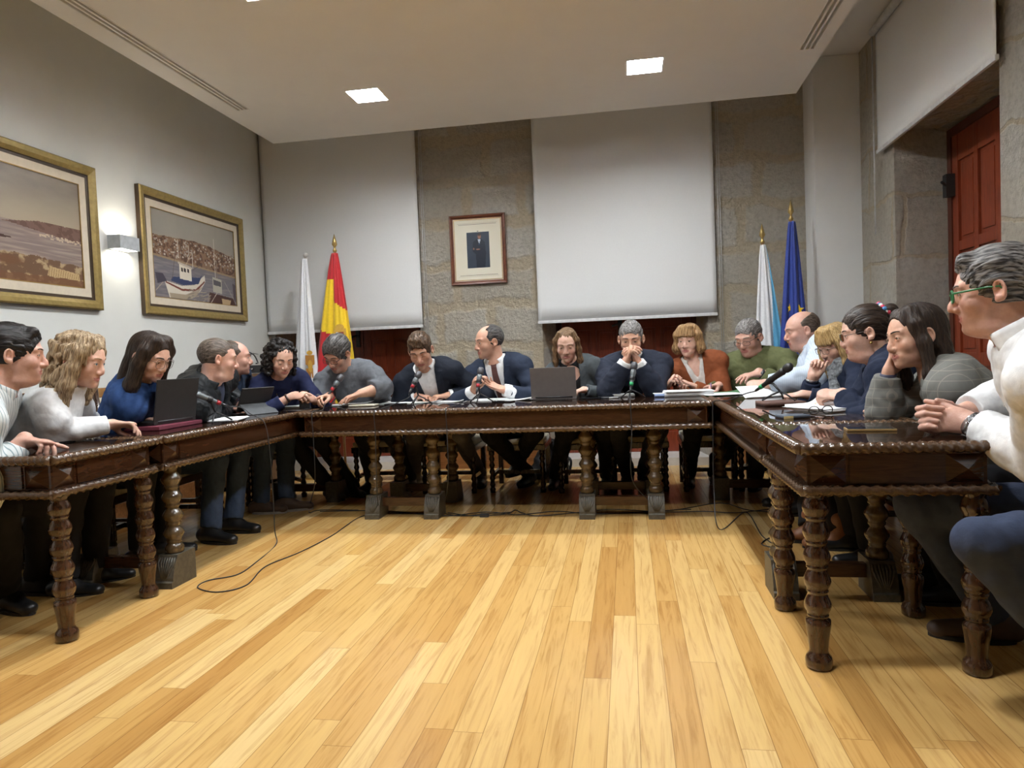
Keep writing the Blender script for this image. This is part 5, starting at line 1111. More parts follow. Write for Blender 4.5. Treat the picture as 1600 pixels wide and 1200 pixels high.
steel = M('steel', (0.45, 0.45, 0.46), 0.25, 0.05, metal=1.0); wdark = M('watch_dark', (0.03, 0.03, 0.035), 0.3); wmark = M('watch_marks', (0.7, 0.7, 0.7), 0.4); goldm = M('gold', (0.75, 0.5, 0.16), 0.25, metal=1.0)
UPV = A(0, 0, 1)
def gaze(p, deg): return p
PEOPLE = {}
def chair_for(P, face, lab, back=0.0): return place_chair(P.hips[0]-face[0]*back, P.hips[1]-face[1]*back, face, lab, 0, P.hips[0] > -3.0)
TOP = TZ

# 1 -- striped shirt, far left
hd = at(22, 556, d=3.05)
P = Person(hd, (0.77, 0.63, -0.06), (-3.14, 2.42, 0.53), (0.80, 0.60), 1.10, build=1.08, fat=0.003, neck=0.96, belly=0.03, h=0.0036, hands={-1: dict(w=(-3.02, 2.62, 0.66), d=(0.9, 0.3, -0.2), n=(0, 0.1, -1), pole=(-0.5, 0.8, -0.6)), 1: dict(w=at(36, 689, z=0.815), d=(0.88, 0.10, -0.10), n=(0.0, -0.25, -1), c=(0.06, 0.38, 0.5, 0.55), th=0.55, pole=(-0.2, -0.8, -0.8))}, knees=[(-2.72, 2.62, 0.505), (-2.78, 2.9, 0.505)], feet=[((-2.90, 2.80, 0.09), (0.9, -0.3)), ((-2.95, 3.02, 0.09), (0.9, 0.1))])
P.make_body(S_pink, open_=0.6, browc=B_dark, beard=0.25, label='man in green striped shirt pointing at a phone, dark short hair, far left end')
P.top('shirt', pinst, 0.013, 0.035, 'crew', nk=0.012, seed=11, slack=0.012); P.collar(pinst, 0.04, 0.062, 0.45)
P.trousers(tr_black, 0.009); P.shoes(sh_black, sole_d, 0.007); P.hair('short', H_black, 0.012, 3, quiff=True, hl=-0.002)
chair_for(P, (0.9, 0.3), 'wooden chair under the man in green striped shirt')
PEOPLE[1] = P
# 2 -- blonde woman in white roll-neck
hd = at(126, 563, d=3.40)
P = Person(hd, (0.95, 0.22, -0.28), (-3.17, 3.02, 0.53), (0.92, 0.40), 1.10, sex='f', neck=0.95, bust=1.05, h=0.0036, hands={1: dict(w=at(172, 663, d=3.48), d=(0.62, 0.75, -0.12), n=(0.15, -0.3, -1), c=(0.22, 0.32, 0.40, 0.45), th=0.6, e=at(80, 678, d=3.30)), -1: dict(w=(-2.78, 3.62, 0.83), d=(0.8, 0.2, -0.1), n=(0, 0, -1), c=(0.3, 0.3, 0.35, 0.4), pole=(-0.6, 0.5, -0.7))}, knees=[(-2.74, 3.02, 0.505), (-2.74, 3.22, 0.505)])
P.make_body(S_fair, open_=0.62, eye=(0.10, 0.16, 0.2), browc=B_fair, blush=0.28, label='woman with wavy blond hair and white roll neck sweater holding a pen at the laptop')
P.top('sweater', white_c, 0.011, 0.015, 'turtle', nk=0.014, fold=0.8, seed=21, slack=0.004)
P.trousers(tr_black, 0.009); P.shoes(sh_black, sole_d, 0.008); P.hair('wavy', H_ash, 0.007, 5, ln=0.06, wd=0.0, fwd=0.0, rough=0.004, freq=150, hl=0.008)
place_chair(-3.20, 3.22, (0.99, 0.1), 'cream backed wooden chair between the blond woman and the woman in denim'); PEOPLE[2] = P
# 3 -- long dark hair, denim shirt, glasses
hd = at(234, 558, d=3.86)
P = Person(hd, (0.95, -0.08, -0.42), (-3.13, 3.68, 0.53), (0.97, 0.25), 1.08, build=0.94, sex='f', neck=0.95, h=0.004, hands={-1: dict(w=at(303, 645, z=0.80), d=(0.9, -0.1, -0.2), n=(0, 0, -1), c=(0.5, 0.5, 0.55, 0.6), th=0.8), 1: dict(w=(-2.72, 3.55, 0.815), d=(0.9, 0.3, -0.1), pole=(-0.6, -0.7, -0.3))}, knees=[(-2.72, 3.52, 0.505), (-2.72, 3.74, 0.505)])
P.make_body(S_fair, open_=0.35, browc=B_dark, label='woman with long straight dark hair, glasses and blue denim shirt behind the black laptop')
P.top('shirt', denim_b, 0.020, 0.02, 'crew', nk=0.016, fold=1.5, seed=31, slack=0.022); P.collar(denim_b, 0.03, 0.066, 0.6)
P.trousers(tr_black, 0.009); P.shoes(sh_black, sole_d, 0.008); P.hair('long', H_dark, 0.010, 6, ln=0.12, fwd=0.006, hl=0.012, rough=0.0018, lk=1.1); P.glasses(G_thin, LENS, 0.0012, 0.027, 0.024)
chair_for(P, (1, 0.1), 'wooden chair under the woman in blue denim'); PEOPLE[3] = P
# 4 -- black jacket, grey cropped hair
hd = at(341, 562, d=4.45)
P = Person(hd, (0.80, 0.62, -0.12), (-3.12, 4.20, 0.53), (0.98, 0.15), 1.10, build=1.2, fat=0.006, neck=0.88, h=0.004, hands={1: dict(w=at(352, 636, z=0.82), d=(0.95, 0.2, -0.25), n=(0.1, 0, -1), c=(0.55, 0.6, 0.62, 0.66), th=0.6, pole=(-0.2, -0.9, -0.5)), -1: dict(w=(-2.66, 4.50, 0.815), d=(0.9, -0.3, -0.1), n=(0, 0, -1), c=(0.5, 0.5, 0.5, 0.5), pole=(-0.5, 0.8, -0.4))}, knees=[(-2.62, 4.08, 0.505), (-2.62, 4.36, 0.505)], feet=[((-2.62, 3.98, 0.09), (0.95, -0.2)), ((-2.62, 4.24, 0.09), (0.95, -0.1))])
P.make_body(S_pink, open_=0.6, browc=B_grey, beard=0.35, blush=0.45, label='man in black padded jacket with cropped greying hair leaning on crossed arms')
P.top('shirt', fab('dark_shirt', (0.05, 0.06, 0.10)), 0.008, 0.03, 'crew', seed=40); P.top('jacket', black_j, 0.030, 0.030, 'crew', nk=0.024, fold=1.7, seed=41, open_=(0.35, 0.95, 0.004, 0.045), slack=0.014, arminf=0.026); P.collar(black_j, 0.05, 0.076, 0.7, 0.028, 0.0)
P.trousers(tr_jean, 0.009, 0.006); P.shoes(sh_black, sole_d, 0.006); P.hair('short', H_greyb, 0.004, 7, rough=0.0012, hl=-0.006)
chair_for(P, (1, 0.05), 'wooden chair under the man in the black jacket'); PEOPLE[4] = P
# 5 -- man behind him, mostly hidden
hd = at(367, 560, d=5.0)
P = Person(hd, (0.86, 0.50, -0.02), (-3.16, 4.82, 0.53), (0.97, 0.2), 1.06, neck=0.9, h=0.0046, hands={1: dict(w=(-2.74, 4.72, 0.815), d=(0.8, 0.4, -0.1), pole=(-0.3, -0.5, -0.7)), -1: dict(w=(-2.70, 5.0, 0.815), d=(0.8, -0.4, -0.1), pole=(-0.2, 0.9, -0.5))}, knees=[(-2.66, 4.76, 0.505), (-2.62, 5.0, 0.505)], feet=[((-2.72, 4.78, 0.09), (0.93, 0.1)), ((-2.56, 4.86, 0.09), (0.93, 0.3))])
P.make_body(S_pink, open_=0.6, browc=B_grey, beard=0.3, blush=0.3, label='man in navy jacket half hidden behind the man in the black jacket')
P.top('jacket', navy_j, 0.020, 0.01, 'crew', nk=0.018, seed=51, slack=0.014); P.collar(navy_j, 0.03, 0.068, 0.5)
P.trousers(tr_jean, 0.010, 0.004); P.shoes(sh_brown, sole_w, 0.006); P.hair('receding', H_greyb, 0.004, 8, rough=0.0012)
chair_for(P, (1, 0.05), 'wooden chair under the half hidden man in navy jacket'); PEOPLE[5] = P
# 6 -- curly hair, navy sweater
hd = at(439, 561, d=5.10)
P = Person(hd, (0.72, -0.66, -0.40), (-2.96, 5.36, 0.53), (0.75, -0.66), 1.07, sex='f', neck=0.95, h=0.0042, hands={1: dict(w=at(455, 619, d=4.95), d=(0.85, -0.2, 0.05), n=(0.2, 0.5, -0.6), c=(0.25, 0.45, 0.5, 0.55), th=0.7, pole=(-0.6, -0.6, -0.6)), -1: dict(w=at(487, 622, d=5.05), d=(0.2, -0.9, 0.1), n=(-0.8, 0.0, -0.4), c=(0.5, 0.5, 0.55, 0.6), th=0.6, pole=(0.5, 0.4, -0.8))}, knees=[(-2.62, 5.10, 0.505), (-2.44, 5.22, 0.505)], feet=[((-2.40, 5.30, 0.09), (0.8, -0.5)), ((-2.28, 5.42, 0.09), (0.8, -0.5))])
P.make_body(S_fair, open_=0.0, browc=B_dark, label='woman with curly dark hair, navy sweater and pendant looking down at her phone')
P.top('sweater', royal, 0.011, 0.075, 'crew', nk=0.006, seed=61, slack=0.004)
m = MB(); pts = [P.surf(u, w, None, 0.004) for u, w in ((-0.055, 0.93), (-0.04, 0.84), (-0.02, 0.76), (0.0, 0.70), (0.02, 0.76), (0.04, 0.84), (0.055, 0.93))]; m.tube(pts, 0.0022, 6); m.tube([P.surf(0, 0.70, None, 0.005), P.surf(0, 0.63, None, 0.006)], 0.004, 6); m.build('necklace', goldm, P.o)
P.band(P.arms[0], M('beads_dark', (0.06, 0.03, 0.02), 0.4), 0.03, 0.034, 0.008)
P.trousers(tr_black, 0.010); P.shoes(sh_black, sole_d, 0.008); P.hair('curly', H_black, 0.002, 9, ln=0.012, n=300)
chair_for(P, (0.75, -0.66), 'dark wooden chair under the curly haired woman in the corner'); PEOPLE[6] = P
# 7 -- grey henley, glasses
hd = at(527, 553, d=5.32)
P = Person(hd, (-0.22, -0.80, -0.56), (-2.05, 5.70, 0.53), (-0.12, -1), 1.10, roll=0.12, build=1.10, belly=0.02, fat=0.004, neck=0.9, h=0.0042, hands={1: dict(w=at(513, 620, d=5.2), d=(-0.3, -0.9, -0.05), n=(0.4, 0.0, -0.8), c=(0.5, 0.55, 0.6, 0.6), th=0.6, pole=(-0.8, 0.2, -0.6)), -1: dict(w=at(566, 614, d=5.2), e=at(598, 607, d=5.32), d=(-0.85, -0.45, -0.25), n=(0, 0, -1), c=(0.1, 0.12, 0.15, 0.2), th=0.2, pole=(0.9, 0.3, -0.5))}, knees=[(-2.08, 5.26, 0.505), (-1.84, 5.26, 0.505)], feet=[((-2.17, 5.62, 0.09), (-0.4, -1)), ((-1.86, 5.70, 0.09), (0.2, -1))])
P.make_body(S_warm, open_=0.0, browc=B_dark, beard=0.5, label='man in grey buttoned pullover and black glasses bending over white papers')
P.top('pullover', grey_h, 0.013, 0.085, 'crew', nk=0.008, fold=1.5, seed=71, slack=0.010); P.collar(grey_h, 0.03, 0.064, 0.6)
m = MB()
for w in (0.84, 0.77, 0.70): m.sphere(P.surf(0, w, None, 0.003), 0.005, 8)
m.build('buttons', G_black, P.o)
P.trousers(tr_black, 0.010); P.shoes(sh_black, sole_d, 0.008); P.hair('short', H_salt, 0.018, 10, rough=0.003, hl=-0.006); P.glasses(G_black, LENS, 0.0018, 0.026, 0.017)
chair_for(P, (0, -1), 'dark wooden chair under the man in grey pullover'); PEOPLE[7] = P
# 8 -- dark suit, open collar
hd = at(657, 548, d=5.30)
P = Person(hd, (0.12, -0.90, -0.48), (-1.46, 5.68, 0.53), (0.05, -1), 1.10, roll=-0.10, neck=0.95, h=0.0042, hands={1: dict(w=(-1.62, 5.22, 0.81), d=(0.75, -0.5, 0), c=(0.3, 0.3, 0.3, 0.3), pole=(-0.7, 0.3, -0.7)), -1: dict(w=(-1.36, 5.22, 0.81), d=(-0.75, -0.5, 0), c=(0.3, 0.3, 0.3, 0.3), pole=(0.7, 0.3, -0.7))}, knees=[(-1.66, 5.24, 0.505), (-1.30, 5.24, 0.505)], feet=[((-1.86, 5.82, 0.09), (-0.35, -1)), ((-1.28, 5.84, 0.09), (0.2, -1))])
P.make_body(S_warm, open_=0.0, browc=B_dark, beard=0.15, label='man in dark suit and open white shirt reading, brown fringe falling forward')
P.top('shirt', white_c, 0.008, 0.0, 'crew', nk=0.006, fold=0.6, seed=80); P.collar(white_c, 0.042, 0.060, 0.55, 0.018, 0.022); P.top('jacket', navy_suit2, 0.022, 0.02, 'crew', nk=0.030, seed=81, fold=0.9, open_=(0.30, 0.95, 0.006, 0.066), arminf=0.015); P.lapels(navy_suit2, 0.33, 1.0, 0.070)
m = MB()
for w in (0.86, 0.76, 0.66, 0.56): m.sphere(P.hips*0+P.gt.hit(P.tp(0, 0.45, w), -P.f, 0.6)+P.f*0.0 if False else P.surf(0, w, P.gt, -0.012), 0.004, 8)
m.build('buttons', M('button_white', (0.6, 0.6, 0.6), 0.4), P.o)
P.trousers(tr_grey, 0.009); P.shoes(sh_black, sole_d, 0.007); P.hair('short', H_brown, 0.012, 12, fringe=0.050, hl=0.0, rough=0.003)
chair_for(P, (0, -1), 'dark wooden chair under the man in dark suit without tie'); PEOPLE[8] = P
# 9 -- navy suit with tie, gesturing
hd = at(764, 535, d=5.42)
P = Person(hd, (-0.80, -0.58, -0.10), (-0.90, 5.70, 0.53), (-0.12, -1), 1.10, neck=0.95, h=0.0042, hands={1: dict(w=at(739, 612, d=5.22), d=(0.35, -0.25, 0.85), n=(0.75, -0.3, -0.25), c=(0.35, 0.42, 0.5, 0.55), th=0.5, pole=(-0.85, 0.1, -0.7)), -1: dict(w=at(790, 610, d=5.22), d=(-0.85, -0.30, 0.38), n=(-0.25, -0.5, 0.8), c=(0.10, 0.14, 0.18, 0.25), th=0.1, pole=(0.85, 0.1, -0.7))}, knees=[(-1.06, 5.24, 0.505), (-0.72, 5.24, 0.505)], feet=[((-0.86, 5.86, 0.09), (-0.3, -1)), ((-0.98, 5.98, 0.16), (-0.3, -1))])
P.make_body(S_warm, open_=0.75, browc=B_dark, beard=0.25, label='man in navy suit and brown tie speaking with both hands raised')
P.top('shirt', white_c, 0.008, -0.012, 'crew', nk=0.006, fold=0.5, seed=90, cuffinf=0.012); P.tie(fab('tie_brown', (0.10, 0.045, 0.038)), 0.25, 1.07); P.collar(white_c, 0.044, 0.058, 0.50, 0.018, 0.022); P.top('jacket', navy_suit, 0.022, 0.030, 'crew', nk=0.030, seed=91, fold=0.9, open_=(0.28, 0.95, 0.01, 0.068), arminf=0.015); P.lapels(navy_suit, 0.31, 1.0, 0.072)
P.band(P.arms[1], wdark, 0.008, 0.033, 0.010, 'wristwatch')
P.trousers(tr_black, 0.009); P.shoes(sh_black, sole_d, 0.007); P.hair('receding', H_salt, 0.006, 13, rough=0.0015)
chair_for(P, (0, -1), 'dark wooden chair under the man in navy suit and tie'); PEOPLE[9] = P
# 10 -- woman in grey blazer
hd = at(886, 539, d=5.35)
P = Person(hd, (-0.04, -0.95, -0.30), (-0.34, 5.66, 0.53), (-0.02, -1), 1.06, sex='f', neck=1.0, h=0.0042, hands={-1: dict(w=at(914, 609, d=5.2), d=(-0.75, -0.6, -0.1), n=(0, 0, -1), c=(0.2, 0.25, 0.3, 0.35), th=0.3, pole=(0.9, 0.3, -0.5)), 1: dict(w=(-0.50, 5.26, 0.83), d=(0.5, -0.8, -0.1), n=(0, 0, -1), pole=(-0.9, 0.3, -0.5))}, knees=[(-0.48, 5.24, 0.505), (-0.18, 5.24, 0.505)], feet=[((-0.62, 5.72, 0.09), (-0.1, -1)), ((-0.20, 5.74, 0.09), (0.1, -1))])
P.make_body(S_fair, open_=0.3, browc=B_fair, blush=0.3, label='woman in grey blazer with straight shoulder length hair behind the silver laptop')
P.top('blouse', black_t, 0.007, 0.1, 'scoop', nk=0.010, fold=0.5, seed=100); P.top('blazer', blaz_g, 0.019, 0.02, 'crew', nk=0.030, seed=101, open_=(0.25, 0.95, 0.012, 0.066), arminf=0.014); P.lapels(blaz_g, 0.30, 1.0, 0.070, 0.045)
P.band(P.arms[1], steel, 0.012, 0.031, 0.009, 'wristwatch')
P.trousers(tr_black, 0.009); P.shoes(sh_black, sole_d, 0.008); P.hair('long', H_lb, 0.003, 14, ln=0.065, hl=0.018, fwd=0.008, lk=0.8, rough=0.0016)
chair_for(P, (0, -1), 'dark wooden chair under the woman with the silver laptop'); PEOPLE[10] = P
# 11 -- navy sweater, hands clasped before the mouth
hd = at(986, 530, d=5.28)
hL, hR = at(977, 566, d=5.06), at(997, 566, d=5.06)
P = Person(hd, (-0.06, -0.96, -0.26), (0.06, 5.70, 0.53), (0, -1), 1.12, build=1.08, neck=0.88, h=0.0042, hands={1: dict(w=hL, d=(0.42, -0.22, 0.88), n=(0.9, 0.1, -0.4), c=(0.45, 0.5, 0.55, 0.55), th=0.35, e=at(951, 611, d=5.12)), -1: dict(w=hR, d=(-0.42, -0.22, 0.88), n=(-0.9, 0.1, -0.4), c=(0.55, 0.6, 0.62, 0.62), th=0.35, e=at(1024, 611, d=5.12))}, knees=[(-0.10, 5.24, 0.505), (0.20, 5.24, 0.505)], feet=[((-0.03, 5.78, 0.09), (-0.1, -1)), ((0.10, 5.80, 0.09), (0.15, -1))])
P.make_body(S_tan, open_=0.55, browc=B_dark, beard=0.45, label='man with silver hair and navy sweater, hands clasped in front of his mouth')
P.top('shirt', white_c, 0.006, -0.004, 'crew', nk=0.006, fold=0.3, seed=110, cuffinf=0.008); P.collar(white_c, 0.04, 0.060, 0.5, 0.012, 0.0); P.top('sweater', navy_knit, 0.017, 0.028, 'crew', nk=0.014, seed=111, fold=1.1, slack=0.008)
P.trousers(tr_char, 0.009); P.shoes(sh_brown, sole_d, 0.007); P.hair('short', H_grey, 0.008, 15, rough=0.002, hl=-0.004)
chair_for(P, (0, -1), 'dark wooden chair under the man with clasped hands'); PEOPLE[11] = P
# 12 -- rust blazer, bob
hd = at(1077, 533, d=5.35)
P = Person(hd, (-0.42, -0.90, -0.06), (0.62, 5.68, 0.53), (-0.05, -1), 1.06, sex='f', neck=0.95, build=1.05, h=0.0042, hands={1: dict(w=at(1043, 602, d=5.2), d=(0.35, -0.55, 0.55), n=(0.6, 0.1, -0.5), c=(0.55, 0.65, 0.7, 0.75), th=0.7, pole=(-0.9, 0.2, -0.6)), -1: dict(w=at(1083, 604, d=5.2), d=(-0.55, -0.55, 0.35), n=(-0.4, 0.1, -0.7), c=(0.5, 0.6, 0.65, 0.7), th=0.7, pole=(0.9, 0.2, -0.6))}, knees=[(0.46, 5.24, 0.505), (0.76, 5.24, 0.505)], feet=[((0.46, 5.74, 0.09), (-0.1, -1)), ((0.66, 5.78, 0.09), (0.1, -1))])
P.make_body(S_fair, open_=0.75, browc=B_fair, blush=0.28, label='woman in rust coloured blazer with a light brown bob holding a pen crosswise')
P.top('blouse', cream_c, 0.007, 0.1, 'v', nk=0.010, fold=0.5, seed=120, vd=0.80); P.top('blazer', rust, 0.019, 0.02, 'crew', nk=0.030, seed=121, open_=(0.30, 0.95, 0.006, 0.064), arminf=0.014); P.lapels(rust, 0.33, 1.0, 0.068, 0.046)
P.trousers(tr_black, 0.009); P.shoes(sh_black, sole_d, 0.008, 0.12); P.hair('bob', H_bob, 0.007, 16, ln=-0.055, bangs=0.046, hl=0.0, lk=0.95)
chair_for(P, (0, -1), 'dark wooden chair under the woman in the rust blazer'); PEOPLE[12] = P
# 13 -- olive sweater, glasses, writing
hd = at(1170, 528, d=5.22)
P = Person(hd, (-0.55, -0.72, -0.30), (1.06, 5.66, 0.53), (-0.40, -0.92), 1.12, roll=-0.03, build=1.12, belly=0.03, fat=0.006, neck=0.88, h=0.0042, hands={1: dict(w=at(1122, 604, d=5.2), d=(-0.75, -0.55, 0.0), n=(0.2, -0.2, -0.9), c=(0.5, 0.55, 0.6, 0.6), th=0.8, pole=(-0.3, 0.8, -0.6)), -1: dict(w=at(1188, 583, d=5.0), d=(-0.9, -0.25, -0.12), n=(0.1, 0.2, -1), c=(0.15, 0.2, 0.25, 0.3), th=0.2, pole=(0.9, -0.1, -0.5))}, knees=[(0.92, 5.24, 0.505), (1.16, 5.36, 0.505)], feet=[((0.95, 5.62, 0.09), (-0.3, -1)), ((1.2, 5.6, 0.09), (-0.2, -1))])
P.make_body(S_pink, open_=0.0, browc=B_grey, beard=0.25, blush=0.3, label='man in olive green sweater and half rim glasses writing at the table corner')
P.top('shirt', striped('cloth_check_shirt', (0.6, 0.62, 0.62), (0.35, 0.4, 0.42), 70, 0.3, True), 0.006, 0.05, 'crew', nk=0.006, fold=0.3, seed=130); P.collar(_mc.get('cloth_white'), 0.04, 0.062, 0.4, 0.012, 0.004); P.top('sweater', olive, 0.019, 0.02, 'crew', nk=0.016, seed=131, fold=1.2, slack=0.010)
P.band(P.arms[1], wdark, 0.014, 0.034, 0.013, 'wristwatch')
P.trousers(tr_char, 0.010); P.shoes(sh_black, sole_d, 0.008); P.hair('short', H_grey, 0.009, 17, rough=0.0018, hl=-0.006); P.glasses(G_black, LENS, 0.0014, 0.026, 0.014, low=-0.006)
chair_for(P, (-0.4, -0.92), 'dark wooden chair under the man in olive sweater'); PEOPLE[13] = P
# 14 -- bald man, light blue shirt
hd = at(1253, 517, d=4.86)
P = Person(hd, (-0.97, -0.05, -0.16), (1.52, 4.86, 0.53), (-0.98, -0.05), 1.12, build=1.12, belly=0.03, fat=0.008, neck=0.88, h=0.0042, hands={1: dict(w=at(1205, 603, d=4.72), d=(-0.9, -0.1, -0.05), n=(0, -0.3, -0.8), c=(0.5, 0.55, 0.6, 0.65), th=0.6, pole=(0.2, 0.9, -0.5)), -1: dict(w=at(1200, 600, d=4.52), d=(-0.85, 0.3, 0.0), n=(0, 0.5, -0.7), c=(0.5, 0.55, 0.6, 0.65), th=0.5, pole=(0.3, -0.9, -0.6))}, knees=[(1.05, 4.92, 0.505), (1.05, 4.66, 0.505)], feet=[((1.08, 4.95, 0.09), (-1, 0.0)), ((1.08, 4.7, 0.09), (-1, -0.2))])
P.make_body(S_pink, open_=0.55, browc=B_grey, beard=0.15, blush=0.45, label='bald man in light blue shirt seated in front of the blue flag')
P.top('shirt', sky, 0.014, 0.012, 'crew', nk=0.010, seed=141, fold=1.4, slack=0.016); P.collar(sky, 0.042, 0.066, 0.45)
P.trousers(tr_black, 0.010); P.shoes(sh_black, sole_d, 0.008); P.hair('bald', H_greyb, 0.001, 18, rough=0.0008)
chair_for(P, (-1, 0), 'dark wooden chair under the bald man in light blue shirt'); PEOPLE[14] = P
# 15 -- blond woman with glasses and scarf, chin on hand
hd = at(1306, 540, d=4.22)
P = Person(hd, (-0.88, -0.38, -0.30), (1.52, 4.34, 0.53), (-0.97, -0.15), 1.04, sex='f', neck=0.95, h=0.004, hands={1: dict(w=at(1270, 590, d=4.10), d=(0.32, 0.12, 0.90), n=(-0.2, -0.5, -0.2), c=(0.75, 0.8, 0.85, 0.85), th=0.4, e=at(1262, 640, d=4.2)), -1: dict(w=at(1257, 616, d=3.98), d=(-0.9, 0.2, -0.1), n=(0, 0.2, -1), c=(0.35, 0.4, 0.45, 0.5), th=0.4, pole=(0.4, -0.6, -0.7))}, knees=[(1.06, 4.42, 0.505), (1.06, 4.2, 0.505)], feet=[((0.96, 4.04, 0.09), (-0.9, 0.1)), ((1.08, 3.92, 0.09), (-0.9, 0.0))])
P.make_body(S_fair, open_=0.4, browc=B_fair, blush=0.28, label='woman with golden hair, fringe, glasses and patterned scarf resting chin on her fist')
P.top('cardigan', blaz_n, 0.015, 0.03, 'crew', nk=0.014, seed=151, slack=0.01)
g = Grid(P.NB-0.22, P.NB+0.22, 0.005); rs = np.random.RandomState(4)
for k in range(3): pts = [P.NB+P.a*(0.0+0.03*k-0.02)+(P.r*math.cos(a)+P.f*math.sin(a)*1.1)*(0.092-0.008*k)+A(0, 0, rs.uniform(-0.012, 0.012)) for a in np.linspace(0, 2*math.pi, 12)]; g.chain(pts, [0.026+rs.uniform(-0.004, 0.006) for _ in pts], 0.01)
pts = [P.NB+P.f*0.11+P.a*-0.02, P.NB+P.f*0.155-P.a*0.12, P.NB+P.f*0.165-P.a*0.2]; g.chain(pts, [0.03, 0.04, 0.045], 0.01); V, F = g.mesh(); mesh_obj('scarf', V, F, leop, P.o)
P.band(P.arms[0], steel, 0.02, 0.033, 0.012, 'wristwatch'); P.trousers(tr_black, 0.009); P.shoes(sh_tan, sole_d, 0.005, 0.05, 1.1, 'tan leather ankle boot'); P.hair('long', H_gold, 0.010, 19, ln=0.05, bangs=0.040, fwd=0.01, wd=0.004); P.glasses(G_thin, LENS, 0.0014, 0.026, 0.018)
chair_for(P, (-1, 0), 'dark wooden chair under the woman with golden hair'); PEOPLE[15] = P
# 16 -- navy blazer, hair tied up
hd = at(1352, 521, d=3.52)
P = Person(hd, (-0.96, 0.16, -0.16), (1.60, 3.66, 0.53), (-0.96, 0.28), 1.12, sex='f', build=1.2, fat=0.012, neck=0.85, jaw=1.02, h=0.0038, hands={1: dict(w=at(1322, 622, d=3.55), d=(-0.92, 0.15, 0.12), n=(0, -0.4, -0.8), c=(0.35, 0.4, 0.45, 0.5), th=0.5, pole=(0.3, 0.9, -0.5)), -1: dict(w=at(1318, 618, d=3.42), d=(-0.85, 0.42, 0.1), n=(0.1, 0.5, -0.8), c=(0.4, 0.45, 0.5, 0.55), th=0.5, pole=(0.4, -0.8, -0.6))}, knees=[(1.08, 3.86, 0.505), (1.08, 3.6, 0.505)], feet=[((1.15, 3.9, 0.09), (-1, 0)), ((1.15, 3.62, 0.09), (-1, 0))])
P.make_body(S_fair, open_=0.55, browc=B_dark, blush=0.4, label='woman in navy blazer with dark hair tied back by a colourful scrunchie')
P.top('blouse', patt, 0.007, 0.1, 'v', nk=0.010, seed=160, fold=0.4, vd=0.8); P.top('blazer', blaz_n, 0.020, 0.012, 'crew', nk=0.026, seed=161, fold=1.3, open_=(0.25, 0.95, 0.012, 0.068), slack=0.010); P.lapels(blaz_n, 0.30, 1.0, 0.072, 0.05)
P.band(P.arms[1], goldm, 0.012, 0.034, 0.012, 'wristwatch')
m = MB(); m.lathe([(0.004, -0.006), (0.009, 0), (0.004, 0.006)], P.hp(-0.083, -0.004, -0.044), 10); m.lathe([(0.004, -0.006), (0.009, 0), (0.004, 0.006)], P.hp(0.083, -0.004, -0.044), 10); m.build('earring', goldm, P.o)
P.trousers(tr_black, 0.009); P.shoes(sh_black, sole_d, 0.008); P.hair('slick', H_dark, 0.010, 20, rough=0.002, hl=0.006, bz=0.075)
rs = np.random.RandomState(2); c0 = P.hp(0, -0.098, 0.082); dirn = nrm(-P.HF[1]+P.HF[2]*0.5); e1 = P.HF[0]; e2 = np.cross(dirn, e1); m = MB(); cols = [M('scrunchie_'+n, c, 0.8) for n, c in (('blue', (0.08, 0.25, 0.5)), ('white', (0.7, 0.7, 0.7)), ('red', (0.5, 0.04, 0.08)))]
for k in range(20):
    a = k*math.pi/10; m.sphere(c0+(e1*math.cos(a)+e2*math.sin(a))*0.046+rs.normal(0, 0.002, 3), 0.012, 8, k % 3)
m.build('scrunchie', cols, P.o); P.glasses(G_thin, LENS, 0.0013, 0.026, 0.018)
chair_for(P, (-1, 0.1), 'dark wooden chair under the woman in navy blazer'); PEOPLE[16] = P
# 17 -- grey checked blazer, long hair, chin on hand
hd = at(1430, 527, d=2.92)
P = Person(hd, (-0.98, -0.14, -0.10), (1.62, 3.06, 0.53), (-0.97, 0.22), 1.10, sex='f', neck=0.95, roll=-0.10, smile=1.6, h=0.0034, jaw=0.96, hands={1: dict(w=at(1388, 583, d=2.98), d=(0.35, 0.22, 0.85), n=(0.5, -0.5, -0.2), c=(0.55, 0.6, 0.65, 0.7), th=0.2, e=at(1380, 643, d=3.02)), -1: dict(w=at(1392, 640, d=3.12), d=(-0.75, 0.65, -0.1), n=(0, 0, -1), c=(0.4, 0.45, 0.5, 0.5), th=0.4, pole=(0.6, -0.8, -0.5))}, knees=[(1.16, 3.22, 0.505), (1.14, 2.96, 0.505)], feet=[((1.28, 3.3, 0.09), (-1, 0)), ((1.3, 3.1, 0.09), (-1, 0))])
P.make_body(S_tan, open_=0.5, browc=B_dark, blush=0.4, label='smiling woman in grey checked blazer with long dark hair leaning chin on her hand')
P.top('blouse', cream_c, 0.007, 0.1, 'scoop', nk=0.010, seed=170, fold=0.4); P.top('blazer', check, 0.019, 0.012, 'crew', nk=0.026, seed=171, fold=1.1, open_=(0.25, 0.95, 0.010, 0.064), slack=0.010); P.lapels(check, 0.30, 1.0, 0.068, 0.048)
P.band(P.arms[0], M('strap_navy', (0.03, 0.03, 0.06), 0.6), 0.016, 0.033, 0.014, 'bracelet')
P.trousers(tr_black, 0.009); P.shoes(sh_black, sole_d, 0.008); P.hair('long', H_dark, 0.010, 21, ln=0.13, hl=0.026, front=-0.006, lk=0.75, rough=0.0016)
chair_for(P, (-1, 0.1), 'dark wooden chair under the woman in grey checked blazer'); PEOPLE[17] = P
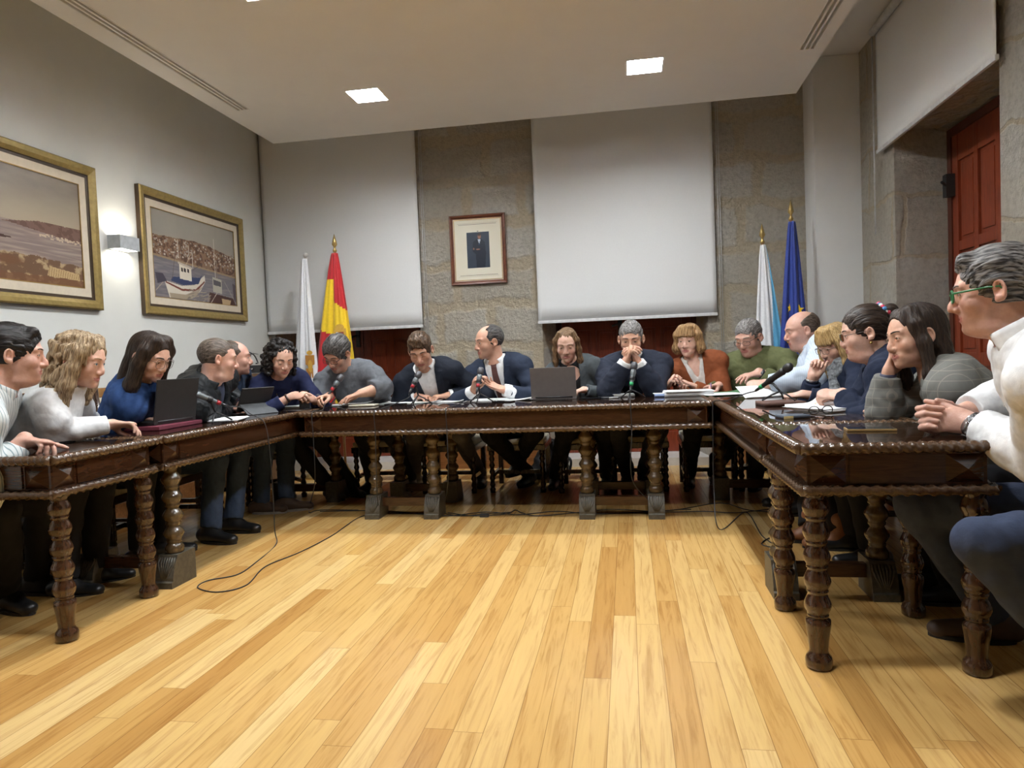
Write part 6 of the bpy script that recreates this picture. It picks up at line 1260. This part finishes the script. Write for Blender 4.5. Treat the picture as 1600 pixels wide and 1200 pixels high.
# 18 -- man in white shirt, green glasses
hd = at(1556, 455, d=2.12)
P = Person(hd, (-0.90, 0.44, -0.10), (1.60, 2.26, 0.54), (-0.93, 0.36), 1.10, build=1.16, belly=0.06, fat=0.002, neck=0.92, nose=1.2, h=0.0032, hands={-1: dict(w=at(1514, 660, d=2.32), d=(-0.95, 0.22, 0.10), n=(0.15, 0.90, -0.35), c=(0.50, 0.62, 0.66, 0.70), th=0.2, pole=(0.5, -0.5, -0.7)), 1: dict(w=at(1496, 650, d=2.46), d=(-0.94, -0.16, 0.06), n=(-0.05, -0.8, -0.4), th=0.1, pole=(0.5, 0.8, -0.5))}, knees=[(1.00, 2.66, 0.505), (0.98, 2.17, 0.505)], feet=[((1.26, 2.72, 0.09), (-1, 0.2)), ((1.32, 2.2, 0.09), (-1, 0.1))])
q, c = P.arms[1], P.sc
P.arms[0]['poly'] = [[q['W']+c*(q['d']*(0.080+0.012*(k in (1, 2)))+q['n']*0.045+q['t']*o), q['W']+c*(q['d']*(0.122+0.010*(k in (0, 1)))+q['n']*0.018+q['t']*(o+0.002)), q['W']+c*(q['d']*(0.108+0.008*(k in (0, 1)))-q['n']*0.016+q['t']*(o-0.001)), q['W']+c*(q['d']*(0.074+0.006*k)-q['n']*0.0235+q['t']*(o-0.004))] for k, o in enumerate((0.034, 0.013, -0.008, -0.027))]
P.make_body(S_pink, open_=0.55, browc=B_grey, beard=0.25, blush=0.55, label='man in white shirt and green glasses with clasped hands, nearest on the right')
P.top('shirt', white_c, 0.014, 0.048, 'crew', nk=0.010, fold=0.75, seed=181, slack=0.014); P.collar(white_c, 0.058, 0.068, 0.60, 0.022, 0.012, base=0.012)
m = MB()
for w in (0.80, 0.66, 0.52, 0.38): m.sphere(P.surf(0.0, w, None, 0.003), 0.0055, 8)
m.build('buttons', M('button_white', (0.6, 0.6, 0.6), 0.4), P.o)
m = MB(); a_ = [P.surf(-0.016, w, None, 0.0025) for w in np.linspace(0.86, 0.2, 14)]; b_ = [P.surf(0.016, w, None, 0.0025) for w in np.linspace(0.86, 0.2, 14)]; P.ribbon('placket', white_c, a_, b_, 0.002)
P.band(P.arms[1], steel, 0.020, 0.036, 0.011, 'wristwatch', face=dict(dir=(-0.35, -0.75, 0.5), r=0.021, mats=[steel, wdark, wmark]))
P.trousers(tr_navy, 0.007, fold=1.2); P.shoes(sh_brown, sole_d, 0.006); P.hair('short', H_pepper, 0.010, 22, rough=0.0035, freq=110, hl=0.002, quiff=True, h=0.003); P.glasses(G_green, LENS, 0.0028, 0.027, 0.017)
chair_for(P, (-0.95, 0.3), 'dark wooden chair under the man in white shirt'); PEOPLE[18] = P
# ------------------------------------------------------------------ microphones, papers, things on the tables
mic_b, mic_s, grille = M('mic_black', (0.02, 0.02, 0.022), 0.4), M('mic_grey', (0.16, 0.18, 0.19), 0.35, metal=0.4), M('mic_grille', (0.10, 0.10, 0.11), 0.5, 0.4, 900, metal=0.6)
rr_, rg_, rw_ = M('tape_red', (0.45, 0.02, 0.03), 0.5), M('tape_green', (0.02, 0.35, 0.12), 0.5), M('tape_white', (0.6, 0.6, 0.6), 0.5); cab = M('cable_black', (0.014, 0.014, 0.015), 0.5)
def mic(label_m, label_s, head, tail, foot, body, ring, spread, black=False, group=None):
    head, tail = A(*head), A(*tail); d = nrm(tail-head); Ln = np.linalg.norm(tail-head); u = nrm(np.cross(d, UPV)); w = np.cross(u, d); Mx = Matrix([[u[i], w[i], d[i], head[i]] for i in range(3)]+[[0, 0, 0, 1]])
    t = empty('microphone', head, 0, label_m, 'microphone'); T = Matrix.Translation(-Vector(head)) @ Mx
    m = MB(); m.lathe([(0.0155, 0.03), (0.021, 0.05), (0.019, 0.06), (0.0125, Ln*0.8), (0.011, Ln)], n=16, M4=T); m.build('body', body, t)
    m = MB(); m.lathe([(0.004, -0.026), (0.016, -0.022), (0.0235, -0.008), (0.0245, 0.006), (0.0235, 0.02), (0.016, 0.032)], n=18, M4=T); m.build('grille', grille if not black else mic_b, t)
    m = MB(); m.lathe([(0.0135, Ln-0.03), (0.0132, Ln-0.006)], n=14, M4=T); m.build('ring', ring, t); m = MB(); m.lathe([(0.009, Ln), (0.008, Ln+0.03), (0.004, Ln+0.045)], n=10, M4=T); m.build('plug', mic_b, t)
    s = empty('microphone_stand', foot, 0, label_s, 'microphone stand'); grip = head+d*Ln*0.62-A(*foot); hub = A(0, 0, max(0.05, grip[2]*0.42))
    m = MB(); m.tube([hub, hub+(grip-hub)*0.7+A(0, 0, 0.0), grip-w*0.02], 0.006, 8); m.build('stem', mic_b, s)
    m = MB(); 
    for k in range(9): a = math.pi*(0.08+1.84*k/8)
    T2 = Matrix.Translation(Vector(-A(*foot))) @ Mx; m.lathe([(0.017, Ln*0.54), (0.0185, Ln*0.56), (0.0185, Ln*0.68), (0.017, Ln*0.70)], n=16, M4=T2, cap=False); m.build('clip', mic_b, s)
    for k in range(3):
        a = spread+k*2*math.pi/3; e = A(0.095*math.cos(a), 0.095*math.sin(a), 0.006); m = MB(); m.tube([hub, hub*0.5+e*0.5+A(0, 0, 0.004), e], 0.0048, 8); m.sphere(e, 0.0062, 8); m.build('leg', mic_b, s)
    return tail+d*0.045
def on(px, py, dz=0.0): return at(px, py, z=TZ+dz)
def tbl(x, y): return A(x, y, TZ)
def cable(label, pts, r=0.0032, n=10):
    m = MB(); m.tube(spline(pts, n), r, 7); o = m.build('microphone_cable', cab, None); return tag(o, label, 'cable')
FLR = 0.0036
# left table microphone
t1 = mic('grey microphone with red ring pointing at the woman in denim', 'small black tripod holding the microphone beside the black laptop', at(297, 612, x=-2.56), at(346, 631, x=-2.44), tbl(-2.47, 3.87), mic_s, rr_, 0.9)
cable('black cable looping from the left microphone down to the bare floor', [t1, t1+A(0.05, 0.05, -0.01), A(-2.30, 3.98, 0.80), A(-2.225, 4.0, 0.74), A(-2.20, 4.0, 0.55), A(-2.195, 4.0, 0.3), A(-2.185, 3.98, 0.08), A(-2.15, 3.92, FLR), at(398, 880, z=FLR), at(370, 898, z=FLR), at(325, 907, z=FLR), at(309, 918, z=FLR), at(340, 925, z=FLR), at(385, 914, z=FLR), at(415, 885, z=FLR), at(470, 862, z=FLR), at(520, 836, z=FLR), at(562, 808, z=FLR), at(600, 802, z=FLR), at(690, 803, z=FLR)])
ys = 4.98
def back_mic(n, px, py, tx, ty, fx, ring, lm, ls, sp, body=mic_s, y=None):
    y = y or 4.92; f = A(at(fx, 630, y=y)[0], y+0.02, TZ); return mic(lm, ls, at(px, py, y=y), at(tx, ty, y=y-0.05), f, body, ring, sp)
t2 = back_mic(2, 532, 590, 517, 611, 524, rr_, 'grey microphone with red ring in front of the man in grey pullover', 'black microphone tripod in front of the man in grey pullover', 0.4)
t3 = back_mic(3, 654, 585, 643, 607, 653, rr_, 'grey microphone with red ring in front of the dark suit without tie', 'black microphone tripod in front of the dark suit without tie', 0.2)
t4 = back_mic(4, 751, 579, 746, 606, 749, rr_, 'grey microphone with red ring between the gesturing hands', 'black microphone tripod in front of the gesturing man', 0.5)
t5 = back_mic(5, 991, 571, 986, 604, 987, rg_, 'grey microphone with green ring under the clasped hands', 'black microphone tripod in front of the man with clasped hands', 0.3)
t6 = mic('black microphone with green ring leaning over the right side table', 'black microphone tripod standing on the brown notebooks', at(1232, 574, x=0.86), at(1187, 606, x=0.74), A(0.82, 4.02, TZ+0.0235), mic_b, rg_, 1.2, True)
def hang(label, t, px, pts_floor, out=0.03, x=None):
    """down over the inner table edge"""
    e = at(px, 636, y=YI); a = A(e[0], YI+0.06, TZ+0.004); cable(label, [t, t+A(0.0, -0.04, -0.03), a+A(0, 0.10, 0), a, A(e[0], YI-0.012, TZ-0.012), A(e[0]+0.004, YI-0.018, 0.60), A(e[0]-0.006, YI-0.006, 0.3)]+pts_floor)
hang('thin cable hanging at the left corner of the back table', t2, 488, [at(484, 790, z=0.02), at(484, 801, z=FLR), at(500, 797, z=FLR), at(560, 797, z=FLR)])
hang('thin cable hanging over the back table to the leftmost carved leg', t3, 585, [A(-1.74, 4.60, 0.10), at(602, 800, z=FLR), at(640, 801, z=FLR)])
hang('thin cable hanging over the back table left of the middle', t4, 697, [at(694, 790, z=0.02), at(693, 801, z=FLR), at(720, 806, z=FLR), at(760, 803, z=FLR), at(800, 800, z=FLR)])
hang('thin cable hanging over the back table between the right pair of legs', t5, 985, [A(0.10, 4.62, 0.12), at(1030, 796, z=FLR), at(1080, 796, z=FLR)])
cable('thin black cable hanging at the right corner beside the side table', [t6, t6+A(-0.05, 0.03, -0.015), A(0.60, 4.40, TZ+0.006), A(0.512, 4.38, TZ+0.004), A(0.502, 4.378, TZ-0.03), A(0.498, 4.37, 0.6), A(0.490, 4.34, 0.25), A(0.50, 4.2, 0.03), at(1165, 800, z=FLR), at(1190, 836, z=FLR), at(1215, 855, z=FLR), at(1190, 850, z=FLR), at(1210, 838, z=FLR), at(1260, 835, z=FLR)])
cable('long black floor cable lying along the foot of the back table', [at(x, y, z=FLR) for x, y in ((500, 799), (600, 798), (690, 806), (760, 800), (810, 804), (870, 799), (930, 803), (1000, 800), (1060, 796), (1125, 786), (1170, 797), (1220, 800))])
cable('second tangled floor cable under the back table', [at(x, y, z=FLR+0.004) for x, y in ((700, 801), (740, 806), (790, 803), (805, 797), (815, 801), (840, 806), (900, 801), (960, 796), (1040, 800), (1100, 799), (1150, 801), (1210, 796), (1250, 806))])
m = MB(); c = at(757, 805, z=0.012); m.box((c[0]-0.03, c[1]-0.02, 0.001), (c[0]+0.03, c[1]+0.02, 0.022), bev=0.004); tag(m.build('plug_adapter', mic_b, None), 'small black plug adapter lying on the floor cable', 'adapter')

paper_m, card_m = M('paper_white', (0.78, 0.79, 0.80), 0.7, 0.02), M('notebook_cover', (0.12, 0.06, 0.045), 0.6); blackp = M('phone_black', (0.012, 0.012, 0.014), 0.12); dglass = M('screen_dark', (0.008, 0.008, 0.010), 0.06); lid_b = M('laptop_black', (0.025, 0.023, 0.022), 0.45); lid_s = M('laptop_grey', (0.165, 0.145, 0.135), 0.4, 0.05, metal=0.3); keyb = M('keys_black', (0.01, 0.01, 0.011), 0.5)
def flat(name, label, cat, c, w, l, th, rz, mat, z=0.0, pages=0, curl=0.0, group=None, seed=1):
    """sheets or a booklet lying flat; c = centre on the table"""
    t = empty(name, (c[0], c[1], TZ+z), rz, label, cat, group); r = random.Random(seed)
    n = 8; V = []; F = []
    for j in range(n+1):
        for i in range(n+1): u, v = i/n-0.5, j/n-0.5; V.append((u*w, v*l, th+curl*(max(0, u-0.15)**2*4+max(0, v-0.2)**2*3)))
    k = (n+1)**2; V += [(x, y, max(0.0003, z_-th)) for x, y, z_ in V[:k]]
    for j in range(n):
        for i in range(n): a = j*(n+1)+i; F += [(a, a+1, a+n+2, a+n+1), (k+a, k+a+n+1, k+a+n+2, k+a+1)]
    for i in range(n):
        F += [(i, k+i, k+i+1, i+1), (n*(n+1)+i+1, k+n*(n+1)+i+1, k+n*(n+1)+i, n*(n+1)+i), ((i+1)*(n+1), k+(i+1)*(n+1), k+i*(n+1), i*(n+1)), (i*(n+1)+n, k+i*(n+1)+n, k+(i+1)*(n+1)+n, (i+1)*(n+1)+n)]
    mesh_obj('sheet' if 'paper' in name or 'sheet' in name else 'cover', V, F, mat, t)
    for q in range(pages):
        m = MB(); dx, dy, a = r.uniform(-0.012, 0.012), r.uniform(-0.012, 0.012), r.uniform(-0.06, 0.06); Mx = Matrix.Translation((dx, dy, th+0.0008+q*0.0016)) @ Matrix.Rotation(a, 4, 'Z'); m.box((-w/2, -l/2, 0), (w/2, l/2, 0.0012), 0, Mx); m.build('page', paper_m, t)
    return t
def phone(label, c, rz, w=0.076, l=0.155, body=blackp, z=0.0):
    t = empty('mobile_phone', (c[0], c[1], TZ+z), rz, label, 'phone'); m = MB(); m.box((-w/2, -l/2, 0.0003), (w/2, l/2, 0.0085), bev=0.003); m.build('body', body, t); m = MB(); m.box((-w/2+0.003, -l/2+0.004, 0.0084), (w/2-0.003, l/2-0.004, 0.0091)); m.build('screen', dglass, t); return t
def pen(label, a, b, col, r=0.0045, name='pen'):
    a, b = A(*a), A(*b); d = nrm(b-a); t = empty(name, a, 0, label, name); m = MB(); m.tube([A(0, 0, 0), (b-a)*0.86], r, 8); m.build('barrel', M('pen_'+col[0], col[1], 0.35), t); m = MB(); m.tube([(b-a)*0.86, (b-a)*0.95, b-a], [r, r*0.7, 0.0008], 8); m.build('tip', M('pen_tip', (0.25, 0.25, 0.25), 0.3), t); return t
def laptop(label, c, rz, w, dp, lidang, mat, z=0.0):
    """hinge along local x at y=0; keyboard towards +y, lid leans to -y"""
    t = empty('laptop', (c[0], c[1], TZ+z), rz, label, 'laptop'); m = MB(); m.box((-w/2, 0, 0.001), (w/2, dp, 0.019), bev=0.004); m.build('base', mat, t)
    k = MB(); k.box((-w/2+0.03, 0.03, 0.0188), (w/2-0.03, dp*0.58, 0.0202)); k.box((-0.05, dp*0.66, 0.0188), (0.05, dp*0.95, 0.0196)); k.build('keyboard', keyb, t)
    Mx = Matrix.Translation((0, 0.004, 0.018)) @ Matrix.Rotation(math.radians(lidang), 4, 'X'); m = MB(); m.box((-w/2, -0.004, 0), (w/2, 0.004, dp), 0, Mx, 0.003); lo = m.build('lid', mat, t); m = MB(); m.box((-w/2+0.008, 0.0035, 0.012), (w/2-0.008, 0.0048, dp-0.008), 0, Mx); m.build('screen', dglass, lo); m = MB(); m.tube([(-w/2+0.03, 0.002, 0.016), (w/2-0.03, 0.002, 0.016)], 0.007, 8); m.build('hinge', mic_b, lo); return t
# left: laptop on a wine folder
fo = simple('folder_wine', (0.13, 0.018, 0.035), 0.6, 0.1); gd = M('folder_gold', (0.5, 0.3, 0.06), 0.4)
lc = A(-2.56, 3.62, TZ); t = empty('document_folder', (-2.54, 3.60, TZ), math.radians(92), 'wine red folder with gold edge lying under the black laptop', 'folder'); m = MB(); m.box((-0.205, -0.03, 0.001), (0.205, 0.27, 0.022), bev=0.005); m.build('cover', fo, t); m = MB(); m.box((-0.207, 0.235, 0.002), (-0.17, 0.272, 0.0225)); m.build('gold_corner', gd, t)
laptop('open black laptop on the wine folder, its lid towards the room', (lc[0], lc[1], 0), math.radians(86), 0.34, 0.235, 10, lid_b, 0.0235)
pen('blue pen lying on the small left table', on(150, 681, 0.005), on(172, 683, 0.005), ('blue', (0.03, 0.12, 0.4)))
phone('black phone under the pointing finger on the small left table', on(92, 691), math.radians(70)); a = PEOPLE[2].arms[1]
pen('dark pen in the hand of the blond woman', a['tips'][0]-a['d']*0.05+A(0, 0, 0.012), a['tips'][0]+A(0.09, 0.05, 0.045), ('grey', (0.06, 0.06, 0.07)))
a = PEOPLE[3].arms[1]; pen('yellow pencil held by the woman in denim', a['tips'][0]+A(-0.02, 0.0, 0.10), a['tips'][0]+A(0.015, -0.005, -0.02), ('yellow', (0.7, 0.42, 0.06)), 0.004, 'pencil')
flat('paper_sheet', 'white sheets of paper behind the left microphone', 'paper', tbl(-2.52, 4.06), 0.22, 0.30, 0.002, 0.3, paper_m, pages=1)
# tablet on its case
t = empty('tablet', (-2.56, 4.46, TZ), math.radians(64), 'black tablet propped in its folding case on the left side table', 'tablet'); m = MB(); Mx = Matrix.Translation((0, 0.02, 0.004)) @ Matrix.Rotation(math.radians(28), 4, 'X'); m.box((-0.125, -0.004, 0.02), (0.125, 0.004, 0.20), 0, Mx, 0.003); m.build('screen', lid_b, t); m = MB(); Mx = Matrix.Translation((0, -0.115, 0.001)) @ Matrix.Rotation(math.radians(-52), 4, 'X'); m.box((-0.12, -0.003, 0), (0.12, 0.003, 0.115), 0, Mx, 0.002); m.build('stand_flap', M('case_grey', (0.06, 0.065, 0.07), 0.7), t); m = MB(); m.box((-0.125, 0.02, 0.001), (0.125, 0.20, 0.008), bev=0.003); m.build('keyboard', keyb, t)
flat('notebook', 'stack of light notebooks in front of the curly haired woman', 'notebook', A(at(470, 631, y=5.02)[0], 5.02, 0), 0.20, 0.26, 0.012, 1.4, M('notebook_buff', (0.42, 0.36, 0.27), 0.7), pages=3)
flat('paper_sheet', 'white open booklet under the hand of the man in grey', 'paper', A(at(546, 626, y=5.10)[0], 5.10, 0), 0.23, 0.29, 0.004, -0.5, paper_m, pages=3, curl=0.03)
flat('notebook', 'cream closed booklet in front of the man in grey', 'notebook', A(at(568, 631, y=4.92)[0], 4.92, 0), 0.20, 0.10, 0.014, 0.05, M('booklet_cream', (0.50, 0.46, 0.36), 0.7))
phone('black phone on the table before the dark suit without tie', A(at(618, 629, y=4.98)[0], 4.98, 0), 1.45, z=0.0)
flat('paper_sheet', 'wide white documents spread before the dark suit without tie', 'paper', A(at(655, 626, y=5.14)[0]-0.06, 5.16, 0), 0.46, 0.22, 0.003, 0.02, paper_m, pages=2, curl=0.03)
flat('paper_sheet', 'white documents lying between the two men in suits', 'paper', A(at(704, 626, y=5.14)[0], 5.16, 0), 0.24, 0.22, 0.004, -0.06, paper_m, pages=2, curl=0.03, seed=3)
flat('paper_sheet', 'wide white documents under the gesturing hands', 'paper', A(at(780, 625, y=5.14)[0], 5.12, 0), 0.50, 0.22, 0.004, 0.03, paper_m, pages=2, curl=0.03, seed=5)
phone('black phone on the documents of the gesturing man', A(at(789, 629, y=4.98)[0], 4.93, 0), 1.25, z=0.0)
laptop('open grey laptop with its back towards the room in front of the woman in grey', (at(866, 620, y=5.08)[0], 5.06, 0), 0.0, 0.33, 0.22, 12, lid_s)
phone('black phone beside the grey laptop', A(at(922, 622, y=5.02)[0], 5.0, 0), 1.5)
flat('notebook', 'black notebook under the phone beside the grey laptop', 'notebook', A(at(944, 622, y=5.05)[0]+0.03, 5.06, 0), 0.12, 0.18, 0.008, 0.2, M('notebook_black', (0.02, 0.02, 0.022), 0.5))
flat('notebook', 'small grey notebook behind the green ringed microphone', 'notebook', A(at(975, 620, y=5.12)[0], 5.13, 0), 0.15, 0.10, 0.018, 0.05, M('notebook_grey', (0.32, 0.31, 0.30), 0.6), pages=2)
pen('silver pen beside the small grey notebook', on(952, 622, 0.005), on(967, 621, 0.005), ('silver', (0.5, 0.5, 0.5)))
flat('note_pad', 'little pad of blue and white notes left of the thick documents', 'notepad', A(at(1031, 618, y=5.0)[0], 5.0, 0), 0.075, 0.075, 0.022, 0.0, M('pad_blue', (0.25, 0.33, 0.55), 0.6), pages=2)
flat('paper_stack', 'thick stack of white documents before the woman in rust blazer', 'papers', A(at(1074, 616, y=5.06)[0], 5.06, 0), 0.33, 0.22, 0.030, 0.02, paper_m, pages=4, seed=9)
gf = M('folder_green', (0.05, 0.16, 0.06), 0.6); flat('document_folder', 'open green folder with papers before the man in olive sweater', 'folder', A(at(1132, 615, y=5.02)[0], 5.02, 0), 0.32, 0.24, 0.006, 0.25, gf, pages=2, curl=0.03, seed=7)
a = PEOPLE[12].arms; pen('blue pen held crosswise by the woman in rust blazer', a[0]['tips'][0]+A(-0.03, -0.01, 0.012), a[1]['tips'][0]+A(0.0, -0.012, 0.0), ('navy', (0.05, 0.05, 0.25)))
a = PEOPLE[13].arms[0]; pen('violet pen writing in the hand of the man in olive sweater', a['tips'][0]+A(0.0, 0.02, 0.085), a['tips'][0]+A(-0.01, -0.01, -0.03), ('violet', (0.16, 0.05, 0.2)))
# right side table
t = empty('paper_sheet', (0.86, 4.62, TZ+0.004), 0.4, 'white sheets standing half raised before the man in light blue shirt', 'paper'); m = MB(); Mx = Matrix.Rotation(math.radians(-58), 4, 'X'); m.box((-0.15, 0, 0), (0.15, 0.002, 0.13), 0, Mx); m.box((-0.14, -0.004, 0), (0.16, -0.002, 0.125), 0, Mx); m.build('sheet', paper_m, t)
flat('notebook', 'brown notebooks under the tripod of the black microphone', 'notebook', A(0.82, 4.02, 0), 0.22, 0.16, 0.021, 0.15, card_m)
flat('paper_stack', 'white notebook open before the woman in navy blazer', 'notebook', A(0.93, 3.62, 0), 0.20, 0.28, 0.014, 0.5, paper_m, pages=2, curl=0.05)
pen('gold pen on the hand side of the white notebook', A(0.93, 3.74, TZ+0.022), A(1.02, 3.80, TZ+0.03), ('gold', (0.6, 0.42, 0.12)))
flat('wallet', 'dark blue wallet with pale yellow edge on the right side table', 'wallet', A(0.72, 3.28, 0), 0.12, 0.09, 0.014, 0.25, M('wallet_blue', (0.06, 0.075, 0.10), 0.5)); m = MB(); m.box((-0.062, -0.048, 0.001), (-0.02, -0.044, 0.012)); m.build('edge', M('wallet_yellow', (0.7, 0.55, 0.25), 0.5), [o for o in bpy.data.objects if o.name.startswith('wallet')][-1] if False else bpy.data.objects['wallet'])
t = empty('eyeglasses', (0.86, 3.36, TZ+0.004), 0.3, 'folded dark glasses lying beside the blue wallet', 'glasses'); m = MB()
for x in (-0.033, 0.033): m.tube([(x+0.025*math.cos(a), 0.0, 0.02+0.018*math.sin(a)) for a in np.linspace(0, 2*math.pi, 18, endpoint=False)], 0.0022, 6, closed=True)
m.tube([(-0.008, 0, 0.024), (0.008, 0, 0.024)], 0.002, 6); m.build('rims', G_black, t); m = MB(); m.tube([(-0.058, 0, 0.02), (-0.055, 0.012, 0.018), (0.07, 0.016, 0.006)], 0.002, 6); m.tube([(0.058, 0, 0.02), (0.055, 0.018, 0.018), (-0.07, 0.024, 0.006)], 0.002, 6); m.build('temples', G_black, t)
phone('large phone with golden edge on the small right table', A(0.87, 2.74, 0), 1.45, 0.078, 0.165, M('phone_gold', (0.55, 0.38, 0.16), 0.3, metal=0.5)); a = PEOPLE[6].arms
ph = empty('mobile_phone', 0.5*(a[0]['tips'][1]+a[1]['tips'][1])+A(0, 0, 0.0), 0.6, 'dark phone held in both hands by the curly haired woman', 'phone'); m = MB(); m.box((-0.036, -0.004, -0.06), (0.036, 0.004, 0.07), bev=0.003); m.build('body', blackp, ph)
# under the back table and in the corner
g = Grid((-0.95, 5.75, -0.02), (-0.35, 6.4, 0.42), 0.008); c = A(-0.66, 6.12, 0.0)
g.cone(c+A(-0.06, 0, 0.08), c+A(-0.03, 0, 0.26), 0.13, 0.09, 0.03, clip=[((0, 0, 0.004), (0, 0, -1))], sq=((1, 0, 0), 1.2)); g.cone(c+A(0.03, -0.09, 0.06), c+A(0.05, -0.08, 0.15), 0.06, 0.055, 0.03, clip=[((0, 0, 0.004), (0, 0, -1))], sq=((1, 0, 0), 1.5)); f1 = waves(5, 0.006, 25); g.rough(f1, 0.03); V, F = g.mesh(); bag = empty('backpack', (0, 0, 0), 0, 'black backpack standing on the floor behind the back table legs', 'backpack'); mesh_obj('body', V, F, M('bag_black', (0.012, 0.012, 0.013), 0.7), bag)
m = MB(); m.tube(spline([c+A(-0.07, -0.05, 0.33), c+A(-0.05, -0.12, 0.36), c+A(-0.01, -0.09, 0.33)], 6), 0.009, 8); m.tube(spline([c+A(0.08, -0.10, 0.22), c+A(0.15, -0.14, 0.18), c+A(0.13, -0.12, 0.05)], 6), 0.011, 8); m.build('strap', M('bag_strap', (0.02, 0.02, 0.02), 0.6), bag)
t = empty('floor_socket_box', (-1.075, YB-0.022, 0.13), 0.0, 'grey square power socket on the skirting of the middle stone pier', 'socket'); m = MB(); m.box((-0.045, -0.012, -0.045), (0.045, 0, 0.045), bev=0.003); m.build('plate', M('socket_grey', (0.35, 0.37, 0.40), 0.4), t); m = MB(); Mx = Matrix.Translation((0, -0.012, 0)) @ Matrix.Rotation(math.pi/2, 4, 'X'); m.lathe([(0.022, -0.001), (0.022, 0.002), (0.018, 0.0025)], n=20, M4=Mx); m.build('hole', mic_b, t)
# cabinet with amplifier
cbw = wood('cabinet_wood', (0.09, 0.045, 0.022), (0.17, 0.09, 0.045), 0.4, (4, 20, 20)); t = empty('wooden_cabinet', (-3.40, 5.92, 0), 0, 'brown wooden cabinet in the left back corner under the equipment', 'cabinet'); m = MB(); m.box((-0.21, -0.22, 0.05), (0.24, 0.22, 1.00)); m.box((-0.20, -0.20, 0.0), (0.23, 0.20, 0.05)); m.build('body', cbw, t); m = MB(); m.box((-0.225, -0.24, 1.00), (0.255, 0.235, 1.03), bev=0.006); m.build('top', cbw, t)
for x in (-0.195, 0.02): m = MB(); m.box((x, -0.235, 0.08), (x+0.205, -0.22, 0.87), bev=0.004); o = m.build('door', cbw, t); m = MB(); m.sphere((x+(0.185 if x < 0 else 0.02), -0.245, 0.5), 0.012, 10); m.build('knob', brass, o)
t = empty('amplifier', (-3.38, 5.90, 1.03), 0, 'black audio amplifier with cables on the corner cabinet', 'amplifier'); m = MB(); m.box((-0.20, -0.16, 0.006), (0.20, 0.16, 0.075), bev=0.005); m.build('case', mic_b, t); m = MB()
for k in range(6): Mx = Matrix.Translation((-0.15+k*0.05, -0.16, 0.04)) @ Matrix.Rotation(math.pi/2, 4, 'X'); m.lathe([(0.012, 0), (0.011, 0.014)], n=12, M4=Mx)
m.build('knob', steel, t)
for k, (dx, h, c_) in enumerate(((0.0, 0.12, mic_b), (0.08, 0.10, M('cable_grey', (0.3, 0.3, 0.28), 0.6)), (-0.06, 0.09, mic_b))):
    m = MB(); m.tube(spline([(dx-0.10, 0.0, 0.078), (dx-0.06, -0.03, 0.078+h), (dx+0.05, -0.05, 0.078+h*0.8), (dx+0.12, -0.10, 0.10), (dx+0.16, -0.20, 0.02 if k == 1 else 0.09)], 8), 0.006, 7); m.build('cable', c_, t)
# window and shade over the room: only lamps light it
# ------------------------------------------------------------------ light and view
w = bpy.data.worlds.new('room_air'); bpy.context.scene.world = w; w.use_nodes = True; w.node_tree.nodes['Background'].inputs[0].default_value = (0.9, 0.93, 1, 1); w.node_tree.nodes['Background'].inputs[1].default_value = 0.05
vs = bpy.context.scene.view_settings; vs.view_transform = 'Standard'; vs.look = 'None'; vs.gamma = 1; vs.use_curve_mapping = False; vs.exposure = 3.25
cy = bpy.context.scene.cycles; cy.max_bounces = 8; cy.diffuse_bounces = 4; cy.glossy_bounces = 4; cy.transparent_max_bounces = 12; cy.caustics_reflective = False; cy.caustics_refractive = False; cy.sample_clamp_indirect = 6.0
